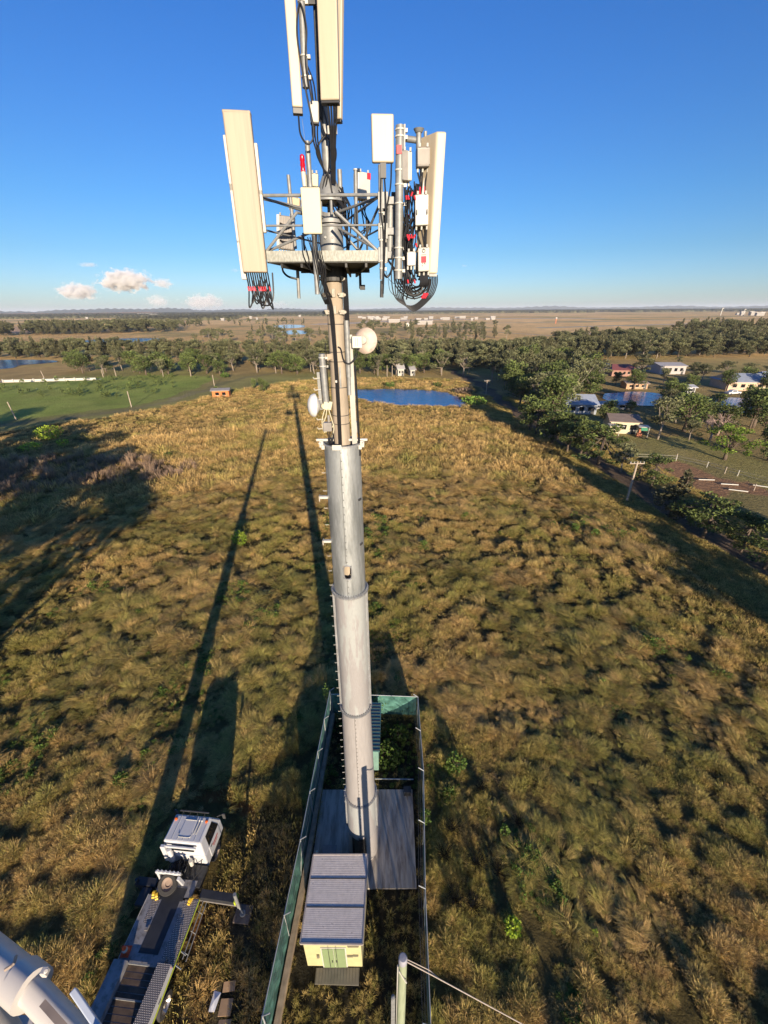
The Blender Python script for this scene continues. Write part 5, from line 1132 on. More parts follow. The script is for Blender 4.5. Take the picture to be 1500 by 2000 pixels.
fence('green mesh fence along the left side of the compound, above a concrete kerb', [(-3.98, 20.7), (-4.22, 16.2), (-4.44, 11.5), (-4.85, 5.6), (-5.1, -1.5)], (1, 0), hgt=2.45, kerb=[(-3.84, 20.5), (-4.06, 16.2), (-4.26, 11.5), (-4.62, 5.6), (-4.85, -1.5)])
fence('green mesh fence along the right side of the compound', [(2.34, 20.42), (2.28, 15.2), (1.86, 9.6), (1.68, 5.4), (1.6, -1.5)], (-1, 0))
fence('low green mesh fence across the far end of the compound', [(-3.9, 20.74), (-.6, 20.62), (2.25, 20.46)], (0, -1), arms=False)
# ivy on the fence corner
M_ivy = leafmat('ivy_leaves', (.06, .11, .02), (.2, .3, .05))
def shrub(label, x, y, r_, h_, m, size, n=260, seed=1, name='shrub', cat='shrub', stems=True, zo=.1, group=None):
    o = thing(name, label, cat, (x, y, 0), 0, group); me = leafball('foliage', m, n, r_, h_, size, seed=seed, z0=zo); f = bpy.data.objects.new('foliage', me); COL.objects.link(f); f.parent = o
    if stems:
        q = MB(); g = random.Random(seed)
        for k in range(6): q.tube([(x, y, -.05), (x+g.uniform(-.3, .3)*r_, y+g.uniform(-.3, .3)*r_, h_*.4), (x+g.uniform(-.8, .8)*r_, y+g.uniform(-.8, .8)*r_, h_*.85)], [.02, .015, .006], 5)
        q.build('stem', M_barkd, o)
    return o
p = G(637, 1345, 2.2); shrub('small green creeper on the far left corner post of the fence', p[0], p[1], .3, 1.7, M_ivy, .14, 90, 3, 'creeper', 'creeper', zo=1.0)
p = G(735, 1362, 1.9); shrub('green creeper spilling over the far end fence beside the tower', p[0], p[1], .7, 1.5, M_ivy, .15, 120, 4, 'creeper', 'creeper', zo=.6)
gx = G(748, 1500); shrub('leafy green weeds heaped behind the tower slab', gx[0]+.3, 17.3, 1.0, .8, M_weed, .2, 420, 5)
gx = G(780, 1440); shrub('dark green weeds near the far end fence', gx[0], gx[1], .7, .7, M_weed, .2, 220, 6)
bb = thing('timber_rail', 'thin pale rail lying across the compound behind the slab', 'rail', (-.3, 15.9, 0)); q = MB(); q.bar((-.7, 15.85, .25), (1.75, 15.8, .25), .05, .05); q.build('rail', M_galv, bb)
bb = thing('junk_box', 'small dark box at the far right corner of the slab', 'box', (1.3, 15.0, .12)); q = MB(); q.box((1.32, 15.05, .3), (.42, .35, .36)); q.box((1.32, 15.05, .5), (.46, .39, .04)); q.build('housing', M_dsteel, bb, bevel=.02)
# shelter
M_roof = mat('shelter_roof_metal', (.80, .73, .66), .5, .1, var=.1, vscale=6, dirt=(.34, .3, .28), dscale=6, dlo=.62, dhi=.72)
M_yel = mat('cream_yellow_wall', (.52, .48, .25), .6, var=.06, vscale=3)
M_gdoor = mat('pale_green_door', (.22, .29, .14), .55, var=.06)
sh = thing('equipment_shelter', 'cream equipment shelter with a ribbed grey roof and pale green double doors', 'shelter', (-2.33, 9.05, 0))
c0, c1, c2, c3_ = (-3.6, 7.56), (-1.11, 7.52), (-.98, 10.55), (-3.51, 10.56)
q = MB(); q.prism([c0, c1, c2, c3_], .32, 2.86); q.build('wall', M_yel, sh, bevel=.02)
rf = MB(); rc = [(-3.68, 7.48), (-1.02, 7.44), (-.90, 10.63), (-3.59, 10.64)]; rf.prism(rc, 2.863, 2.93); ro = rf.build('roof', M_roof, sh)
rb = MB(); nrib = 46
for i in range(nrib):
    t = (i+.5)/nrib; a = Vector((rc[0][0]+(rc[3][0]-rc[0][0])*t+.03, rc[0][1]+(rc[3][1]-rc[0][1])*t, 2.94)); b = Vector((rc[1][0]+(rc[2][0]-rc[1][0])*t-.03, rc[1][1]+(rc[2][1]-rc[1][1])*t, 2.94)); rb.bar(a, b, .04, .008)
rb.build('rib', M_roof, ro); q = MB()
for t in (.375, .70): q.bar((rc[0][0]+.09*t+.04, rc[0][1]+3.16*t, 2.956), (rc[1][0]+.12*t-.04, rc[1][1]+3.19*t, 2.956), .035, .012)
q.build('roof_seam', M_ink, ro)
q = MB()
for a, b in ((0, 1), (1, 2), (2, 3), (3, 0)): q.bar((*rc[a], 2.925), (*rc[b], 2.925), .05, .10)
q.build('roof_trim', mat('trim_metal', (.42, .37, .33), .5, .2), sh)
fy = 7.54
q = MB(); q.box((-2.32, fy-.02, 1.38), (1.10, .05, 2.02)); q.build('door_frame', M_white, sh)
for dx in (-.255, .255):
    q = MB(); q.box((-2.32+dx, fy-.05, 1.38), (.49, .04, 1.92)); d_ = q.build('door', M_gdoor, sh, bevel=.008); q = MB(); q.box((-2.32+dx*.35, fy-.085, 1.15), (.04, .03, .16)); q.build('handle', M_dsteel, d_)
for x_, z_, w_, h_ in ((-1.45, 2.55, .5, .10), (-1.62, 1.55, .26, .12), (-1.37, 1.6, .24, .1), (-3.03, 1.5, .12, .22)):
    q = MB(); q.box((x_, fy-.03, z_), (w_, .05, h_)); [q.box((x_, fy-.06, z_-h_/2+h_*(k+.5)/3), (w_*.9, .02, h_*.15)) for k in range(3)]; q.build('vent', mat('louvre', (.3, .27, .18), .6), sh)
for dx in (-.2, .13): q = MB(); q.cyl((-2.32+dx, fy-.12, 2.55), (-2.32+dx, fy-.12, .5), .012, n=6); q.build('door_rod', M_dsteel, sh)
q = MB(); q.prism([(-3.2, 7.0), (-1.25, 6.95), (-1.25, 7.5), (-3.2, 7.5)], .26, .30); [q.box((-3.15+.135*k, 7.23, .31), (.02, .5, .02)) for k in range(15)]; q.build('step_grate', mat('grate_mat', (.22, .20, .16), .7, .2), sh)
for x_, y_ in ((-3.4, 7.8), (-1.3, 7.8), (-3.4, 10.3), (-1.2, 10.3), (-3.4, 9), (-1.2, 9)): q = MB(); q.box((x_, y_, .15), (.2, .2, .34)); q.build('stump', M_slab, sh)
q = MB(); q.bar((-3.65, 7.46, 2.2), (-1.08, 7.42, 2.15), .006, .006); q.bar((-3.6, 7.46, 1.0), (-1.1, 7.42, .9), .006, .006); 
# small things by the tower foot
q = thing('white_globe', 'small white globe light near the back left corner of the shelter', 'lamp', tuple(G(619, 1664, 1.4))); c = G(619, 1664, 1.4); m_ = MB(); m_.lathe([(0, .08), (.05, .06), (.07, 0), (.05, -.06), (0.02, -.08)], c, 14); m_.build('globe', M_white, q, smooth=True); m_ = MB(); m_.cyl((c[0], c[1], .1), (c[0], c[1], 1.33), .02, n=8); m_.build('post', M_steel, q)
q = thing('cover_plate', 'pale flat cover plate on the slab behind the shelter', 'plate', tuple(G(643, 1662, .12))); c = G(643, 1664, .2); m_ = MB(); m_.box((c[0], c[1], .2), (.75, .55, .12)); m_.box((c[0], c[1], .27), (.79, .59, .02)); m_.build('plate', M_rru, q, bevel=.01)
q = thing('cable_ladder', 'dark cable ladder rising into the opening at the tower foot', 'cable ladder', (TX-.1, TY-.78, .12)); m_ = MB()
for dx in (-.17, .17): m_.bar((TX+dx+.05, TY-.80, .12), (TX+dx+.05, TY-.80, 2.6), .04, .05, (0, -1, 0))
for k in range(8): m_.bar((TX-.12, TY-.80, .3+k*.3), (TX+.22, TY-.80, .3+k*.3), .03, .03)
m_.build('rails', M_dsteel, q); m_ = MB()
for k in range(6): m_.cyl((TX-.08+k*.045, TY-.84, .12), (TX-.08+k*.045, TY-.82, 2.5), .018, n=6)
m_.build('cables', M_black, q)
gs = thing('green_shed', 'teal metal shed with ribbed roof hidden behind the tower', 'shed', (-1.25, 17.6, 0))
m_ = MB(); m_.prism([(-2.15, 16.5), (-.45, 16.45), (-.35, 19.8), (-2.05, 19.85)], .1, 2.15); m_.build('wall', mat('teal_wall', (.17, .30, .25), .6), gs, bevel=.02)
m_ = MB(); m_.prism([(-2.22, 16.4), (-.37, 16.35), (-.27, 19.9), (-1.98, 19.95)], 2.153, 2.22); ro = m_.build('roof', mat('teal_roof', (.10, .22, .2), .5, .2), gs); m_ = MB(); [m_.bar((-2.18, 16.5+k*.25, 2.23), (-.34, 16.46+k*.25, 2.23), .05, .03) for k in range(14)]; m_.build('rib', M_dsteel, ro)
m_ = MB(); [m_.box((-2.2+.03*k, 16.33, 1.9-.12*k), (.18, .1, .08)) for k in range(3)]; m_.build('louvre', M_white, gs)

# ------------------------------------------------------------------ truck
TO = Vector((-10.47, 9.68, 0)); TRZ = -R(5.0); TM = Matrix.Rotation(TRZ, 3, 'Z'); TMi = TM.inverted()
def TL(px, py, z): return TMi @ (Vector(G(px, py, z))-TO)
tk = thing('flatbed_truck', 'white cab lift truck with dark chequer plate deck, outriggers out, parked beside the compound', 'truck', tuple(TO), TRZ, local=True)
M_cab = mat('white_truck_paint', (.62, .62, .63), .28, var=.03, vscale=2)
M_deck = mat('deck_grey', (.30, .29, .29), .6, .2, var=.2, vscale=3, dirt=(.12, .11, .1), dscale=4)
M_deckd = mat('deck_black', (.025, .026, .03), .55, var=.3, vscale=3)
M_glass = mat('cab_glass', (.01, .012, .015), .08, var=.1)
M_tyre = mat('tyre_rubber', (.03, .028, .027), .85, var=.2, bump=.4)
M_rim = mat('wheel_rim', (.42, .33, .26), .6, .3, var=.2)
M_yell = mat('chock_yellow', (.75, .48, .03), .6, var=.15)
M_lime2 = mat('reflective_lime', (.55, .65, .03), .5)
chk = bpy.data.materials.new('chequer_plate'); chk.use_nodes = True; N, L = nt(chk); b = N['Principled BSDF']; b.inputs['Metallic'].default_value = .35; b.inputs['Roughness'].default_value = .45
tc = N.new('ShaderNodeTexCoord'); bt = N.new('ShaderNodeTexBrick'); L.new(tc.outputs['Object'], bt.inputs[0]); bt.inputs['Scale'].default_value = 1; bt.inputs['Brick Width'].default_value = .075; bt.inputs['Row Height'].default_value = .06; bt.inputs['Mortar Size'].default_value = .02
bt.inputs['Color1'].default_value = (.9, .76, .62, 1); bt.inputs['Color2'].default_value = (.75, .65, .54, 1); bt.inputs['Mortar'].default_value = (.13, .12, .115, 1); L.new(bt.outputs[0], b.inputs['Base Color'])
bpn = N.new('ShaderNodeBump'); bpn.inputs['Distance'].default_value = .004; bpn.inputs['Strength'].default_value = .8; L.new(bt.outputs['Fac'], bpn.inputs['Height']); bpn.invert = True; L.new(bpn.outputs[0], b.inputs['Normal'])
# cab: lower body, roof house
cx = -.10
def frus(y0, y1, y0t, y1t, w0, w1, z0, z1, c=cx): return [(c-w0, y0, z0), (c+w0, y0, z0), (c+w0, y1, z0), (c-w0, y1, z0), (c-w1, y0t, z1), (c+w1, y0t, z1), (c+w1, y1t, z1), (c-w1, y1t, z1)]
q = MB(); q.hexa(frus(1.50, 3.35, 1.50, 3.30, 1.08, 1.10, .75, 1.75)); q.hexa(frus(1.503, 3.29, 1.62, 2.85, 1.097, .99, 1.752, 2.72)); cab = q.build('cab', M_cab, tk, bevel=.07)
q = MB(); q.box((cx, 2.25, 2.735), (.62, .80, .03)); [q.box((cx-.9+.3*k, 2.25, 2.733), (.035, 1.15, .022)) for k in range(7)]; q.build('roof_hatch', M_cab, cab, bevel=.01)
q = MB(); q.tube([(cx-.31, 2.62, 2.76), (cx+.31, 2.62, 2.76)], .018, 6); q.tube(spline([(cx-.34, 1.98, 2.755), (cx-.28, 1.84, 2.755), (cx+.28, 1.84, 2.755), (cx+.34, 1.98, 2.755)], 4), .014, 6); q.build('hatch_rail', M_white, cab)
q = MB(); q.box((cx+.02, 1.535, 2.32), (1.15, .05, .34), Matrix.Rotation(R(-7), 3, 'X')); q.build('rear_window', M_glass, cab)
for sx, nm in ((1, 'r'), (-1, 'l')):
    q = MB(); a = lambda y, z, o_=.012: (cx+sx*(1.10+(z-1.752)/.97*(-.11)+o_), y, z)
    q.add([a(1.95, 1.80), a(3.0, 1.80), a(2.72, 2.56), a(2.02, 2.56)] if sx > 0 else [a(3.0, 1.80), a(1.95, 1.80), a(2.02, 2.56), a(2.72, 2.56)], [(0, 1, 2, 3)])
    v = [Vector(p_) for p_ in q.v]; q.add([p_-Vector((sx*.03, 0, 0)) for p_ in v], [(3, 2, 1, 0)])
    d_ = MB(); d_.box((cx+sx*1.10, 2.45, 1.30), (.03, 1.05, .88)); dd = d_.build('door', M_cab, cab, bevel=.02); q.build('side_window', M_glass, dd)
    h_ = MB(); h_.box((cx+sx*1.13, 2.1, 1.6), (.03, .16, .04)); h_.build('handle', M_ink, dd)
    mi = MB(); mi.tube([(cx+sx*1.08, 3.1, 2.3), (cx+sx*1.32, 3.25, 2.25)], .02, 6); mi.box((cx+sx*1.36, 3.28, 2.05), (.16, .06, .42)); mi.build('mirror', M_ink, cab, bevel=.01)
    bc = MB(); bc.lathe([(0, .12), (.06, .1), (.075, 0)], (cx+sx*.84, 2.62, 2.72), 14); bc.build('beacon', mat('amber_lens', (.7, .12, .01), .3), cab, smooth=True)
    fw = MB(); fw.lathe([(0, -.13), (.27, -.13), (.45, -.12), (.47, -.05), (.47, .05), (.45, .12), (.30, .13)], (cx+sx*.98, 2.35, .47), 28, axis=(sx, 0, 0)); w_ = fw.build('wheel', M_tyre, tk, smooth=True)
    fr_ = MB(); fr_.lathe([(.29, .13), (.24, .06), (.12, .05), (.10, .12), (0, .12)], (cx+sx*.98, 2.35, .47), 24, axis=(sx, 0, 0)); [fr_.cyl((cx+sx*1.04, 2.35+.17*math.cos(k*.785), .47+.17*math.sin(k*.785)), (cx+sx*1.09, 2.35+.17*math.cos(k*.785), .47+.17*math.sin(k*.785)), .02, n=6) for k in range(8)]; fr_.build('rim', M_rim, w_, smooth=True)
q = MB(); q.bar((cx+1.12, 2.2, 1.42), (cx+1.12, 2.75, 1.42), .004, .10); q.bar((cx+1.12, 2.25, 1.25), (cx+1.12, 2.65, 1.25), .004, .05); q.build('door_lettering', mat('door_red', (.45, .03, .03), .5, var=.5, vscale=30), cab)
q = MB(); q.box((cx, 3.0, 2.80), (1.6, .05, .05)); [q.tube([(cx-.6+.4*k, 2.75, 2.73), (cx-.6+.4*k, 2.98, 2.82)], .012, 5) for k in range(4)]; q.build('light_bar', M_ink, cab)
for dx in (.42, .56): q = MB(); q.tube([(cx+dx, 2.0, 2.74), (cx+dx+.05, 2.55, 2.80)], .022, 8); q.lathe([(.02, 0), (.05, .05)], (cx+dx+.05, 2.55, 2.80), 10, axis=(0, 1, .2)); q.build('air_horn', M_white, cab, smooth=True)
q = MB(); q.box((cx-.92, 1.42, 2.0), (.24, .16, 1.3)); q.cyl((cx-.62, 1.38, 1.4), (cx-.62, 1.38, 2.45), .12, n=14); q.box((cx+.0, 1.46, 2.56), (1.6, .1, .12)); q.build('air_intake', M_cab, cab, bevel=.03)
q = MB(); q.cyl((cx+.42, 1.3, 1.35), (cx+.42, 1.3, 1.75), .10, n=12); q.build('filter_can', M_white, tk, smooth=True)
ch_ = MB(); ch_.box((0, -2.3, .75), (.95, 11, .36)); ch_.box((.1, .95, .95), (1.9, .9, .3)); ch_.box((cx, 2.3, .55), (1.9, 1.9, .3)); ch_.build('chassis', M_dsteel, tk)
g = random.Random(4); q = MB()
for k in range(16): x_ = g.uniform(-.8, .9); q.tube(spline([(x_, 1.45, g.uniform(1.1, 1.6)), (x_+g.uniform(-.2, .2), 1.1, g.uniform(1.2, 1.6)), (x_+g.uniform(-.3, .3), .75, 1.15)], 4), .025, 5)
[q.box((g.uniform(-.7, .8), g.uniform(.8, 1.35), 1.2), (g.uniform(.1, .3), g.uniform(.1, .25), .25)) for k in range(8)]; q.build('hoses', M_black, tk)
# headboard gantry with spare wheel
q = MB(); q.box((-.42, .62, 1.98), (1.30, .10, .16)); q.box((-.98, .62, 1.55), (.12, .1, .8)); q.box((.18, .52, 1.55), (.12, .16, .85), Matrix.Rotation(R(8), 3, 'X')); [q.box((-.95+.21*k, .62, 2.10), (.07, .12, .08)) for k in range(6)]; q.build('gantry', M_cab, tk, bevel=.02)
sp_c = Vector((-.36, .34, 1.62)); sa = Vector((.05, -.62, .78)); q = MB(); q.lathe([(.22, -.12), (.42, -.13), (.47, -.07), (.47, .07), (.42, .13), (.28, .12), (.26, .05)], sp_c, 32, axis=sa); w_ = q.build('spare_wheel', M_tyre, tk, smooth=True); q = MB(); q.lathe([(.28, .10), (.22, .02), (.14, .0), (.12, -.05), (0, -.05)], sp_c, 28, axis=sa); q.build('rim', mat('dusty_rim', (.28, .20, .15), .7), w_, smooth=True)
# deck
zD = 1.15
q = MB(); q.box((0, -2.4, zD-.06), (2.62, 4.9, .10)); q.box((-.1, .35, zD-.06), (1.9, .8, .1)); dk_ = q.build('deck', M_deck, tk)
q = MB(); q.box((-.08, -.98, zD+.002), (.92, 1.96, .012)); q.box((-.1, .15, zD+.0), (1.2, .5, .02)); q.build('centre_strip', M_deckd, dk_)
q = MB(); q.add([(.62, 0, zD+.006), (1.26, 0, zD+.006), (1.26, -2.2, zD+.006), (.62, -2.2, zD+.006)], [(3, 2, 1, 0)]); q.add([(-.98, .0, zD+.006), (-.62, 0, zD+.006), (-.62, -.75, zD+.006), (-.80, -1.0, zD+.006), (-.95, -.95, zD+.006)], [(4, 3, 2, 1, 0)]); q.build('chequer_strip', chk, dk_)
q = MB(); q.box((1.315, -2.4, zD-.02), (.02, 4.9, .07)); q.build('reflective_edge', M_lime2, dk_); q = MB(); q.box((-1.315, -2.4, zD-.02), (.02, 4.9, .05)); q.build('edge_strip', M_white, dk_)
q = MB(); q.box((1.0, -3.55, 1.36), (.60, 2.5, .40)); cb_ = q.build('side_locker', M_cab, tk, bevel=.01); q = MB(); q.box((1.0, -3.55, 1.565), (.60, 2.5, .006)); q.build('locker_lid', chk, cb_)
q = MB(); q.box((1.31, -3.3, 1.3), (.02, .16, .05)); q.build('latch', M_ink, cb_); q = MB(); q.box((1.27, -2.36, 1.47), (.10, .02, .06)); q.build('marker', M_red, cb_)
q = MB(); q.box((-1.05, -3.55, 1.30), (.62, 2.5, .28)); q.build('left_locker', M_deck, tk, bevel=.01)
q = MB(); q.box((-.02, -2.33, 1.22), (1.42, .05, .10)); q.box((-.02, -3.35, 1.2), (1.42, .05, .08)); q.build('well_edge', M_steel, tk)
q = MB(); [q.box((-.02, -2.45-.2*k, 1.13), (1.38, .17, .06)) for k in range(9)]; q.build('well_planks', mat('dark_timber', (.09, .06, .04), .8, var=.4, vscale=4), tk)
for y_ in (-3.2, -4.4):
    for sx in (-1, 1):
        q = MB(); q.lathe([(0, -.2), (.28, -.2), (.45, -.18), (.47, -.1), (.47, .1), (.45, .18), (.30, .19)], (sx*1.15, y_, .47), 26, axis=(sx, 0, 0)); w_ = q.build('wheel', M_tyre, tk, smooth=True); q = MB(); q.lathe([(.29, .19), (.22, .05), (.12, .05), (.10, .16), (0, .16)], (sx*1.15, y_, .47), 22, axis=(sx, 0, 0)); q.build('rim', mat('chrome_rim', (.6, .55, .5), .3, .7), w_, smooth=True)
q = MB(); q.tube([(1.40, .55, .85), (1.42, -1.9, .8)], .025, 6); q.tube([(1.50, .2, .6), (1.52, -1.9, .55)], .025, 6); [q.tube([(1.36, -.3-k*.7, .9), (1.52, -.3-k*.7, .6)], .016, 6) for k in range(3)]; q.tube([(1.35, -1.75, 1.1), (1.62, -1.85, 1.1)], .03, 6); q.tube([(1.35, -2.2, 1.15), (1.66, -2.3, 1.15)], .03, 6); q.build('side_rail', M_steel, tk)
q = MB(); q.box((1.12, -1.75, 1.35), (.03, .6, .03)); q.box((1.12, -1.45, 1.25), (.03, .03, .22)); q.box((1.12, -2.05, 1.25), (.03, .03, .22)); q.tube([(.75, -2.0, 1.2), (.95, -2.08, 1.35), (1.1, -2.15, 1.3)], .02, 6); q.build('grab_rail', M_rru, tk)
q = MB(); q.lathe([(.0, .22), (.10, .2), (.11, .0)], (.82, -2.18, 1.2), 16); q.build('lamp_drum', M_rru, tk, smooth=True); q = MB(); q.box((-.62, -1.22, 1.2), (.16, .07, .06)); q.box((-.56, -1.12, 1.2), (.05, .14, .05)); q.build('deck_latch', M_rru, tk)
# outriggers
ja = TL(463, 1757, .95); p0 = Vector((1.2, .32, .92)); jx = Vector((ja.x, ja.y, .92))
q = MB(); q.bar(p0, jx, .34, .30); q.build('outrigger_beam', M_deckd, tk, bevel=.01); q = MB(); q.bar(p0+Vector((0, -.19, -.1)), jx+Vector((.02, -.19, -.1)), .03, .1); q.build('beam_edge', M_rru, tk)
padp = TL(474, 1788, .06); jf = Vector((padp.x, padp.y+.05, 0)); 
q = MB(); q.box((jx.x-.03, jx.y-.02, .98), (.07, .36, .36)); q.build('hazard_plate', M_lime2, tk); q = MB(); q.cyl((jx.x+.05, jx.y-.10, 1.75), (jx.x+.05, jx.y-.10, .5), .08, n=12); q.tube([(jx.x+.05, jx.y-.1, .6), (jf.x, jf.y, .18)], .045, 10); q.lathe([(0, .06), (.13, .05), (.15, 0)], (jf.x, jf.y, .13), 20); q.build('jack', M_steel, tk, smooth=True)
q = MB(); q.box((-1.75, .55, .9), (1.1, .34, .3)); q.box((-1.6, .0, .9), (.5, .7, .2)); q.cyl((-2.2, .5, 1.3), (-2.2, .5, .05), .08, n=12); q.build('outrigger_beam', M_deckd, tk, bevel=.01)
def inworld(v): return TO+TM @ Vector(v)
pw = inworld((jf.x, jf.y, 0)); pd2 = thing('outrigger_pad', 'square dark timber pad under the outrigger foot', 'pad', tuple(pw), TRZ, local=True)
q = MB(); q.box((0, 0, .05), (.80, .72, .1)); q.box((-.28, 0, .115), (.05, .7, .02)); q.box((.28, 0, .115), (.05, .7, .02)); q.build('board', mat('pad_timber', (.17, .13, .10), .8, var=.3, vscale=5), pd2, bevel=.01)
for lx, ly, rz, lb in ((-1.02, .05, .2, 'yellow wheel chock on the left front corner of the truck deck, outer one'), (-.84, .0, .4, 'yellow wheel chock on the left front corner of the truck deck, inner one'), (.90, -.05, -.25, 'yellow wheel chock on the right front corner of the truck deck')):
    w_ = inworld((lx, ly, 1.16)); o = thing('wheel_chock', lb, 'wheel chock', tuple(w_), TRZ+rz, 'yellow wheel chocks on the deck', local=True)
    q = MB(); q.hexa([(-.075, -.17, 0), (.075, -.17, 0), (.075, .17, 0), (-.075, .17, 0), (-.06, -.06, .15), (.06, -.06, .15), (.06, .05, .17), (-.06, .05, .17)]); q.build('wedge', M_yell, o, bevel=.01); q = MB(); [q.box((0, -.12+.06*k, .08+.03*k), (.16, .014, .03)) for k in range(3)]; q.build('ridge', M_ink, o)
w_ = inworld((-1.10, -1.98, 1.16))
o = thing('traffic_cone', 'orange traffic cone standing at the left edge of the truck deck', 'traffic cone', (w_.x, w_.y, 1.16)); q = MB(); q.lathe([(.16, 1.19), (.14, 1.21), (.04, 1.70), (0, 1.70)], (w_.x, w_.y, 0), 20); 
q.box((w_.x, w_.y, 1.175), (.38, .38, .03)); q.build('cone_body', mat('cone_orange', (.8, .1, .02), .5), o, smooth=True); q = MB(); q.lathe([(.118, 1.34), (.088, 1.48)], (w_.x, w_.y, 0), 20); q.build('reflective_band', M_white, o, smooth=True)
# cardboard, paper
M_card = mat('cardboard', (.42, .27, .15), .85, var=.1); c = G(447, 1921); o = thing('cardboard_box', 'flattened brown cardboard box lying in the grass by the fence', 'box', (c[0], c[1], 0))
for i, (px, py, a_) in enumerate(((448, 1927, .1), (441, 1968, .03), (437, 2010, .05))): c = G(px, py, .1); q = MB(); q.box((c[0], c[1], .12+.01*i), (.52, .5 if i else .32, .05), Matrix.Rotation(a_, 3, 'Z') @ Matrix.Rotation(.1*(1-i), 3, 'X')); q.build('flap', M_card, o)
c = G(419, 1956, .1); o = thing('paper_sheet', 'crumpled white paper lying beside the cardboard box', 'paper', (c[0], c[1], 0)); q = MB(); q.add([(c[0]-.16, c[1]-.3, .12), (c[0]+.12, c[1]-.32, .17), (c[0]+.2, c[1]+.25, .13), (c[0]-.1, c[1]+.3, .2), (c[0]+.02, c[1], .24)], [(0, 1, 4), (1, 2, 4), (2, 3, 4), (3, 0, 4), (0, 3, 2, 1)]); q.build('sheet', mat('paper_white', (.75, .76, .8), .7), o)
# boom of the lift
bm = thing('lift_boom', 'white telescopic lift boom crossing the lower left corner, close to the camera', 'boom', tuple(inworld((-.3, -6.3, 1.2))))
M_boom = mat('boom_paint', (.60, .56, .52), .35, var=.06, vscale=1.5)
K = Vector(PD(-300, 1632, 5.6)); Cc = Vector(PD(60, 1931, 4.0)); Ce = Vector(PD(205, 2085, 3.7)); d0 = (Cc-K).normalized()
upv = Vector((.35, -.6, .9))
def hexsec(a, b, w, d, up, mb=None):
    mb = mb or MB(); a = Vector(a); b = Vector(b); t = (b-a).normalized(); sd = t.cross(Vector(up)).normalized(); u_ = sd.cross(t).normalized(); n = 20; pr = [(.5*math.copysign(abs(math.cos(2*math.pi*k/n))**.75, math.cos(2*math.pi*k/n)), .5*math.copysign(abs(math.sin(2*math.pi*k/n))**.75, math.sin(2*math.pi*k/n))) for k in range(n)]; base = len(mb.v)
    for p_ in (a, b):
        for x_, y_ in pr: mb.v.append(tuple(p_+sd*x_*w+u_*y_*d))
    mb.f += [tuple(base+k for k in range(n))[::-1], tuple(base+n+k for k in range(n))]+[(base+k, base+(k+1) % n, base+n+(k+1) % n, base+n+k) for k in range(n)]
    return mb
hexsec(K, Cc, .29, .29, upv).build('outer_section', M_boom, bm, smooth=True); hexsec(Cc-d0*.2, Cc+d0*.03, .335, .335, upv).build('collar', M_boom, bm, smooth=True)
d1_ = (Ce-Cc).normalized(); hexsec(Cc, Ce, .22, .22, upv).build('inner_section', M_boom, bm, smooth=True)
q = MB(); sdv = d0.cross(upv).normalized(); a = Vector(PD(143, 1935, 3.75)); b = Vector(PD(215, 2040, 3.6)); q.bar(a, b, .05, .16, (0, 0, 1)); q.build('side_plate', mat('pale_blue_paint', (.5, .56, .66), .4), bm, bevel=.008)
q = MB(); q.bar(Vector(PD(84, 1960, 3.72)), Vector(PD(130, 2012, 3.6)), .05, .05); q.build('hose_guard', M_rim, bm); q = MB(); c = Vector(PD(24, 1893, 3.78)); q.tube(spline([Vector(PD(31, 1868, 3.9)), Vector(PD(26, 1883, 3.82)), Vector(PD(10, 1894, 3.8))], 4), .014, 8); q.build('wear_mark', M_rim, bm)
q = MB(); q.box(Vector(PD(88, 1898, 3.95)), (.05, .06, .08)); q.cyl(Vector(PD(90, 1896, 3.9)), Vector(PD(90, 1896, 3.75)), .02, n=8); q.build('pad_adjuster', M_boom, bm, bevel=.01)
TB = inworld((-.3, -6.3, 1.4)); hexsec(TB, TB.lerp(K, .5), 1.0, .9, (0, 1, .3)).build('lower_boom', M_boom, bm, smooth=True); hexsec(TB.lerp(K, .5), K+Vector((0, 0, .3)), .7, .66, (0, 1, .3)).build('upper_boom', M_boom, bm, smooth=True); q = MB(); q.cyl(TB-Vector((0, 0, .3)), TB+Vector((0, 0, .5)), .6, n=24); q.box(K, (.7, .7, .9)); q.build('pivot', M_boom, bm)
q = MB(); bx_, by_ = -.3, -1.35; q.box((bx_, by_, 25.3), (1.9, 1.0, .08))
for sx in (-1, 1):
    for sy in (-1, 1): q.cyl((bx_+sx*.9, by_+sy*.46, 25.3), (bx_+sx*.9, by_+sy*.46, 26.4), .025, n=8)
    q.cyl((bx_+sx*.9, by_-.46, 26.4), (bx_+sx*.9, by_+.46, 26.4), .025, n=8); q.cyl((bx_-.9, by_+sx*.46, 26.4), (bx_+.9, by_+sx*.46, 26.4), .025, n=8); q.box((bx_, by_+sx*.48, 25.85), (1.8, .02, .95))
q.build('basket', M_boom, bm)
hexsec(Ce, (bx_-.6, by_, 25.1), .3, .3, upv).build('basket_arm', M_boom, bm)
# near timber pole with a service cable
c = G(787, 1872, 9.6); o = thing('timber_pole', 'mossy green timber pole top with a cable hooked to it at the bottom edge', 'pole', (c[0], c[1], 0))
q = MB(); q.cyl((c[0], c[1], -.2), (c[0], c[1], 9.6), .17, .125, n=20); q.build('shaft', mat('mossy_timber', (.30, .34, .22), .85, var=.2, vscale=3, stretch=(3, 3, .3), bump=.3), o, smooth=True)
q = MB(); q.lathe([(0, .04), (.10, .035), (.135, -.02), (.135, -.22)], (c[0], c[1], 9.62), 20); q.build('pole_cap', mat('lead_cap', (.33, .33, .37), .6), o, smooth=True)
q = MB(); q.cyl((c[0]-.15, c[1]+.02, 3.), (c[0]-.14, c[1]+.02, 9.0), .028, n=8); q.bar((c[0]-.12, c[1]-.14, 9.15), (c[0]+.12, c[1]-.17, 8.35), .03, .03); q.build('conduit', M_white, o)
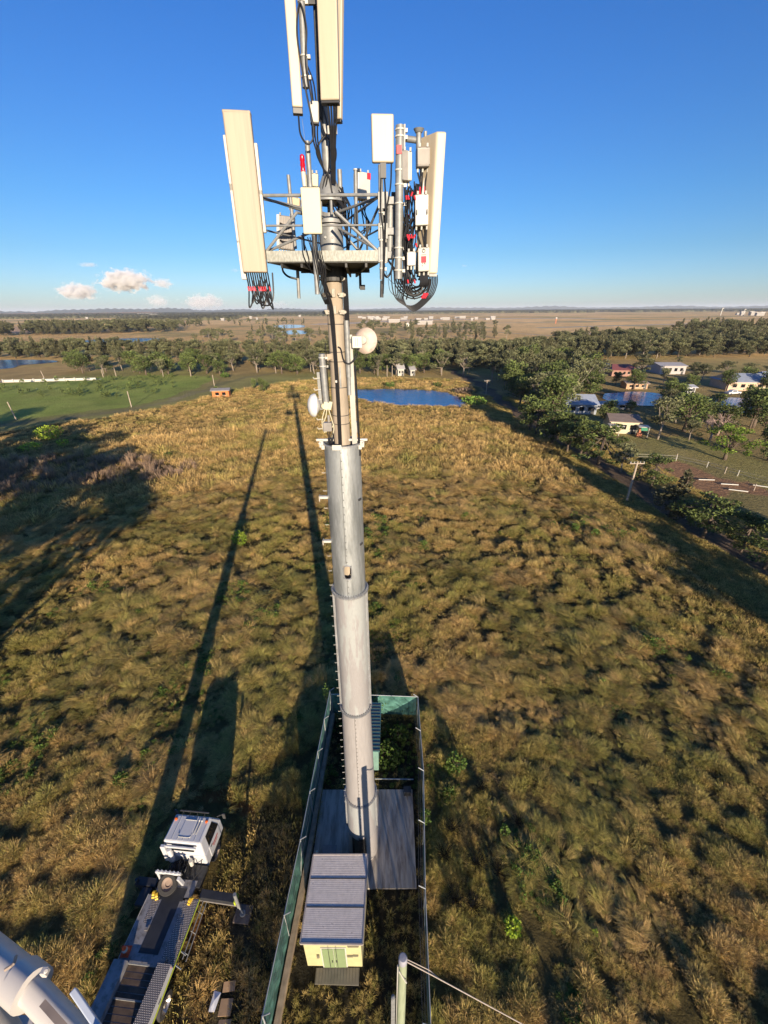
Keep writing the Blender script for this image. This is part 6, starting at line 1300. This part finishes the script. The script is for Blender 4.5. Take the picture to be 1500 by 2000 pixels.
wp = c+np.array([.12, 0, -.25]); w2 = Vector(PD(1250, 2125, 17.5)); q = MB(); q.tube([wp, Vector(wp).lerp(w2, .08)+Vector((0, 0, .03)), w2], .018, 6); q.tube([wp+np.array([0, .05, .02]), Vector(wp).lerp(w2, .07)+Vector((0, .08, .02)), Vector(wp).lerp(w2, .11)], .014, 6); q.build('cable', mat('pale_cable', (.45, .38, .32), .6), o)
c = G(768, 1948, 7.4); o = thing('stay_post', 'grey metal stay post just left of the mossy timber pole', 'post', (c[0], c[1], 0)); q = MB(); q.bar((c[0], c[1], 0), (c[0], c[1], 7.4), .13, .05, (0, 1, 0)); q.lathe([(0, .05), (.06, .03), (.07, -.1)], (c[0], c[1], 7.42), 12); q.build('shaft', M_steel, o)

# ------------------------------------------------------------------ shrubs in the paddock
for i, (px, py, r_, h_, m_, sz, n, lb) in enumerate(((470, 1066, .95, 2.1, M_lime, .26, 420, 'bright lime bush in the boom shadow on the left of the paddock'), (890, 1500, .7, 1.0, M_weed, .2, 320, 'green bush right of the compound fence, level with the tower flange'),
        (1000, 1818, .42, .7, M_lime, .17, 260, 'small vivid green bush low in the photo, right of the near dead shrubs'), (985, 1628, .3, .5, M_weed, .15, 120, 'little green weed beside the dead shrub clump'), (1160, 1825, .14, .3, M_lime, .1, 40, 'tiny bright green seedling at the lower right'),
        (830, 1605, .4, .9, M_weed, .16, 160, 'green weed growing against the outside of the right fence'), (100, 858, 3.0, 3.2, M_lime, .5, 500, 'pale olive bush in the shade at the left, upper of the two'), (62, 880, 2.2, 1.6, M_lime, .45, 260, 'pale olive bush in the shade at the left, lower left one'),
        (125, 872, 1.3, 1.6, M_lime, .4, 200, 'pale olive bush in the shade at the left, lower right one'), (330, 893, .9, 1.0, M_weed, .35, 120, 'small grey green bush left of the boom shadow'), (925, 790, 4.2, 2.4, M_ivy, .7, 420, 'green reed bank at the right end of the farm dam'), (762, 757, 2.2, 2.2, M_weed, .6, 200, 'round bush on the far bank of the farm dam'),
        (905, 770, 3.5, 2.2, M_pink, .7, 260, 'brown scrub on the right bank of the farm dam'), (855, 755, 2.0, 1.6, M_weed, .6, 120, 'low bush on the far bank, near the right end of the farm dam'), (440, 738, 2.2, 2.5, M_weed, .7, 160, 'dark bush at the bend of the dirt track'))):
    c = G(px, py); shrub(lb, c[0], c[1], r_, h_, m_, sz, n, 60+i)
def twigs(name, label, x, y, s, seed, m=M_twig):
    o = thing(name, label, 'dead shrub', (x, y, 0)); q = MB(); g = random.Random(seed)
    for k in range(46):
        a = g.uniform(0, 6.28); d = g.uniform(.2, 1)*s*.75; h_ = g.uniform(.5, 1)*s; e = Vector((x+d*math.cos(a), y+d*math.sin(a), h_)); m1 = Vector((x, y, 0)).lerp(e, .55)+Vector((0, 0, .12*s)); q.tube([(x, y, -.02), m1, e], [.014, .009, .004], 4)
        for j in range(4): q.tube([m1.lerp(e, g.uniform(.1, .9)), e+Vector((g.uniform(-.3, .3), g.uniform(-.3, .3), g.uniform(-.1, .25)))*s], [.007, .003], 3)
    q.build('twigs', m, o)
for i, (px, py, s, lb) in enumerate(((880, 1625, .95, 'pale dead shrub beside the right fence, highest of the near ones'), (868, 1672, .7, 'dead twiggy shrub second from the top along the right fence'), (930, 1690, 1.0, 'large dead twiggy shrub in the middle of the clump right of the fence'), (972, 1705, .75, 'dead shrub at the right end of the clump beyond the fence'), (888, 1762, .95, 'pale dead shrub lowest along the right fence'), (925, 1775, .7, 'dead shrub just right of the lowest pale one'), (938, 1545, .6, 'pinkish dry shrub right of the green bush'), (1010, 1610, .6, 'brownish dry shrub right of the little green weed'))):
    c = G(px, py); twigs('dead_shrub', lb, c[0], c[1], s, 300+i)
# saplings on the green field
g = random.Random(9); n = 0; sapm = [leafball('sap%d' % k, M_round, 60, .55, 1.3, .35, seed=700+k, z0=.1) for k in range(3)]
gpoly = [(0, 754), (100, 744), (300, 736), (415, 737), (400, 748), (330, 768), (200, 778), (0, 775)]
while n < 70:
    px, py = g.uniform(0, 420), g.uniform(735, 780)
    if not inpoly(np.array([px]), np.array([py]), gpoly)[0]: continue
    c = G(px, py); o = thing('sapling', 'young sapling on the green field left of the orange shed', 'sapling', (c[0], c[1], 0), g.uniform(0, 6), 'saplings on the green field'); s = g.uniform(.8, 1.9); o.scale = (s, s, s); f = bpy.data.objects.new('crown', sapm[n % 3]); COL.objects.link(f); f.parent = o; n += 1
# ------------------------------------------------------------------ poles and wires along the road
M_pole = mat('timber_pole_wood', (.42, .34, .26), .85, var=.2, vscale=2)
def pole(px, py, pt, label, arm=0, r_=.15, lean=0, az=0):
    c = G(px, py); h_ = zat(c, pt); o = thing('power_pole' if arm else 'timber_post', label, 'power pole' if arm else 'post', (c[0], c[1], 0)); t = Vector((c[0]+lean, c[1], h_))
    q = MB(); q.cyl((c[0], c[1], -.2), t, r_, r_*.75, n=10); q.build('shaft', M_pole, o, smooth=True)
    if arm:
        d = Vector((math.cos(az), math.sin(az), 0)); q = MB(); q.bar(t-d*arm/2-Vector((0, 0, .35)), t+d*arm/2-Vector((0, 0, .35)), .12, .12); q.build('crossarm', M_pole, o); q = MB(); [q.cyl(t+d*f*arm-Vector((0, 0, .28)), t+d*f*arm-Vector((0, 0, .05)), .06, n=8) for f in (-.45, -.2, .2, .45)]; q.build('insulator', M_white, o)
    return c, h_
pl = [pole(1224, 978, 901, 'nearest power pole with a pale crossarm between the paddock and the track', 2.2, .17, az=0), pole(1023, 822, 781, 'power pole second along the road, beside the wood', 2.2, .17), pole(949, 770, 742, 'power pole third along the road, right of the farm dam', 2.0, .16), pole(915, 733, 717, 'farthest power pole at the end of the road', 1.8, .16)]
for i in range(3):
    (c0_, h0), (c1_, h1) = pl[i], pl[i+1]; o = thing('power_lines', ('power lines from the nearest power pole to the second', 'power lines from the second power pole to the third', 'power lines from the third power pole to the farthest')[i], 'power lines', (c0_[0], c0_[1], h0)); q = MB()
    for f in (-.9, .9): q.tube(spline([(c0_[0]+f, c0_[1], h0-.1), ((c0_[0]+c1_[0])/2+f, (c0_[1]+c1_[1])/2, (h0+h1)/2-.8), (c1_[0]+f, c1_[1], h1-.1)], 8), .015, 5)
    q.build('wire', M_steel, o)
for px, py, pt, lb in ((32, 820, 785, 'leaning timber post at the far left of the green field'), (257, 795, 764, 'timber post beside the dirt track in the middle of the green field edge'), (419, 755, 732, 'timber post behind the orange shed'), (88, 742, 724, 'leaning post by the white wall at the left'), (202, 737, 721, 'post behind the green field, right of the white wall'), (227, 735, 719, 'post behind the green field, second right of the white wall'), (373, 735, 716, 'post behind the right end of the green field'), (539, 729, 709, 'tall pole standing by the lane left of the tower'), (756, 735, 713, 'pole by the lane right of the tower, nearer the tower'), (766, 735, 714, 'pole by the lane right of the tower, farther from the tower'), (1185, 868, 845, 'small post on the bank below the cream house')): pole(px, py, pt, lb, 0, .16, lean=-.5 if px < 100 else 0)
for px, py, pt, lb in ((1010, 798, 789, 'short fence post near the road left side'), (1320, 897, 886, 'fence post at the corner of the lower yard'), (1415, 925, 912, 'fence post in the middle of the yard fence'), (1472, 958, 945, 'fence post at the right of the yard fence')): pole(px, py, pt, lb, 0, .09)
yf = thing('yard_fence', 'low pale rail fence around the dirt yard below the lawn', 'fence', tuple(G(1230, 897))); q = MB()
yp = [Vector(G(*p)) for p in ((1228, 896), (1270, 897), (1320, 900), (1380, 913), (1440, 930), (1500, 946), (1570, 968))]
for a, b in zip(yp[:-1], yp[1:]):
    for z in (.5, 1.0): q.bar(a+Vector((0, 0, z)), b+Vector((0, 0, z)), .03, .05)
q.build('rail', M_rru, yf)
for p_ in yp: q = MB(); q.cyl(p_, p_+Vector((0, 0, 1.15)), .06, n=8); q.build('post', M_white, yf)
# ------------------------------------------------------------------ buildings
def house(label, px, py, wpx, dep, hw, hr, az, wall, roof, wins=2, name='farm_house', cat='house', rtype='gable', door=True, z0=0):
    c = G(px, py); w = wpx*depth(c)/FPX; o = thing(name, label, cat, (c[0], c[1], 0), R(az), local=True)
    mw = mat('wall', wall, .8, var=.08, vscale=1); mr = mat('roofing', roof, .55, .1, var=.12, vscale=1)
    q = MB(); q.prism([(-w/2, 0), (w/2, 0), (w/2, dep), (-w/2, dep)], -.2, hw); q.add([(-w/2+.02, 0.02, hw), (-w/2+.02, dep-.02, hw), (-w/2+.02, dep/2, hw+hr*.93)], [(0, 1, 2)]); q.add([(w/2-.02, 0.02, hw), (w/2-.02, dep-.02, hw), (w/2-.02, dep/2, hw+hr*.93)], [(2, 1, 0)]); q.build('wall', mw, o)
    e = .5; q = MB(); hip = w*.18 if rtype == 'hip' else 0
    A = [(-w/2-e, -e, hw-.12), (w/2+e, -e, hw-.12), (w/2+e-hip, dep/2, hw+hr), (-w/2-e+hip, dep/2, hw+hr), (-w/2-e, dep+e, hw-.12), (w/2+e, dep+e, hw-.12)]
    B = [(x_, y_, z_+.14) for x_, y_, z_ in A]; q.add(A+B, [(0, 3, 2, 1), (3, 4, 5, 2), (6, 7, 8, 9), (9, 8, 11, 10), (0, 1, 7, 6), (4, 10, 11, 5), (1, 2, 8, 7), (2, 5, 11, 8), (0, 6, 9, 3), (3, 9, 10, 4)]+([(0, 3, 4), (1, 5, 2)] if hip else [])); q.build('roof', mr, o)
    for k in range(wins):
        x_ = -w/2+w*(k+.75)/(wins+.5); q = MB(); q.box((x_, -.02, hw*.55), (min(1.6, w/wins*.45), .08, hw*.38)); wf_ = q.build('window', M_glass, o); q = MB(); q.box((x_, -.08, hw*.34), (min(1.8, w/wins*.5), .08, .1)); q.build('sill', M_white, wf_)
    if door: q = MB(); q.box((w/2-w*.08-.4, -.03, 1.0), (.9, .08, 2.0)); q.build('door', M_dsteel, o)
    return o
house('small orange shed with two dark windows beside the dirt track', 432, 777, 31, 3.2, 2.5, .45, 8, (.62, .2, .06), (.32, .3, .28), 2, 'orange_shed', 'shed', door=False)
house('long shed with a bright grey ribbed roof among the trees by the road', 1134, 809, 56, 11, 2.8, 1.7, -8, (.3, .33, .38), (.45, .5, .58), 3, 'long_shed', 'shed')
house('long low grey roof behind the bright grey roofed shed', 1188, 799, 88, 4, 1.5, .3, -5, (.35, .35, .36), (.42, .45, .5), 3, 'low_shed', 'shed')
ho = house('small cream house with a brown roof and a raised deck on the lawn', 1216, 847, 50, 7, 2.9, 1.0, -14, (.62, .55, .38), (.26, .2, .16), 3)
q = MB(); q.box((3.6, -1.3, 2.35), (2.4, 2.4, .1)); q.build('porch_roof', M_white, ho); q = MB(); q.box((3.6, -2.4, 1.9), (1.4, .1, .7)); q.build('green_awning', mat('awning_green', (.02, .22, .12), .6), ho); q = MB(); q.box((2.8, -2.2, .5), (1.0, .8, 1.0)); q.box((2.8, -2.2, 1.4), (.4, .4, 1.0)); q.build('chimney', mat('brick_orange', (.45, .16, .08), .8), ho); q = MB(); [q.cyl((x_, -2.3, 0), (x_, -2.3, 2.3), .08, n=8) for x_ in (-3.2, -1.5, 4.6)]; q.build('porch_post', M_white, ho); q = MB(); q.box((-2.3, -1.5, 2.35), (3.2, 2.6, .1)); q.build('veranda', M_white, ho)
house('red roofed brick house beyond the small ponds', 1218, 735, 46, 10, 2.6, 1.8, -5, (.36, .2, .15), (.27, .09, .075), 5, rtype='hip')
house('flat white building right of the red roofed house', 1312, 731, 48, 12, 3.6, .8, -3, (.46, .42, .4), (.5, .46, .42), 4, 'white_building', 'building')
house('house with a blue grey roof at the right edge beyond the pond', 1464, 763, 82, 11, 3, 2.2, -6, (.62, .45, .32), (.34, .38, .45), 5, rtype='hip')
house('second blue grey roof behind the right edge house', 1520, 757, 60, 10, 3, 2, -6, (.6, .5, .4), (.38, .42, .5), 3, rtype='hip')
house('small pale cottage half hidden by the lane trees, left one', 783, 734, 12, 6, 3, 2, 10, (.5, .48, .42), (.5, .48, .46), 2)
house('small pale cottage half hidden by the lane trees, right one', 806, 734, 9, 6, 2.6, 1.4, 10, (.46, .44, .4), (.46, .44, .42), 1)
house('tiny white shed beyond the ponds left of the white ute', 1347, 768, 18, 5, 2, .5, -3, (.7, .7, .68), (.6, .6, .6), 1, 'white_shed', 'shed')
house('tan brick wall building between the ponds and the red roofed house', 1243, 760, 40, 5, 2.0, .5, -4, (.5, .3, .18), (.4, .3, .22), 3, 'brick_shed', 'shed')
house('small white house on the rise in the dry fields right of the tower', 796, 640, 7, 10, 7, 2, 0, (.75, .72, .6), (.5, .4, .3), 1, 'white_building', 'building')
c = G(1430, 771); o = thing('parked_ute', 'white ute parked left of the blue grey roofed house', 'ute', (c[0], c[1], 0), R(10), local=True); q = MB(); q.box((0, 0, .75), (5, 1.8, .6)); q.hexa([(-1.6, -.85, 1.05), (1.2, -.85, 1.05), (1.2, .85, 1.05), (-1.6, .85, 1.05), (-1.1, -.75, 1.7), (.6, -.75, 1.7), (.6, .75, 1.7), (-1.1, .75, 1.7)]); q.build('body', M_cab, o, bevel=.08); q = MB(); q.box((-.25, -.83, 1.38), (1.5, .06, .35)); q.build('window', M_glass, o)
for x_ in (-1.6, 1.6):
    for s_ in (-.85, .85): q = MB(); q.lathe([(0, -.1), (.36, -.1), (.36, .1), (0, .1)], (x_, s_, .37), 16, axis=(0, 1, 0)); q.build('wheel', M_tyre, o)
# far works and airfield buildings, each a few pixels
g = random.Random(31); FB = []
for k in range(26): FB.append((g.uniform(700, 965), g.uniform(620.5, 626), g.uniform(4, 14), g.uniform(3, 6)))
for k in range(8): FB.append((g.uniform(1440, 1500), g.uniform(613.5, 617), g.uniform(6, 16), g.uniform(6, 12)))
for k in range(14): FB.append((g.uniform(120, 640), g.uniform(616, 628), g.uniform(3, 9), g.uniform(5, 8)))
FB += [(280, 617, 22, 14), (300, 618, 16, 12), (345, 631, 12, 5), (830, 634, 30, 6), (770, 630, 22, 6)]
wm_, wr_m = mat('far_wall', (.34, .32, .30), .8), mat('far_roof', (.5, .48, .46), .6)
for i, (px, py, wpx, h_) in enumerate(FB):
    c = G(px, py); w = wpx*depth(c)/FPX; o = thing('warehouse', 'pale low shed among the far works and airfield buildings', 'warehouse', (c[0], c[1], 0), g.uniform(-.2, .2), 'far works and airfield sheds', local=True); d_ = w*.6
    q = MB(); q.prism([(-w/2, 0), (w/2, 0), (w/2, d_), (-w/2, d_)], 0, h_); q.build('wall', wm_, o); q = MB(); q.prism([(-w/2-1, -1), (w/2+1, -1), (w/2+1, d_+1), (-w/2-1, d_+1)], h_+.01, h_+1); q.build('roof', wr_m, o)
for px, py, pt, lb in ((1085, 632, 621, 'orange and white airfield mast left of the runways'), (1407, 616, 602, 'thin far airfield mast near the right edge, left one'), (1452, 614, 604, 'thin far airfield mast near the right edge, right one')):
    c = G(px, py); h_ = zat(c, pt); o = thing('airfield_mast', lb, 'mast', (c[0], c[1], 0)); q = MB(); q.cyl((c[0], c[1], 0), (c[0], c[1], h_), 1.2 if py < 620 else .7, n=6); q.build('shaft', M_white if py < 620 else mat('mast_orange', (.7, .2, .08), .6), o); q = MB(); q.box((c[0], c[1], h_), (6, 6, 2) if py < 620 else (3, 2, 1.5)); q.build('head', M_white, o)
wl_ = thing('white_wall', 'long low white wall beyond the green field at the left edge', 'wall', tuple(G(100, 744))); q = MB(); q.bar(Vector(G(8, 747))+Vector((0, 0, .5)), Vector(G(188, 742))+Vector((0, 0, .4)), .4, 1.1); q.build('wall', M_white, wl_); q = MB(); [q.box(Vector(G(8+20*k, 747-.55*k))+Vector((0, -.25, .6)), (.4, .5, 1.5)) for k in range(9)]; q.build('pier', M_white, wl_)
# white pipes lying in the dirt yard
for px, py, a_, lb in ((1380, 937, -.1, 'long white pipe lying in the dirt yard, left one'), (1425, 946, -.2, 'white pipe lying in the middle of the dirt yard'), (1490, 950, -.5, 'white pipe near the right edge of the dirt yard'), (1442, 958, -.4, 'short white pipe below the middle one in the dirt yard')):
    c = Vector(G(px, py, .2)); d = Vector((math.cos(a_), math.sin(a_), 0))*1.3; o = thing('white_pipe', lb, 'pipe', tuple(c)); MB().cyl(c-d, c+d, .09, n=8).build('tube', M_white, o)
# ------------------------------------------------------------------ clouds
def cloud(label, px, py, wpx, hpx, dens, seed, D=13000.):
    c = Vector(PD(px, py, D)); k = D/FPX; W_, H_ = wpx*k, hpx*k; m = bpy.data.materials.new('cloud_vapour'); m.use_nodes = True; N, L = nt(m); N.remove(N['Principled BSDF'])
    tc = N.new('ShaderNodeTexCoord'); n_ = N.new('ShaderNodeTexNoise'); n_.inputs['Scale'].default_value = 2.4; n_.inputs['Detail'].default_value = 6; n_.inputs['Roughness'].default_value = .62; n_.inputs['Distortion'].default_value = .3
    mp = N.new('ShaderNodeMapping'); mp.inputs['Location'].default_value = (seed*3.1, seed, 0); mp.inputs['Scale'].default_value = (W_/H_*.8, 1, 1); L.new(tc.outputs['Object'], mp.inputs[0]); L.new(mp.outputs[0], n_.inputs['Vector'])
    ln = N.new('ShaderNodeVectorMath'); ln.operation = 'LENGTH'; L.new(tc.outputs['Object'], ln.inputs[0]); s1 = N.new('ShaderNodeMath'); s1.operation = 'MULTIPLY_ADD'; s1.inputs[1].default_value = -.55; L.new(ln.outputs['Value'], s1.inputs[0]); L.new(n_.outputs[0], s1.inputs[2])
    r_ = N.new('ShaderNodeMapRange'); r_.inputs[1].default_value = .16; r_.inputs[2].default_value = .30; r_.inputs[4].default_value = dens; L.new(s1.outputs[0], r_.inputs[0])
    pv = N.new('ShaderNodeVolumePrincipled'); pv.inputs['Color'].default_value = (1, 1, 1, 1); pv.inputs['Anisotropy'].default_value = .0; L.new(r_.outputs[0], pv.inputs['Density']); L.new(pv.outputs[0], N['Material Output'].inputs['Volume'])
    q = MB(); q.lathe([(.001, -1), (.5, -.86), (.86, -.5), (1, 0), (.86, .5), (.5, .86), (.001, 1)], (0, 0, 0), 20); o = q.build('cloud', m, None, label=label, kind='stuff'); o.location = c; o.scale = (W_/2, W_*.3, H_/2); return o
sc.cycles.volume_bounces = 2; sc.cycles.volume_max_steps = 128
for a_ in (('largest white cumulus low over the left horizon', 245, 548, 150, 58, .014, 1), ('smaller end of the cumulus trailing to its right', 318, 554, 60, 26, .006, 2), ('white cumulus left of and below the largest one', 152, 570, 110, 46, .009, 3), ('thin grey cloud sliver above the left cumulus', 172, 517, 60, 14, .002, 4),
           ('faint cream cloud just above the horizon left of the antenna cables', 400, 590, 120, 42, .004, 5), ('faint cloud puff between the two big left clouds and the antenna', 308, 588, 70, 34, .0035, 6), ('faint pink cloud low behind the tower cables', 535, 597, 110, 28, .0014, 7), ('tiny cloud wisp right of the antenna cluster', 907, 519, 22, 8, .0015, 8), ('tiny cloud wisp just left of the big sector antenna', 460, 528, 26, 12, .0015, 9)): cloud(*a_)
